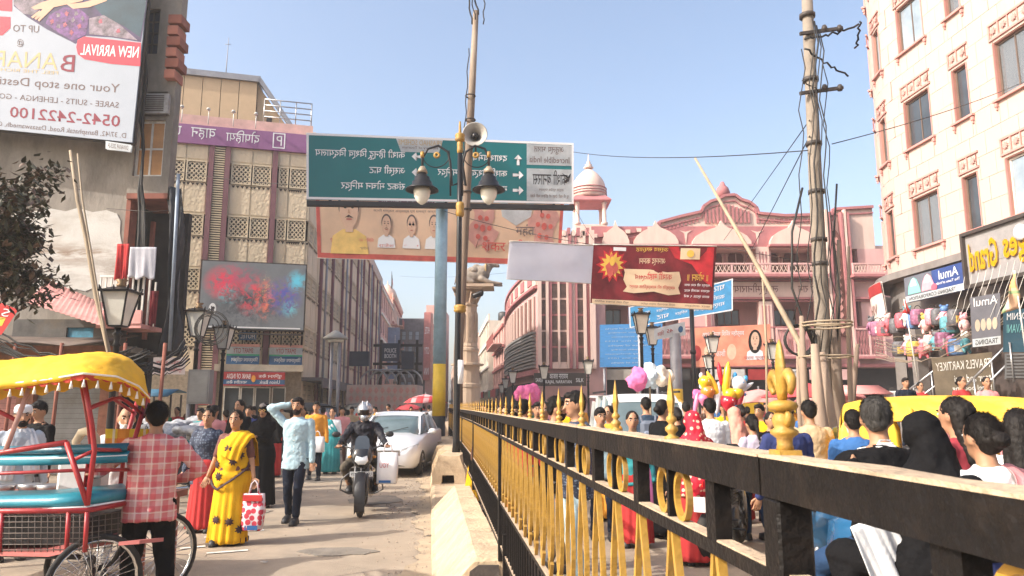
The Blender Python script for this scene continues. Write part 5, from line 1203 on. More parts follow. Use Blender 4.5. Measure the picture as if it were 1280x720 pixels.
# ================================================================ SIGNS, POLES, LAMPS, BANNERS
# big saree billboard on the concrete building
tb = thing('saree_billboard', 'huge pale saree billboard with mirrored lettering on the concrete building', 'billboard', (0,0,0))
m_ph = M('hair_print', (.10,.075,.07), .7, var=.3); YB = 17.2; tl, tr, bl, br = P(-150,-70,YB+.1), P(190,-70,YB), P(-150,147,YB+.1), P(165,178,YB)
m_bb = M('billboard_pale', (.33,.37,.43), .55, var=.04, vs=1.5, bump=.25, bs=3)
S = Sheet(flatfn(tl, tr, bl, br), tb, lay=.002, front=FRONT); S.grid(8,8,m_bb,'panel',.05)
b = MB(); [b.bar(a, c, .07) for a, c in ((tl+V((0,.12,0)),tr+V((0,.12,0))),(bl+V((0,.12,0)),br+V((0,.12,0))),(tr+V((0,.12,0)),br+V((0,.12,0))),(bl.lerp(br,.5)+V((0,.12,0)),tl.lerp(tr,.5)+V((0,.12,0))))]; b.bar(br+V((-.6,.15,.2)), br+V((-.6,.8,.2)),.06); b.bar(bl+V((2.6,.15,.2)), bl+V((2.6,.8,.2)),.06); b.build('frame', m_frame, tb)
def bbuv(px, py):           # pixel -> uv on the billboard
 v0 = 0; 
 yb = 147+(178-147)*(px+150)/(315); v = (yb-py)/(yb+70); xr_ = 165+(190-165)*(178-py)/(248); return (px+150)/(xr_+150), v
def bt4(s_, x0, y0, x1, y1, mat, **k):
 u0 = bbuv(x0, y1)[0]; u1, v1 = bbuv(x1, y0); v0 = bbuv(x1, y1)[1]; S.text(s_, u0, v0, u1, v1, mat, **k)
m_b1 = M('print_brown', (.16,.11,.10), .7, var=0, bump=0); m_b2 = M('print_maroon', (.22,.03,.05), .7, var=0, bump=0); m_b3 = M('print_gold', (.55,.42,.22), .7, var=0, bump=0); m_b4 = M('print_red', (.62,.03,.06), .6, var=.03)
bt4('Your one stop Destination', -45, 108, 150, 122, m_b1); bt4('SAREE - SUITS - LEHENGA - GOWN - DRESS', -60, 130, 149, 137, m_b1); bt4('0542-2422100', 13, 146, 151, 160, m_b2, bold=.01); bt4('D. 37/42, Bansphatak Road, Dasaswamedh, Godowlia', -30, 167, 158, 175, m_b1)
bt4('B', 76, 72, 95, 93, m_b2, lay=3); bt4('ANAR', -9, 70, 74, 90, m_b3); bt4('FEEL THE RICH', 2, 92, 74, 96, m_b3); bt4('UP TO', 17, 35, 50, 44, m_b1); bt4('@', 22, 52, 31, 62, m_b1)
uv = lambda pts: [bbuv(*q) for q in pts]
S.poly(uv([(96,62),(98,53),(106,49),(140,53),(176,57),(175,86),(140,83),(106,77),(98,71)]), m_b4, 'print', 3, sub=2); bt4('NEW ARRIVAL', 101, 62, 174, 76, m_wh, lay=5, bold=.01)
S.poly(uv([(-20,-60),(16,-60),(16,17),(-20,14)]), m_b4, 'print', 2, sub=1); S.poly(uv([(-20,22),(14,24),(14,38),(4,47),(-20,47)]), m_b4, 'print', 2, sub=1)
m_sk = M('print_saree', (.05,.03,.09), .6, var=.6, vs=2.2); m_sk2 = M('print_teal', (.02,.055,.08), .6, var=.4, vs=1.5); m_sk3 = M('print_flowers', (.13,.05,.17), .6, var=.8, vs=8); m_sk4 = M('print_silver', (.20,.16,.19), .6, var=.8, vs=5)
S.poly(uv([(16,-60),(185,-60),(183,10),(176,56),(140,50),(108,48),(95,58),(60,40),(35,24),(18,10)]), m_sk, 'print', 1, sub=3)
S.poly(uv([(120,-60),(186,-60),(182,12),(175,50),(155,36),(128,22),(112,4)]), m_sk2, 'print', 2, sub=2)
S.poly(uv([(62,22),(80,12),(100,14),(112,24),(108,46),(92,54),(70,42),(58,32)]), m_sk3, 'print', 2.5, sub=2); S.poly(uv([(112,26),(130,22),(150,34),(172,54),(140,49),(112,46)]), m_sk4, 'print', 3, sub=2); S.poly(uv([(18,0),(36,-8),(56,4),(44,22),(30,20),(18,8)]), m_sk4, 'print', 2.5, sub=2)
for i, (x, y) in enumerate(((66,30),(74,22),(84,20),(92,28),(82,34),(74,36),(100,36),(96,20),(90,44),(104,26),(126,30),(136,36),(148,42),(120,40))):
 u, v = bbuv(x, y); blot(S, u, v, .007, .012, m_sk4 if i % 2 else m_lp, 4, 5, i)
# the hand and forearms
for pts in ([(40,12),(52,6),(64,2),(84,0),(104,-6),(104,4),(86,8),(68,12),(60,20),(52,24),(50,20),(54,14),(44,15)],[(84,8),(104,6),(132,-2),(134,4),(112,12),(92,14)]):
 S.poly(uv(pts), m_skinl, 'print', 4, sub=1)
for k in range(3): S.poly(uv([(50+k*3,16+k),(40+k*4,24+k*2),(42+k*4,26+k*2),(54+k*3,18+k)]), m_skinl, 'print', 4.2+k*.2, sub=1)
t, S_ = freeboard('small white registration plate hung below the billboard', ((132,176,17.1),(164,181,17.1),(132,186,17.1),(163,190,17.1)), 0, m_sky); S_.text('DIWAKAR 2023-24',.1,.2,.9,.8,m_b1)
# ---- road sign gantry
m_green = M('sign_road_green', (.0,.15,.16), .45, var=.05, vs=2, bump=.05); m_pole = M('pole_blue', (.30,.46,.55), .45, .1, .15, 3, dirt=.5, dirtc=(.14,.2,.26)); m_py = M('pole_yellow2', (.72,.47,.03), .5, dirt=.3, dirtc=(.3,.2,.05)); m_pb = M('pole_black', (.02,.02,.02), .5, var=.3)
YG = 24.; g_top = P(549,262,YG); gx = X(549, YG, 480)
tg = thing('road_sign', 'wide green overhead road sign with mirrored Hindi names on a blue striped pole', 'road sign', (gx, YG, 0))
inv = V((gx, YG, 0))
def rel(v): return V(v)-inv
z1, z2 = Z(520,YG), Z(455,YG)
MB().lathe([(.26,.3),(.26,.42),(.215,.44),(.21,z1)], n=20).build('pole_base', m_pb, tg); MB().lathe([(.212,z1+.001),(.21,z2)], n=20).build('yellow_band', m_py, tg)
MB().lathe([(.209,z2+.001),(.195,Z(210,YG))], n=20).build('pole', m_pole, tg)
a, c, d, e = rel(P(383,166,22.4)), rel(P(717,179,24.4)), rel(P(383,249,22.4)), rel(P(717,255,24.4))
S = Sheet(flatfn(a, c, d, e), tg, lay=.008, front=FRONT); S.grid(2,2,m_green,'panel',.06)
bw = .018
for q in ((0,0,1,.035),(0,.965,1,1),(0,.035,.008,.965),(.992,.035,1,.965)): S.rect(*q, m_wh, 'border')
S.rect(.812,.04,.992,.56,m_sky); S.rect(.812,.62,.992,.96,m_sky); S.poly([(.317,.965),(.49,.965),(.475,.76),(.335,.76)],m_sky,'print',1.2,sub=1)
S.text('PRASHAD SCHEME',.325,.87,.485,.95,m_b3); S.text('Ministry of Tourism',.34,.80,.47,.85,m_b1)
for k, (r1, a0, a1, r2, b0, b1) in enumerate(((dev('काशी हिन्दू विश्व विद्यालय'),.03,.35,dev('दशाश्वमेध घाट'),.545,.735),(dev('अस्सी घाट'),.22,.35,dev('काशी विश्वनाथ मन्दिर'),.47,.735),(dev('संकट मोचन मन्दिर'),.12,.35,dev('मान मन्दिर'),.625,.735))):
 v = .62-.245*k; S.text(r1,a0,v,a1,v+.17,m_wh,bold=.006); S.text(r2,b0,v,b1,v+.17,m_wh,bold=.006)
 def arrow(cu, dx, dz, v=v):
  w, h = .021, .085; cv = v+.07
  pts = [(-1,0),(-.2,1),(-.2,.35),(1,.35),(1,-.35),(-.2,-.35),(-.2,-1)]
  if dz: S.poly([(cu+q[1]*w*.75, cv-q[0]*h) for q in pts], m_wh, 'arrow', 2, sub=1)
  else: S.poly([(cu+dx*q[0]*w, cv+q[1]*h*.8) for q in pts], m_wh, 'arrow', 2, sub=1)
 arrow(.395, 1, 0); arrow(.778, -1, 1 if k == 0 else 0)
S.text('Incredible India',.822,.66,.982,.76,m_b1); S.text(dev('अतुल्य भारत'),.84,.80,.96,.92,m_b1); S.text(dev('उत्तर प्रदेश पर्यटन'),.86,.19,.96,.25,m_b1); S.text(dev('यू पी नहीं देखा तो इंडिया नहीं देखा'),.825,.08,.98,.15,m_b1)
S.text(dev('काशी बनारस'),.835,.30,.975,.54,m_pb); S.poly([(.95,.50),(.985,.42),(.988,.5),(.98,.36),(.955,.34),(.975,.36),(.98,.42)],m_pb,'print',3,sub=1)
b = MB()
for k in (.08,.5,.92): b.bar(S.fn(k,0)+V((0,.1,-.05)), S.fn(k,1)+V((0,.1,0)), .08)
b.bar(d+V((0,.06,-.12)), e+V((0,.06,-.12)), .2, .16); b.bar(a.lerp(d,.3)+V((0,.22,0)), c.lerp(e,.3)+V((0,.22,0)), .12); b.build('support_frame', m_pb, tg)
# ---- political banner behind the sign
YN = 27.
def hung(label, tl, tr, bl, br, mat, amp=.05, nw=5, name='banner', back=None, lay=.006, sagv=.0):
 t = thing(name, label, 'banner', (0,0,0)); tl, tr, bl, br = map(V, (tl, tr, bl, br))
 f0 = flatfn(tl, tr, bl, br)
 def fn(u, v):
  p = f0(u, v); w = amp*(math.sin(nw*2*math.pi*u+2*v)*.6+math.sin(nw*3.1*u-3*v+1)*.4)*(.35+.65*(1-abs(2*v-1)))
  return p+V((0, w, -sagv*4*u*(1-u)))
 S = Sheet(fn, t, lay=lay, front=FRONT); S.grid(36, 10, mat, 'sheet', .01, back=back)
 b = MB(); b.tube([fn(i/20,1.0)+V((0,0,.01)) for i in range(21)], .02, 5); b.tube([fn(i/20,0)-V((0,0,.01)) for i in range(21)], .012, 5); b.build('edge_rope', m_framew, t)
 return t, S
m_ban = M('banner_cream', (.84,.62,.44), .7, var=.12, vs=.7); m_banr = M('banner_red', (.70,.16,.13), .7, var=.2); m_bp = M('banner_pink', (.72,.40,.34), .7, var=.2, vs=2); m_bpr = M('banner_purple', (.30,.08,.17), .7, var=.1)
t, S = hung('long orange and cream political banner with portraits stretched behind the road sign', P(394,232,YN), P(706,236,YN+2), P(397,322,YN), P(700,332,YN+2), m_ban, .05, 3)
for q in ((0,0,1,.07),(0,.93,1,1),(0,.07,.014,.93),(.986,.07,1,.93)): S.rect(*q, m_banr, 'border', 1, 16)
portrait(S,.125,.66,.05,.27,M('cloth_saffron',(.75,.50,.16),.8),stache=True,hairm=m_ph)
portrait(S,.27,.47,.024,.14,m_wh,stache=True,hairm=m_ph); portrait(S,.37,.47,.024,.14,m_wh,glasses=True,hairm=m_ph); portrait(S,.46,.47,.024,.14,m_wh,hairm=m_ph)
S.rect(.24,.72,.50,.90,m_bpr,lay=1.5); S.text(dev('दिनांक: 15 दिसम्बर'),.25,.745,.49,.875,m_wh,False,lay=3); S.text(dev('काशी मण्डल अध्यक्ष एवं समस्त कार्यकर्ता'),.22,.64,.5,.69,m_b1,False)
S.text(dev('युवा कार्यकर्ता विकास समिति'),.05,.22,.22,.29,m_banr,False); S.text(dev('वाराणसी उत्तर प्रदेश'),.07,.12,.2,.17,m_b1,False)
for k in range(3): S.text(dev(('राजेश','सुरेश','महेश')[k]),.24+k*.1,.17,.30+k*.1,.22,m_banr,False)
for u, v, ru, rv in ((.66,.46,.055,.30),(.92,.5,.055,.32)): blot(S,u,v,ru,rv,m_bp,2,5,int(u*50)); [S.oval(u+ru*.5*math.cos(a),v+rv*.5*math.sin(a),.010,.035,m_banr,lay=4,n=8) for a in (0,1,2,3,4,5.2)]; S.oval(u,v,.012,.05,m_banr,lay=4,n=8)
S.poly([(.72,.95),(.88,.95),(.86,.62),(.80,.50),(.74,.62)],m_sky,'print',2.5,sub=2); S.oval(.8,.86,.045,.13,m_skinl,lay=4)
S.text(dev('महंत'),.80,.36,.88,.52,m_b1,False,lay=5,bold=.01); S.text(dev('शंकर पुरी'),.66,.12,.84,.32,m_banr,False,lay=5,bold=.01)
ob = MB()
for p, q in ((P(394,232,YN),P(225,215,31)),(P(706,236,YN+2),P(742,300,42))): ob.tube(sag(p,q,.1,8), .012, 4)
tag(ob.build('banner_rope', m_frame), 'thin ropes holding the orange banner to the buildings', 'rope')
# ---- white back of a banner and the dark red banner
m_wb = M('banner_white', (.84,.86,.92), .7, var=.06, vs=1)
t, S = hung('blank white banner back with soft folds left of the dark red banner', P(637,302,19.2), P(742,307,20.6), P(633,348,19.2), P(739,354,20.6), m_wb, .16, 1.3)
m_dr = M('banner_darkred', (.16,.012,.018), .6, var=.7, vs=1.1); m_dr2 = M('banner_scarlet', (.50,.02,.03), .6, var=.4, vs=2); m_gold = M('print_yellow', (.75,.48,.08), .6, var=.1, bump=0); m_crm = M('print_cream', (.72,.55,.36), .6, var=.08, bump=0)
t, S = hung('dark red festival banner with glowing flower and cream scroll', P(741,306,20.6), P(896,308,21.4), P(738,379,20.6), P(891,387,21.4), m_dr, .05, 3, sagv=0)
S.poly([(.6,.99),(.98,.99),(.98,.35),(.9,.45),(.8,.7),(.66,.8)],m_dr2,'print',1,sub=4)
n = 26; S.poly([(.155+(.125 if k%2 else .085)*math.cos(2*math.pi*k/n),.66+(.30 if k%2 else .2)*math.sin(2*math.pi*k/n)) for k in range(n)],m_dr2,'print',2,sub=1)
S.poly([(.155+(.095 if k%2 else .06)*math.cos(2*math.pi*k/n),.66+(.23 if k%2 else .15)*math.sin(2*math.pi*k/n)) for k in range(n)],m_gold,'print',3,sub=1); blot(S,.155,.62,.04,.18,m_banr,4,4,3); S.oval(.155,.72,.02,.08,m_gold,lay=5)
S.poly([(.25,.60),(.26,.54),(.25,.42),(.28,.30),(.25,.22),(.34,.20),(.5,.24),(.62,.19),(.72,.22),(.70,.32),(.72,.44),(.70,.58),(.6,.56),(.45,.60)],m_crm,'print',3,sub=2)
S.text(dev('उत्सव सप्ताह'),.34,.88,.6,.96,m_gold,lay=4); S.text(dev('आनन्द कानन'),.37,.66,.58,.78,m_crm,lay=4); S.text(dev('काशी महोत्सव'),.34,.40,.64,.56,m_dr2,lay=5); S.text(dev('संस्कृति की सांस्कृतिक यात्रा'),.30,.27,.67,.35,m_dr2,lay=5)
S.text(dev('॥ भोजन ॥'),.77,.44,.94,.58,m_gold,lay=4); [S.text(dev(s_),.75,v,.96,v+.06,m_wh,lay=4) for s_, v in (('महन्त जी राम नगर','' or .34),('स्थान काशी घाट',.25),('समय प्रात: ९ बजे',.16))]
S.rect(.7,.78,.86,.96,m_crm,lay=4,n=4); S.oval(.78,.87,.03,.06,m_gold,lay=6); S.rect(.16,.90,.26,.96,m_wh,lay=4,n=4); S.rect(.01,-.0,.99,.075,m_crm,lay=3,n=16)
S.text(dev('श्री राम दरबार समिति'),.03,.015,.3,.06,m_b1,lay=5); S.text(dev('काशी वाराणसी उत्तर प्रदेश'),.4,.015,.68,.06,m_b1,lay=5); S.text(dev('सादर आमंत्रण'),.76,.015,.97,.06,m_b1,lay=5)
ob = MB(); ob.tube(sag(P(741,306,20.6),P(549,262,24),.1,8), .01, 4); ob.tube([P(896,308,21.4),P(1022,330,21)], .01, 4); tag(ob.build('banner_rope', m_frame), 'thin ropes holding the dark red banner between pole and tree poles', 'rope')
# ---- tall wooden pole and double headed lamp post with loudspeaker
m_wood = M('pole_wood', (.16,.115,.085), .85, var=.4, vs=3, bump=.5, bs=20, dirt=.6, dirtc=(.42,.36,.28), stretch=(1,1,.12))
MB_ = MB(); MB_.tube([V((X(573,17.5,490),17.5,0)), P(573,440,17.5), P(583,250,17.5), P(590,110,17.6), P(595,14,17.6)], [.115,.11,.10,.09,.07], 12); tp = thing('utility_pole', 'tall weathered wooden pole leaning behind the double lamp post', 'pole', (0,0,0)); MB_.build('pole', m_wood, tp)
b = MB(); 
for py in (240,262,150,120): p = P(583 if py > 200 else 588, py, 17.5); b.torus(p, .12, .02, 14, 5, 'z')
b.build('band', m_frame, tp)
cables('cables climbing the wooden pole towards the sky', [(P(590+k*4,30-k*6,17.4), P(578+k*2,-60,17.2)) for k in range(3)]+[(P(586,60,17.3),P(579,200,17.3)), (P(604,30,17.4),P(608,-40,17.3))], 'cable', .02, .0, .02)
YL = 15.8; lx = X(571, YL, 500)
tl_ = thing('double_lamp_post', 'black and gold lamp post with two bell shaped lamps beside the wooden pole', 'lamp post', (lx, YL, 0)); inv2 = V((lx, YL, 0))
def rl_(px, py, Y=YL): return P(px, py, Y)-inv2
m_lb2 = M('lamp_black', (.015,.015,.017), .35, .3, .2, 5, .05); m_lg = M('lamp_glass', (.72,.70,.62), .25, 0, .1, 4, 0, spec=.8)
pz = lambda py: Z(py, YL)
tpx = rl_(575,160); pc_ = [V((0,0,.4)), rl_(573,440), rl_(574,330), rl_(575,260)]
b = MB(); b.tube([V((0,0,.4)), V((0,0,.9)), rl_(572,430), rl_(574,300), rl_(575,180)], [.12,.07,.065,.06,.05], 12); b.lathe([(.16,.35),(.16,.5),(.1,.62)], n=16); b.build('pole', m_lb2, tl_)
def gold(py, h, r): p = rl_(575, py); MB().lathe([(r*.6,-h/2),(r,-h/2+.02),(r*1.15,-h*.2),(r,0),(r*1.15,h*.2),(r,h/2-.02),(r*.6,h/2)], p, 14).build('gold_collar', m_fg, tl_)
gold(262, .34, .085); gold(172, .2, .10); gold(184, .3, .06); gold(386, .18, .12)
b = MB(); b.tube([rl_(575,180), rl_(575,152)], [.05,.02], 8); b.build('spike', m_fg, tl_)
b = MB(); p = rl_(575,465); b.lathe([(.075,-.25),(.075,.25)], p, 12); b.build('white_band', m_wh, tl_)
for sgn in (-1, 1):
 bp = (555 if sgn < 0 else 592); tip = (528 if sgn < 0 else 611)
 b = MB(); b.tube([rl_(575,228), rl_(565 if sgn<0 else 582,232), rl_(563 if sgn<0 else 578,205), rl_(560 if sgn<0 else 582,190), rl_(548 if sgn<0 else 594,182), rl_(535 if sgn<0 else 606,186), rl_(tip,197), rl_(tip,212)], .028, 8)
 c = rl_(545 if sgn<0 else 596,193); b.torus(c, .30, .012, 22, 5, 'y', a0=math.pi*.9, a1=2.1*math.pi); b.tube([rl_(563 if sgn<0 else 578,245), rl_(563 if sgn<0 else 578,200)], .022, 6)
 b.build('arm', m_lb2, tl_); c2 = rl_(tip,212); MB().torus(rl_(546 if sgn<0 else 595,194), .05,.03,10,6,'y').build('rosette', m_fg, tl_); MB().tube([rl_(tip,190), rl_(tip,197)], .045, 8).build('gold_collar', m_fg, tl_)
 MB().lathe([(.05,.0),(.09,-.06),(.11,-.14),(.17,-.18),(.18,-.26),(.22,-.29),(.23,-.36),(.36,-.45),(.37,-.48),(.33,-.47),(.2,-.40)], c2, 20).build('lamp_shade', m_lb2, tl_)
 b = MB(); b.lathe([(.05,.02),(.10,-.06),(.12,-.13),(.05,-.14)], c2+V((0,0,.05)), 16); b.build('shade_cap', M('cap_bronze', (.30,.24,.17), .5, .2), tl_)
 MB().lathe([(.17,-.42),(.19,-.50),(.17,-.62),(.11,-.74),(.03,-.80)], c2, 18).build('lamp_globe', m_lg, tl_)
# loudspeaker horn
p = P(594,170,16.9); th_ = thing('loudspeaker', 'grey horn loudspeaker tied to the wooden pole above the sign', 'loudspeaker', p)
T = Matrix.Rotation(R(90), 4, 'X')
MB().lathe([(.05,-.35),(.07,-.2),(.12,-.05),(.20,.06),(.29,.12),(.30,.135),(.28,.13),(.17,.03),(.10,-.08),(.06,-.16)], n=26, T=T).build('horn', M('horn_grey', (.36,.34,.31), .6, .1, .2, 4, dirt=.4), th_)
MB().lathe([(.02,.08),(.07,.06),(.09,-.02),(.05,-.1)], n=16, T=T).build('driver', m_lb2, th_); b = MB(); b.bar((0,.3,-.05),(-.02,.65,-.25),.04); b.lathe([(.09,-.5),(.1,-.34)], n=14, T=T); b.build('bracket', m_frame, th_)
# ---- monument column with the seated bull
YC = 35.; cxm = X(584, YC, 470); m_st = M('monument_stone', (.50,.38,.28), .85, var=.12, vs=1.5, bump=.3, dirt=.5, dirtc=(.34,.27,.21)); cz = lambda py: Z(py, YC); uC = YC/F
tm = thing('monument_column', 'carved sandstone column with a round shaft standing in the crossing', 'column', (cxm, YC, 0)); tm.scale = (.62,.62,1)
def oct_(b, z0, z1, r0, r1=None, n=16): b.lathe([(r0,z0),(r1 or r0,z1)], n=n, smooth=False)
b = MB(); oct_(b,0,.9,2.0,1.9,8); oct_(b,.9,1.5,1.5,1.4,8); b.build('plinth', m_st, tm)
b = MB(); b.lathe([(.98,1.5),(.98,cz(485)),(1.04,cz(484)),(1.04,cz(480)),(.92,cz(479)),(.92,cz(458)),(1.25,cz(457)),(1.25,cz(455)),(.80,cz(454)),(.80,cz(440)),(.86,cz(439)),(.86,cz(436)),(.76,cz(435)),(.78,cz(433)),(.74,cz(430)),(.70,cz(384)),(.76,cz(383)),(.80,cz(381)),(.62,cz(380)),(.58,cz(376)),(.62,cz(372)),(.90,cz(364)),(.70,cz(363))], n=16, smooth=False); b.build('shaft', m_st, tm)
for k in range(8):
 a = k*math.pi/4+.3; b = MB(); T = Matrix.Rotation(a, 4, 'Z'); z0, z1 = cz(428), cz(390)
 b.prism([(-.17,z0),(.17,z0),(.17,z1-.15),(0,z1),(-.17,z1-.15)], 'y', -.765, -.70, T=T); b.build('niche', m_st, tm)
 b = MB(); b.prism([(-.09,z0+.2),(.09,z0+.2),(.09,z1-.4),(0,z1-.2),(-.09,z1-.4)], 'y', -.79, -.766, T=T); b.build('carving', M('stone_dark',(.36,.27,.2),.9), tm)
 b = MB(); T2 = Matrix.Rotation(a, 4, 'Z'); b.cap((.7,0,cz(378)),(1.05,0,cz(368)),.09,.05,6,T=T2); b.build('bracket', m_st, tm)
MB().rings([[(sx*1.15, sy*1.15, z) for sx, sy in ((-1,-1),(1,-1),(1,1),(-1,1))] for z in (cz(363.5), cz(361.5))]+[[(sx*1.35+.65, sy*1.25, z) for sx, sy in ((-1,-1),(1,-1),(1,1),(-1,1))] for z in (cz(361), cz(357.5))], 0, False).build('capital', m_st, tm)
b = MB(); b.cap((.5,-1.0,cz(372)),(1.1,-1.1,cz(369)),.12,.16,8); b.build('floodlight', m_lb2, tm)
tbull = thing('bull_statue', 'stone statue of a seated bull facing right on top of the column', 'statue', (cxm+.45, YC, cz(357.5))); m_bull = M('bull_stone', (.27,.23,.19), .8, var=.4, vs=3, dirt=.6, dirtc=(.06,.05,.045))
b = MB(); b.ell((-.35,0,.42),(.72,.42,.40),16,10); b.ell((.18,0,.58),(.42,.36,.42),14,9); b.ell((-.05,0,.90),(.22,.16,.18),12,7); b.cap((.28,0,.65),(.62,0,1.05),.30,.18,12); b.cap((.60,0,1.10),(.92,0,1.0),.19,.11,12); b.cap((.92,0,1.0),(.99,0,.97),.10,.09,10)
for sy in (-1,1): b.cap((.60,sy*.12,1.2),(.55,sy*.24,1.34),.045,.03,6); b.cap((.55,sy*.24,1.34),(.62,sy*.22,1.46),.03,.01,6); b.cap((.52,sy*.17,1.13),(.44,sy*.33,1.08),.05,.03,6); b.cap((.2,sy*.3,.3),(.62,sy*.34,.13),.15,.1,8); b.cap((.62,sy*.34,.13),(1.15,sy*.3,.07),.09,.07,8); b.cap((-.7,sy*.33,.28),(-.2,sy*.42,.12),.2,.1,8)
b.cap((-1.0,0,.5),(-1.1,.1,.1),.06,.04,6)
remesh(b.build('body', m_bull, tbull), .04, 3)
b = MB(); b.torus((.40,0,.82), .29, .045, 18, 6, 'x', T=None); b.build('garland', M('garland_gold',(.4,.28,.12),.7), tbull); b = MB(); b.ell((-.2,0,.72),(.35,.40,.22),12,6); b.build('saddle_cloth', m_bull, tbull)
# ---- lantern street lamps
def lantern(label, px, ytop, ybase_px, Y, H=None, zl=None, group='lantern street lamps'):
 """lantern whose crown reaches the pixel ytop"""
 x = X(px, Y, (ytop+480)/2); top = P(px, ytop, Y).z; t = thing('lantern_lamp', label, 'street lamp', (x, Y, 0), 0, group); s = 1.0; lh = .62*s
 z = top-.24; b = MB(); b.lathe([(.15,0),(.15,.35),(.10,.45),(.075,.6),(.06,1.2),(.05,z-lh-.35),(.08,z-lh-.33),(.045,z-lh-.27),(.06,z-lh-.16),(.09,z-lh-.12),(.04,z-lh-.08),(.06,z-lh-.01)], n=12); b.build('pole', m_lb2, t)
 b = MB()
 def sq(w, zz): return [(sx*w, sy*w, zz) for sx, sy in ((-1,-1),(1,-1),(1,1),(-1,1))]
 b.rings([sq(.125, z-lh+.002), sq(.125,z-lh+.03)], 0, False); b.rings([sq(.27, z), sq(.28, z+.035), sq(.20,z+.06), sq(.12,z+.10)], 0, False)
 for sx, sy in ((-1,-1),(1,-1),(1,1),(-1,1)): b.bar((sx*.125,sy*.125,z-lh+.03),(sx*.23,sy*.23,z),.025); b.cap((sx*.24,sy*.24,z+.03),(sx*.26,sy*.26,z+.11),.03,.012,5)
 for a in range(4): b.cap((.0+.25*math.cos(a*math.pi/2),.25*math.sin(a*math.pi/2),z+.03),(.26*math.cos(a*math.pi/2),.26*math.sin(a*math.pi/2),z+.11),.025,.01,5)
 b.build('frame', m_lb2, t)
 b = MB(); b.rings([sq(.115,z-lh+.031), sq(.215,z-.001)], 0, False); b.build('glass', m_lg, t)
 b = MB(); b.lathe([(.07,z+.10),(.09,z+.15),(.05,z+.18),(.11,z+.24)], n=12); b.build('crown', M('crown_brass',(.22,.14,.07),.5,.4), t); return t
lantern('lantern lamp nearest the camera, in front of the pink balcony', 147, 350, 0, 13.2)
lantern('lantern lamp left of the LED screen with a grey box on its pole', 246, 379, 0, 18.5)
lantern('lower lantern lamp in front of the LED screen corner', 279, 401, 0, 22)
lantern('lantern lamp in front of the square blue hoarding, left of two', 802, 385, 0, 24)
lantern('lantern lamp right behind it in front of the square blue hoarding', 816, 403, 0, 27.5)
lantern('lantern lamp in front of the orange portrait banner, taller of two', 891, 415, 0, 30)
lantern('small lantern lamp left of the orange portrait banner lamp', 886, 440, 0, 38)
lantern('lantern lamp beside the portrait behind the golden finial', 966, 424, 0, 31)
lantern('lantern lamp in front of the striped tower right of the framed sign', 735, 446, 0, 36)
lantern('lantern lamp in front of the framed shop sign on the tower', 680, 453, 0, 38)
for k, (px, yt, Y) in enumerate(((641,460,42),(632,470,52),(627,478,62),(620,484,74))): lantern(['nearest small lantern lamp on the right of the far street','second small lantern lamp on the right of the far street','third small lantern lamp down the far street','farthest small lantern lamp down the far street'][k], px, yt, 0, Y)
p = P(868,480,25); b = MB(); b.tube([V((p.x,25,0)), V((p.x,25,Z(384,25)))], .075, 10); b.lathe([(.12,0),(.12,.4),(.09,.5)],(p.x,25,0),12); b.lathe([(.10,-.06),(.10,.06)],(p.x,25,Z(440,25)),12); tag(b.build('black_pole', m_lb2), 'plain black pole under the right half of the dark red banner', 'pole')
tmx = P(420,413,26); t = thing('mushroom_lamp', 'tall grey twin pole with a round mushroom shaped lamp hood', 'street lamp', (tmx.x,26,0))
b = MB(); b.tube([(-.12,0,0),(-.12,0,tmx.z-.35)],.055,8); b.tube([(.14,0,0),(.14,0,tmx.z-.35)],.06,8); b.build('pole', m_grey, t); MB().lathe([(.42,tmx.z-.32),(.44,tmx.z-.27),(.12,tmx.z-.04),(.02,tmx.z)], n=18).build('hood', M('hood_grey',(.36,.35,.32),.6), t); MB().lathe([(.26,tmx.z-.42),(.3,tmx.z-.325),(.1,tmx.z-.3)], n=14).build('lamp', m_lg, t)
p = P(245,470,18.3); t = thing('switch_box', 'grey electric box mounted on the lantern lamp pole', 'electric box', (p.x,18.25,0)); z0, z1 = Z(505,18.2), Z(462,18.2)
b = MB(); b.box((-.1,-.15,z0),(.42,.1,z1)); b.build('box', M('box_grey',(.20,.20,.20),.6,dirt=.4), t); MB().box((-.06,-.16,z0+.05),(.38,-.151,z1-.05)).build('door', M('box_grey2',(.24,.24,.23),.6), t); MB().tube([(-.12,0,0),(-.12,0,z1)], .05, 8).build('conduit', m_grey, t)
# ---- electricity pole with the clump of timber legs, cables, leaning bamboo at the right
m_epole = M('pole_concrete', (.22,.185,.15), .85, var=.25, vs=2, bump=.4, dirt=.5, dirtc=(.2,.16,.13)); m_log = M('log_pale', (.27,.20,.15), .8, var=.3, vs=3, bump=.5, bs=12, dirt=.5, dirtc=(.2,.15,.11), stretch=(1,1,.25))
YE = 11.5
te = thing('electricity_pole', 'tall grey electricity pole with many cables in the clump of timber props', 'pole', (0,0,0))
b = MB(); b.tube([P(1035,640,YE), P(1032,480,YE), P(1020,240,YE), P(1007,-40,YE)], [.135,.12,.105,.085], 12); b.build('pole', m_epole, te)
b = MB()
for py in (20,100,180,240,300,330): p = P(1008+(py)*.052, py, YE); b.lathe([(.13,-.03),(.13,.03)], p, 10)
b.build('band', m_frame, te)
b = MB()
for py in (46, 120): p = P(1009, py, YE); b.bar(p+V((-.16,-.1,0)), p+V((.55,-.1,.1)), .05); [b.lathe([(.04,0),(.05,.05),(.03,.1)], p+V((d,-.1,.05)), 8) for d in (.25,.5)]
b.build('cross_arm', m_frame, te)
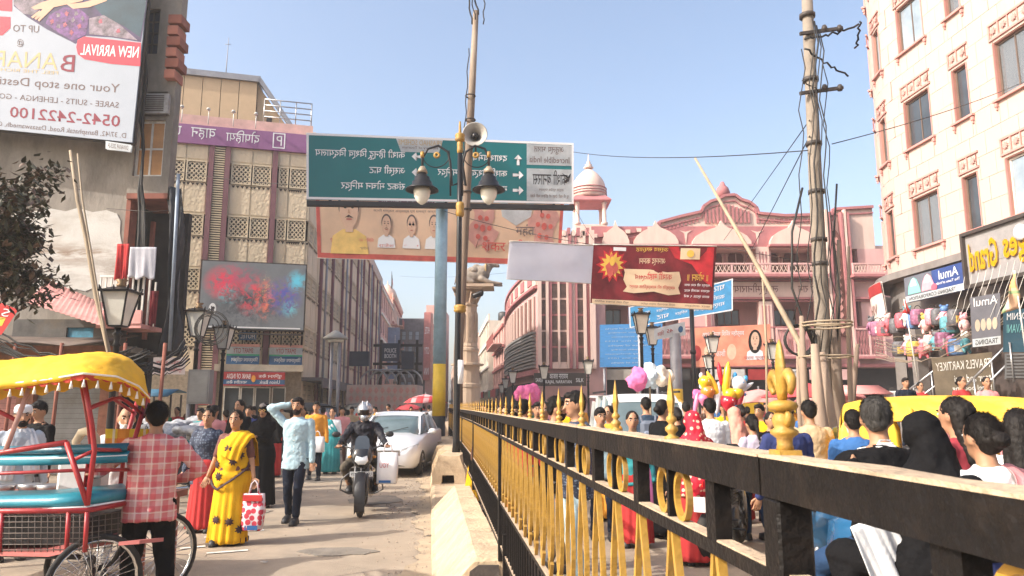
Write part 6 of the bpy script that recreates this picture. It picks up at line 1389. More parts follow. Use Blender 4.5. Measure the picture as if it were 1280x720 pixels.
props = [((1002,395),(1012,585),.07,10.8),((1018,430),(1034,600),.11,10.4),((1028,440),(1052,600),.085,10.6),((1040,400),(1060,590),.10,11.3),((1048,300),(1050,560),.05,11.6),((1061,308),(1064,560),.045,11.8),((997,440),(1003,560),.05,12.2),((1072,430),(1062,560),.07,12.5)]
lb = ['thin pale timber prop at the left of the pole clump','thickest pale timber prop in the pole clump','pale timber prop crossing in the pole clump','dark timber prop right behind the clump','slim pole rising through the clump','slim pole at the right of the clump','short thin pole left behind the clump','dark leaning timber right of the clump']
for i, (a, c, r_, Y) in enumerate(props):
 p = P(*a, Y); q = P(*c, Y); d = (q-p); q = p+d*(p.z/(p.z-q.z)) if p.z-q.z > .1 else q
 b = MB(); b.tube([q, q.lerp(p,.3)+V((.02,.02,0)), q.lerp(p,.65)-V((.02,0,0)), p], [r_*1.15, r_, r_*.8, r_*.45], 10); tag(b.build('timber_prop', m_log if i not in (3,7) else m_wood), lb[i], 'timber prop', 'timber props round the electricity pole')
b = MB(); b.tube([P(1014,600,10.5),P(1000,430,11),P(940,320,12),P(869,198,13)], [.045,.045,.036,.022], 9); tag(b.build('bamboo_pole', m_bam), 'long bamboo pole leaning left across the pink building', 'pole')
b = MB(); b.tube([V((X(952,12.6,480),12.6,0)),P(958,430,12.6),P(953,345,12.6)], [.022,.022,.016], 7); tag(b.build('bamboo_pole', m_bam), 'short upright yellow bamboo behind the golden finial', 'pole')
cables('loops of thick black cable hanging down the electricity pole', [(P(1016+k*3,20+k*5,11.3), P(1010+k*10,420+k*10,11.2)) for k in range(4)]+[(P(1003,60,11.3),P(996,400,11.2)),(P(1030,80,11.4),P(1042,410,11.3))], 'cable_bundle', .013, .15, .04)
b = MB(); b.tube([P(1003,235,11.2),P(990,290,11),P(990,360,11),P(1004,400,11),P(1020,440,11)], .018, 8); b.tube([P(1046,230,11.5),P(1042,300,11.4),P(1050,370,11.3),P(1046,430,11.3)], .016, 7); tag(b.build('cable', m_cable), 'two thick black cables bulging beside the electricity pole', 'cable')
b = MB(); c = P(1001,425,11.4); [b.torus(c+V((0,.05*k,0)), .24-.012*k, .018, 24, 6, 'y') for k in range(3)]; tag(b.build('cable_coil', m_cable), 'coil of black cable beside the timber props', 'cable coil')
b = MB(); [b.torus(P(1032,py,10.8), .36, .014, 16, 5, 'z') for py in (404,408,446,536,540)]; tag(b.build('rope_lashing', m_bam), 'rope lashing round the timber props', 'rope', kind='stuff')
# long wires over the scene
cables('thin wire crossing the sky from the green sign to the hotel', [(P(717,190,24), P(1010,188,11.4)), (P(1040,180,11.4), P(1290,98,18))], 'wire', .009, .12, 0)
cables('faint wires slanting over the far street', [(P(383,180,30), P(600,330,70)), (P(500,345,90), P(720,330,43)), (P(520,300,80), P(700,300,43))], 'wire', .012, .5, 0)
cables('thin guy wires slanting over the pink building', [(P(872,205,13), P(985,400,13)), (P(1012,170,11.4), P(930,330,30)), (P(1012,150,11.4), P(905,300,30))], 'wire', .008, .02, 0)
cables('black wires running from the electricity pole off the top right', [(P(1006,48,11.3), P(1075,30,11.5)), (P(1006,60,11.3), P(1062,95,11.6)),(P(1003,100,11.3), P(1035,115,11.3)),(P(1075,26,11.5),P(1070,60,12))], 'wire', .014, .05, .02)
# ---- transformer frame and tiled kiosk in the left street
tt = thing('transformer_frame', 'black steel frame with electric boxes and curved pipes beside the car park', 'electric frame', (0,0,0)); Yt = 40
x0, x1 = X(476,Yt,460), X(521,Yt,460)
b = MB(); 
for x in (x0, (x0+x1)/2, x1): b.bar((x,Yt,0),(x,Yt,Z(425,Yt)),.14)
for py in (432,455,466): b.bar((x0-.4,Yt-.1,Z(py,Yt)),(x1+.3,Yt-.1,Z(py,Yt)),.14)
b.build('frame', m_pb, tt); 
for a, c, q0, q1 in ((478,500,452,430),(503,518,462,440),(438,462,458,440)): MB().box((X(a,Yt),Yt-.5,Z(q0,Yt)),(X(c,Yt),Yt-.15,Z(q1,Yt))).build('electric_box', M('box_navy',(.03,.045,.07),.6), tt)
S = Sheet(lambda u, v: V((X(480,Yt)+(X(498,Yt)-X(480,Yt))*u, Yt-.51, Z(450,Yt)+(Z(433,Yt)-Z(450,Yt))*v)), tt, lay=.01, front=FRONT); S.text('POLICE',.1,.5,.9,.8,m_wh,False); S.text('BOOTH',.1,.1,.9,.4,m_wh,False)
b = MB()
for k in range(5): c = V((X(490,Yt)+(k-2)*.45, Yt-.3, Z(480,Yt))); b.torus(c, .75, .05, 14, 6, 'y', a0=0, a1=math.pi)
b.build('pipe_arch', m_steel, tt)
tk2 = thing('tiled_kiosk', 'pink patterned tiled booth wall with a red signboard in the left street', 'booth', (0,0,0)); Yk = 36
x0, x1 = X(433,Yk,490), X(521,Yk,490); m_til = M('pattern_tile', (.55,.30,.26), .5, var=.2, vs=20)
MB().box((x0,Yk,0),(x1,Yk+2.4,Z(481,Yk))).build('wall', M('booth_wall',(.5,.4,.36),.8), tk2)
tm_ = MB(); tm_.prism([(.02,.0),(.14,.18),(.26,.0),(.14,-.18)], 'y', -.012, 0); me_t = tm_.mesh('tile', m_til)
i = 0; x = x0+.1
while x < x1-.2:
 for j in range(6): link('tile', me_t, tk2, (x, Yk-.001, .35+j*.4))
 x += .3
S = boardsign(tk2, '', Fac((0,Yk),(1,0)), 434,482,481,494,-.1,m_red); S.text(dev('जय काशी वाराणसी'),.15,.25,.85,.8,m_wh)
S = boardsign(tk2, '', Fac((0,Yk),(1,0)), 437,494.5,480,503,-.3,m_blue); S.text(dev('उत्तर प्रदेश पुलिस'),.1,.2,.9,.8,m_wh)
S = boardsign(tk2, '', Fac((0,Yk),(1,0)), 497,484,510,500,-.1,M('sign_teal2',(.03,.22,.22),.6)); [S.rect(.15,.15+k*.2,.85,.25+k*.2,m_sky) for k in range(4)]
# low yellow and steel crowd barriers behind
for k, (px, Y) in enumerate(((925,27),(962,26))):
 p = P(px, 520, Y); t = thing('crowd_barrier', ('yellow crowd barrier left of the golden finial','yellow crowd barrier behind the golden finial')[k], 'barrier', (p.x, Y, 0), 0, 'yellow crowd barriers'); b = MB(); b.box((-1,-.03,.95),(1,.03,1.15)); b.box((-.9,-.03,1.35),(.9,.03,1.75)) if k else None
 for x in (-.95,-.5,0,.5,.95): b.bar((x,0,0),(x,0,1.0+.3*k),.05)
 b.build('frame', m_py, t); b = MB(); [b.bar((-.95+x*.13,0,.1),(-.95+x*.13,0,.95),.02) for x in range(15)]; b.build('bars', m_steel, t)

for n_ in ('banner_cream','banner_red','banner_pink','banner_white','banner_purple','sign_pale'):
 m = MATS[n_]; N, L = nt(m); pb = N['Principled BSDF']; tr = N.new('ShaderNodeBsdfTranslucent'); mx = N.new('ShaderNodeMixShader'); mx.inputs[0].default_value = .55 if n_ == 'banner_white' else .35
 cs = basecol(m)[0]; L.new(cs, tr.inputs[0]) if cs else None
 L.new(pb.outputs[0], mx.inputs[1]); L.new(tr.outputs[0], mx.inputs[2]); L.new(mx.outputs[0], N['Material Output'].inputs[0])
# ================================================================ VEHICLES
m_tyre = M('tyre', (.025,.024,.023), .85, var=.2, dirt=.6, dirtc=(.12,.10,.08)); m_chr = M('chrome', (.55,.55,.55), .2, .9, .1, bump=0); m_eng = M('engine', (.10,.10,.105), .45, .6, .3, 9, dirt=.4); m_seat = M('seat_vinyl', (.02,.02,.022), .5, var=.3)
m_pw = M('plate_white', (.65,.65,.62), .5, var=.05, bump=0)
def wheel(parent, c, r, w, spokes=0, axis='x', name='wheel', rim=None, alloy=0, tr=None):
 o = bpy.data.objects.new(name, None); 
 b = MB(); tr = tr or w/2; b.torus((0,0,0), r-tr, tr, 26, 8, axis, flat=w/2/tr); tyre = b.build('tyre', m_tyre)
 b = MB(); b.torus((0,0,0), r-tr*2.0, tr*.45, 26, 6, axis, flat=w/tr*.8)
 ax = {'x': V((1,0,0)), 'y': V((0,1,0))}[axis]; e1 = V((0,0,1)); e2 = ax.cross(e1); q = MB()
 q.tube([-ax*w*.7, ax*w*.7], r*.12 if not alloy else r*.2, 10)
 n = spokes or alloy
 for k in range(n):
  a = 2*math.pi*k/n; p = e1*math.cos(a)+e2*math.sin(a); s_ = (1 if k % 2 else -1)
  if alloy: b.bar(ax*w*.30, p*(r-tr*2)+ax*w*.34, r*.09, .03, up=ax) ; b.bar(-ax*w*.30, p*(r-tr*2)-ax*w*.34, r*.09, .03, up=ax)
  else: b.tube([ax*w*.5*s_+e2*0, p*(r-tr*2.2)], .0035 if r < .4 else .004, 4)
 rimo = b.build('rim', rim or m_chr)
 if alloy: q2 = MB(); 
 # the tyre is the part itself, rim and hub its sub-parts
 tyre.name = name; tyre.parent = parent; tyre.location = c; rimo.parent = tyre; q.build('hub', m_eng, tyre)
 bpy.data.objects.remove(o); return tyre
def motorcycle(label, loc, rz, col, name='motorcycle', group=None, plate=None, guard=False, seatc=None, scale=1):
 t = thing(name, label, 'motorcycle', loc, rz, group); body = M('paint_%d_%d_%d' % tuple(int(c*100) for c in col), col, .25, .1, .05, 2, .02, coat=.6)
 # heads towards -Y; front axle y=-.66, rear y=.64
 wheel(t, (0,-.68,.30), .30, .10, 0, alloy=6, rim=m_eng); wheel(t, (0,.64,.31), .31, .13, 0, alloy=6, rim=m_eng)
 b = MB()
 for s in (-1,1): b.tube([(s*.085,-.68,.30),(s*.085,-.60,.55),(s*.085,-.47,.92)], [.026,.03,.022], 8)
 b.build('fork', m_chr if not guard else m_eng, t)
 b = MB(); rg = []
 for k in range(8):
  a = -.5+k*.38; rg.append([(x,-.68-.345*math.sin(a)*1.0+0, .30+.345*math.cos(a)+dz) for x, dz in ((-.075,-.03),(-.05,.005),(.05,.005),(.075,-.03))])
 b.rings(rg, 0, True, closed=False); b.build('front_mudguard', m_seat, t)
 b = MB(); b.tube([(-.36,-.36,1.00),(-.30,-.42,1.02),(-.12,-.46,.97),(.12,-.46,.97),(.30,-.42,1.02),(.36,-.36,1.00)], .013, 8); b.build('handlebar', m_eng, t)
 b = MB()
 for s in (-1,1): b.tube([(s*.27,-.43,1.02),(s*.385,-.345,.995)], .02, 8)
 b.build('grips', m_seat, t)
 for s in (-1,1):
  b = MB(); b.tube([(s*.24,-.43,1.02),(s*.30,-.42,1.12),(s*.37,-.40,1.17)], .008, 6); b.ell((s*.40,-.40,1.19),(.065,.02,.045),12,7); b.build('mirror', m_seat, t)
  b = MB(); b.ell((s*.17,-.52,.86),(.045,.03,.022),10,6); b.build('indicator', M('amber',(.5,.2,.03),.3), t)
 b = MB(); b.rings([[(x*w, y, z) for x, z in zip((-.5,-1,-1.05,-.6,.6,1.05,1,.5), (z0,z0+h*.3,z0+h*.7,z0+h,z0+h,z0+h*.7,z0+h*.3,z0))] for y, w, z0, h in ((-.66,.075,.74,.15),(-.62,.13,.70,.25),(-.54,.16,.69,.36),(-.45,.13,.74,.36),(-.40,.09,.80,.28))]); b.build('headlamp_cowl', body, t)
 b = MB(); b.rings([[(x*w, y, z) for x, z in zip((-.5,-1,-.8,0,.8,1,.5), (z0,z0+h*.4,z0+h,z0+h*.8,z0+h,z0+h*.4,z0))] for y, w, z0, h in ((-.672,.085,.76,.12),(-.665,.10,.755,.13))]); b.build('headlight', M('lamp_lens',(.75,.78,.8),.1,.1,.05,bump=0), t)
 b = MB(); b.rings([[(x*w,y,z) for x in (-1,-.5,0,.5,1)] for y, z, w in ((-.60,.96,.10),(-.585,1.03,.11),(-.54,1.12,.10),(-.50,1.17,.06))],0,True,closed=False); b.build('visor', m_glassd, t)
 b = MB(); b.rings([[(x*w, y, z) for x, z in zip((-.6,-1,-.9,-.4,.4,.9,1,.6), (z0,z0+h*.4,z0+h*.85,z0+h,z0+h,z0+h*.85,z0+h*.4,z0))] for y, w, z0, h in ((-.40,.07,.76,.16),(-.30,.15,.68,.30),(-.12,.17,.68,.33),(.05,.13,.70,.25),(.14,.09,.72,.14))]); b.build('fuel_tank', body, t)
 b = MB(); b.rings([[(x*w, y, z) for x, z in zip((-.8,-1,-.8,.8,1,.8), (z0,z0+h*.5,z0+h,z0+h,z0+h*.5,z0))] for y, w, z0, h in ((.06,.09,.72,.08),(.14,.13,.72,.09),(.40,.14,.73,.09),(.62,.13,.78,.10),(.84,.09,.84,.07))]); b.build('seat', seatc or m_seat, t)
 b = MB(); b.rings([[(x*w, y, z) for x, z in zip((-.6,-1,-.9,.9,1,.6), (z0,z0+h*.5,z0+h,z0+h,z0+h*.5,z0))] for y, w, z0, h in ((.15,.10,.52,.19),(.40,.14,.60,.13),(.70,.12,.70,.13),(.93,.05,.80,.08))]); b.build('tail_fairing', body, t)
 b = MB(); b.box((-.05,.93,.80),(.05,.96,.86)); b.build('tail_light', M('tail_red',(.4,.01,.01),.2), t)
 b = MB(); b.cbox((0,-.06,.42),(.24,.34,.22),ch=.03); b.cbox((0,-.14,.60),(.16,.18,.20),ch=.02); 
 for k in range(6): b.cbox((0,-.14,.52+k*.032),(.21,.22,.010))
 b.ell((.13,.02,.40),(.03,.11,.11),12,8); b.ell((-.13,.02,.40),(.03,.11,.11),12,8); b.build('engine', m_eng, t)
 b = MB(); b.tube([(0,-.44,.88),(0,-.2,.66),(0,.0,.7)], .03, 8); b.tube([(0,-.40,.75),(0,-.28,.40),(0,.1,.30),(0,.3,.42)], .025, 8); b.tube([(.09,.64,.31),(.10,.2,.40)], .02, 6); b.tube([(-.09,.64,.31),(-.10,.2,.40)], .02, 6); b.build('frame', m_eng, t)
 b = MB(); b.tube([(.07,-.24,.52),(.09,-.32,.35),(.13,-.1,.24),(.14,.3,.26),(.15,.85,.38)], [.02,.02,.025,.045,.05], 10); b.build('exhaust', m_chr, t)
 b = MB(); [b.tube([(s*.05,.1,.28),(s*.25,.08,.28)], .014, 6) for s in (-1,1)]; [b.tube([(s*.11,.38,.40),(s*.24,.36,.42)], .012, 6) for s in (-1,1)]; b.build('footpegs', m_seat, t)
 for s in (-1,1): MB().tube([(s*.11,.60,.34),(s*.13,.46,.66)], .022, 8).build('shock_absorber', m_chr, t)
 b = MB(); b.box((-.06,.94,.55),(.06,.95,.70)); b.build('rear_plate', m_pw, t)
 if guard:
  b = MB(); b.tube([(0,-.3,.62),(-.2,-.34,.60),(-.30,-.34,.52),(-.32,-.32,.36),(-.2,-.28,.30),(0,-.2,.30)], .013, 7); b.tube([(0,-.3,.62),(.2,-.34,.60),(.30,-.34,.52),(.32,-.32,.36),(.2,-.28,.30),(0,-.2,.30)], .013, 7); b.build('leg_guard', m_eng, t)
 if plate:
  MB().box((-.17,-.60,.575),(.17,-.59,.65)).build('number_plate', m_pw, t)
  text(t, plate, lambda u, v: V((-.15+.30*u, -.603, .590+.045*v)), m_pb, 'lettering', True)
 return t
def loft(b, st, mi=0, smooth=True, cap=(True,True)):
 """st: list of (y, [(x, z) half outline from bottom centre round to top centre])"""
 rg = []
 for y, half in st: rg.append([(x, y, z) for x, z in half]+[(-x, y, z) for x, z in half[::-1] if x > 1e-4])
 b.rings(rg, mi, smooth, cap)
def car(label, loc, rz, col, kind='sedan', name='silver_car', cat='car', plate=None):
 t = thing(name, label, cat, loc, rz); paint = M('carpaint_%d' % int(col[0]*100+col[2]*7), col, .3, .15 if kind == 'sedan' else 0, .03, 1, .01, coat=.7, dirt=.15, dirtc=(.3,.27,.22)); L2 = 2.2; W = .86
 def sec(w, zb, zs, zt, c=.06): return [(w*.90,zb),(w*.985,zb+.10),(w,(zb+zs)/2),(w*.985,zs-.04),(w*.93,zs+.005),(w*.55,zt),(.0,zt+.01)]
 if kind == 'sedan':
  st = [(-2.20,.60,.30,.55,.56),(-2.12,.74,.22,.66,.70),(-1.95,.82,.20,.74,.80),(-1.5,.86,.20,.83,.90),(-1.0,.86,.20,.90,.97),(-.5,.86,.20,.93,.96),(.4,.86,.20,.95,.97),(1.2,.86,.21,.98,1.0),(1.7,.85,.24,1.0,1.03),(2.05,.80,.30,.97,1.0),(2.2,.70,.38,.90,.92)]
 else: st = [(-2.0,.72,.35,.80,.85),(-1.85,.82,.30,.95,1.0),(-1.2,.86,.30,1.02,1.08),(-.6,.87,.30,1.04,1.06),(1.6,.87,.32,1.05,1.06),(1.85,.85,.36,1.05,1.06),(1.93,.82,.42,1.0,1.0)]
 b = MB(); loft(b, [(y, sec(w, zb, zs, zt)) for y, w, zb, zs, zt in st]); b.build('body', paint, t)
 # glasshouse: windows as one glass loft, roof and pillars in paint over it
 if kind == 'sedan': gh = [(-1.05,.70,.93,.95,.40),(-.35,.74,.93,1.36,.56),(.15,.75,.94,1.46,.60),(.8,.74,.96,1.45,.58),(1.25,.72,.98,1.33,.54),(1.78,.66,1.0,1.05,.45)]
 else: gh = [(-.95,.76,1.04,1.10,.62),(-.45,.78,1.04,1.68,.66),(0,.79,1.05,1.84,.68),(1.3,.79,1.05,1.84,.68),(1.78,.78,1.05,1.72,.68),(1.90,.78,1.05,1.10,.68)]
 b = MB(); loft(b, [(y, [(w,zb-.03),(w*.99,zb+.05),(wt+.02,zt-.03),(wt*.8,zt),(0,zt+.012)]) for y, w, zb, zt, wt in gh]); b.build('windows', M('car_glass',(.10,.14,.15),.06,0,.2,2,0,spec=.9), t)
 b = MB()
 for k in range(1 if kind == 'sedan' else 1, len(gh)-2 if kind == 'sedan' else len(gh)-2):
  a, c = gh[k], gh[k+1]; nv = 6
  b.rings([[(wt*math.cos(math.pi*i/8), y, zt-.02+.04*math.sin(math.pi*i/8)) for i in range(9)] for y, zt, wt in ((a[0],a[3],a[4]+.035),(c[0],c[3],c[4]+.035))], 0, True, closed=False)
 b.build('roof', paint, t)
 b = MB()
 for s in (-1,1):
  g0, g1 = gh[0], gh[1]
  b.bar((s*(g0[1]+.01),g0[0],g0[2]),(s*(g1[4]+.03),g1[0]+.0,g1[3]),.05,.05)
  gl, gm = gh[-1], gh[-2]; b.bar((s*(gl[1]+.01),gl[0],gl[2]),(s*(gm[4]+.03),gm[0],gm[3]),.09,.06)
  for y in ((.12,.95) if kind == 'sedan' else (.1,1.2)): b.bar((s*(.76 if kind == 'sedan' else .80),y,.95),(s*(.61 if kind == 'sedan' else .71),y,1.45 if kind == 'sedan' else 1.82),.07,.03)
 tag(b.build('pillars', paint, t), kind='stuff')
 zw = .31 if kind == 'sedan' else .36
 for s in (-1,1):
  for y in ((-1.38,1.32) if kind == 'sedan' else (-1.25,1.2)):
   MB().torus((s*.80,y,zw), zw+.04, .03, 20, 5, 'x', a0=-.1, a1=math.pi+.1).build('wheel_arch', m_seat, t); wheel(t, (s*.78,y,zw), zw, .20, 0, alloy=9, tr=.075, rim=m_chr)
  b = MB(); b.ell((s*.98,-.72,1.0),(.10,.06,.07),12,7); b.tube([(s*.84,-.70,.95),(s*.93,-.72,.97)], .02, 6); b.build('side_mirror', paint, t)
 bl = M('lamp_clear',(.62,.66,.70),.1,.2,.1,5,0,spec=.9)
 if kind == 'sedan':
  for s in (-1,1):
   b = MB(); b.rings([[(s*x,y,z+.05),(s*x,y-.012,z+.05*.2),(s*x,y,z-.05)] for x, y, z in ((.50,-2.175,.60),(.62,-2.135,.63),(.76,-2.0,.67),(.845,-1.80,.71))],0,True,closed=False); b.build('headlight', bl, t)
   b = MB(); b.rings([[(s*x,y,z) for z in (.26,.33,.40)] for x, y in ((.44,-2.19),(.58,-2.165),(.68,-2.11))],0,True,closed=False); b.build('fog_lamp_recess', m_seat, t)
  b = MB(); b.rings([[(x,-2.205-.02*(1-abs(x)/.48),z) for x in (-.48,-.3,0,.3,.48)] for z in (.50,.57,.62)],0,True,closed=False); b.build('grille', m_chr, t)
  b = MB(); b.rings([[(x,-2.20+.05*abs(x),z) for x in (-.44,0,.44)] for z in (.24,.38)],0,True,closed=False); b.build('air_intake', m_seat, t)
  b = MB(); [b.bar((-.62+s*.5,-1.08,.97),(-.1+s*.5,-.86,1.10),.015) for s in (0,1)]; b.build('wipers', m_seat, t)
  if plate: MB().box((-.25,-2.25,.40),(.25,-2.235,.50)).build('number_plate', m_pw, t); text(t, plate, lambda u, v: V((-.22+.44*u,-2.253,.42+.06*v)), m_pb)
 else:
  MB().torus((0,2.02,.98), .27, .10, 26, 10, 'y').build('spare_wheel', m_tyre, t); MB().lathe([(.0,.0),(.24,.0),(.25,.05)], n=24, T=Matrix.Translation((0,2.12,.98)) @ Matrix.Rotation(R(90),4,'X')).build('spare_wheel_cover', paint, t)
  for s in (-1,1): MB().box((s*.60-.13,1.80,1.66),(s*.60+.13,1.90,1.73)).build('tail_light', M('tail_red2',(.5,.02,.02),.2), t); MB().box((s*.78-.05,1.90,.80),(s*.78+.05,1.955,1.0)).build('rear_lamp', M('tail_red2',(.5,.02,.02),.2), t)
  MB().box((-.6,1.915,.44),(.6,2.0,.56)).build('bumper', m_seat, t); MB().box((-.80,1.78,1.80),(.80,1.98,1.85)).build('spoiler', paint, t); MB().box((-.22,1.955,.64),(.22,1.965,.74)).build('number_plate', m_pw, t)
  b = MB(); b.bar((-.05,1.99,1.22),(.0,1.99,1.15),.02); b.bar((.05,1.99,1.22),(.0,1.99,1.15),.02); b.build('badge', m_chr, t)
  MB().bar((-.75,-.2,1.90),(-.75,1.6,1.90),.04).build('roof_rail', m_seat, t); MB().bar((.75,-.2,1.90),(.75,1.6,1.90),.04).build('roof_rail', m_seat, t)
  b = MB(); b.bar((.1,1.93,1.12),(-.45,1.90,1.35),.015); b.build('wiper', m_seat, t)
 return t
def auto_rickshaw(label, loc, rz, top, low, name='auto_rickshaw'):
 t = thing(name, label, 'auto rickshaw', loc, rz)   # heads towards -Y, 2.7 m long, 1.3 m wide, 1.75 m high
 b = MB(); rg = []
 for y, w, z, d in ((-.72,.50,1.60,.10),(-.60,.58,1.66,.12),(-.2,.62,1.70,.14),(.4,.64,1.71,.14),(1.0,.64,1.69,.14),(1.28,.60,1.62,.14)):
  rg.append([(-w-.03,y,z-d-.10),(-w,y,z-d),(-w*.86,y,z-.03),(-w*.4,y,z+.015),(0,y,z+.03),(w*.4,y,z+.015),(w*.86,y,z-.03),(w,y,z-d),(w+.03,y,z-d-.10)])
 b.rings(rg, 0, True, closed=False)
 b.rings([[(-.63,1.28,1.42),(-.52,1.29,1.58),(0,1.3,1.64),(.52,1.29,1.58),(.63,1.28,1.42)],[(-.64,1.36,.95),(-.5,1.37,.95),(0,1.38,.95),(.5,1.37,.95),(.64,1.36,.95)]],0,True,closed=False)
 for s in (-1,1): b.rings([[(s*.655,y,z) for y, z in ((.72,z0),(1.0,z0+.0),(1.32,z0))] for z0 in (.95,1.2,1.50)],0,True,closed=False)
 o = b.build('hood', top, t); sdf = o.modifiers.new('t','SOLIDIFY'); sdf.thickness = .012; o.modifiers.new('s','SUBSURF').levels = 1; JOBS.append(('mod', o))
 b = MB(); loft(b, [(y, [(w,zb),(w*1.03,(zb+zt)/2),(w,zt-.04),(w*.8,zt),(0,zt)]) for y, w, zb, zt in ((-1.30,.18,.40,.78),(-1.15,.32,.36,.90),(-.85,.52,.30,.95),(-.62,.60,.28,.62))]); b.build('front_panel', low, t)
 b = MB(); b.box((-.62,-.62,.28),(.62,.2,.36)); b.box((-.64,.55,.28),(.64,1.40,.95)); b.box((-.60,.2,.28),(.60,.55,.50)); b.build('tub', low, t)
 MB().cbox((0,.62,.62),(1.1,.42,.14),ch=.04).build('rear_seat', m_seat, t); MB().cbox((0,.80,.95),(1.1,.12,.55),ch=.04).build('seat_back', m_seat, t); MB().cbox((0,-.1,.62),(.5,.34,.14),ch=.04).build('driver_seat', m_seat, t)
 b = MB()
 for s in (-1,1): b.tube([(s*.50,-.88,.92),(s*.50,-.70,1.58)], .022, 7); b.tube([(s*.61,-.2,.36),(s*.62,-.2,1.60)], .018, 7); b.tube([(s*.62,.62,.95),(s*.64,.62,1.60)], .02, 7)
 b.tube([(-.5,-.70,1.56),(.5,-.70,1.56)], .02, 7); b.build('frame', top, t)
 MB().add([(-.48,-.88,.96),(.48,-.88,.96),(.48,-.71,1.54),(-.48,-.71,1.54)], [(0,1,2,3)]).build('windscreen', clearglass('windscreen'), t)
 MB().box((-.3,1.385,1.12),(.3,1.395,1.38)).build('rear_window', M('rear_blue',(.15,.28,.45),.3), t)
 wheel(t, (0,-1.05,.22), .22, .11, alloy=5, rim=m_eng)
 for s in (-1,1): wheel(t, (s*.56,.95,.22), .22, .11, alloy=5, rim=m_eng); MB().ell((s*.30,-1.12,.80),(.07,.05,.07),12,7).build('headlight', M('lamp_clear',(.6,.6,.6)), t); MB().ell((s*.62,-.82,1.05),(.05,.02,.07),10,6).build('mirror', m_seat, t)
 b = MB(); b.tube([(-.3,-.62,1.0),(0,-.72,.98),(.3,-.62,1.0)], .014, 6); b.tube([(0,-.72,.98),(0,-.95,.5)], .03, 8); b.build('handlebar', m_seat, t)
 return t
# ---------------------------------------------------------------- cars, bikes in their places
gp = G(449, 647); bike1 = motorcycle('black motorcycle with white headlamp ridden towards the camera', (gp.x-.10, gp.y+.68, 0), R(9), (.02,.02,.022), plate='UP65 CG 7379', guard=True)
BK1 = bike1
car('silver sedan coming up behind the motorcycle, right of it', (X(497,19.2,560), 19.4, 0), R(-3), (.70,.71,.73), plate='UP65')
car('white off-road car seen from behind with its spare wheel, beyond the fence', (X(784,17,520), 15.2, 0), R(1), (.72,.72,.70), 'suv', 'white_suv', 'car')
m_ay = M('hood_yellow', (.70,.42,.03), .6, var=.12, vs=3, bump=.3, bs=6, dirt=.3, dirtc=(.6,.48,.28)); m_ablk = M('hood_black', (.03,.03,.03), .6, var=.3, dirt=.4, dirtc=(.15,.13,.11)); m_agr = M('auto_green', (.03,.12,.06), .4)
auto_rickshaw('yellow auto rickshaw with a sagging yellow hood beyond the black veiled rider', (4.9, 7.9, 0), R(62), m_ay, m_ay)
auto_rickshaw('dark hooded auto rickshaw behind the man in the light blue shirt', (X(372,24,500), 25.5, 0), R(60), m_ablk, m_agr)
a3 = auto_rickshaw('black and green auto rickshaw in the shade left of the tall grey twin pole', (X(450,33,500), 33, 0), R(20), m_ablk, m_agr)
cols = [(.02,.02,.03),(.10,.01,.01),(.03,.03,.035),(.02,.03,.08),(.015,.015,.015),(.12,.12,.13),(.02,.02,.02)]
lbs = ['first parked motorcycle in the row behind the man in the checked shirt','second parked motorcycle in the row, dark red tank','third parked motorcycle in the row, black','fourth parked motorcycle in the row, dark blue tank','fifth parked motorcycle in the row by the lantern post','sixth parked motorcycle, grey, at the back of the row','last black motorcycle at the back of the parked row']
for k, (px, Y) in enumerate(((246,13.0),(232,13.9),(222,14.9),(212,16.0),(240,17),(255,18.5),(228,19))):
 p = P(px, 560, Y); motorcycle(lbs[k], (p.x-.2, Y, 0), R(-62+random.uniform(-8,8)), cols[k], 'parked_motorcycle', 'motorcycles parked in the shade at the left')
# dusty covers heaped on the parked bikes
for k, (px, py, Y) in enumerate(((238,541,13.2),(226,536,14.4),(214,530,15.6))):
 p = P(px, py, Y); b = MB()
 for i in range(9): b.ell((random.uniform(-.5,.5), random.uniform(-.25,.25), random.uniform(-.12,.08)), (random.uniform(.15,.3), random.uniform(.12,.2), random.uniform(.06,.11)), 8, 6)
 o = b.build('bike_cover', M('cover_dusty',(.26,.27,.29),.8,var=.6,vs=7), None, (p.x, Y, p.z)); remesh(o, .04, 2, .10, .12); tag(o, ('crumpled grey plastic cover on the nearest parked motorcycle','crumpled grey plastic cover on the middle parked motorcycle','crumpled grey plastic cover on the farther parked motorcycle')[k], 'cover', 'plastic covers on the parked motorcycles')
# ---------------------------------------------------------------- cycle rickshaw at the lower left
m_rr = M('rickshaw_red', (.33,.025,.03), .4, .05, .2, 5, .1, dirt=.3, dirtc=(.3,.14,.1)); m_rt = M('rickshaw_teal', (.02,.20,.27), .35, 0, .15, 3, .15, 20); m_rh = M('rickshaw_hood', (.70,.38,.012), .75, var=.16, vs=5, dirt=.35, dirtc=(.5,.30,.05), bump=.25, bs=7); m_mesh = M('wire_mesh', (.12,.10,.09), .6, .3)
YR = 5.3
rk = thing('cycle_rickshaw', 'red cycle rickshaw with yellow fringed hood and teal seats at the lower left', 'rickshaw', (P(109,630,5.2).x, 5.6, 0)); ri = V(rk.location)
def q(px, py, Y=None):
 if Y is None: Y = 5.45+max(0, px-109)*.009+max(0, 109-px)*.0012
 return P(px, py, Y)-ri
DV = V((-.42, .70, 0))      # from the near side to the far side
def tub(name, pts, r=.017, far=False, mat=None, n=8):
 b = MB(); b.tube([(p+DV if far else p) for p in pts], r, n); return b.build(name, mat or m_rr, rk)
tub('hood_post', [q(104,470),q(115,532),q(118,562),q(109,632)], .019); tub('hood_post', [q(185,492),q(166,557),q(158,630)], .019)
tub('hood_post', [q(104,470),q(115,532),q(118,562),q(109,632)], .019, True); tub('hood_post', [q(185,492),q(166,557),q(158,630)], .019, True)
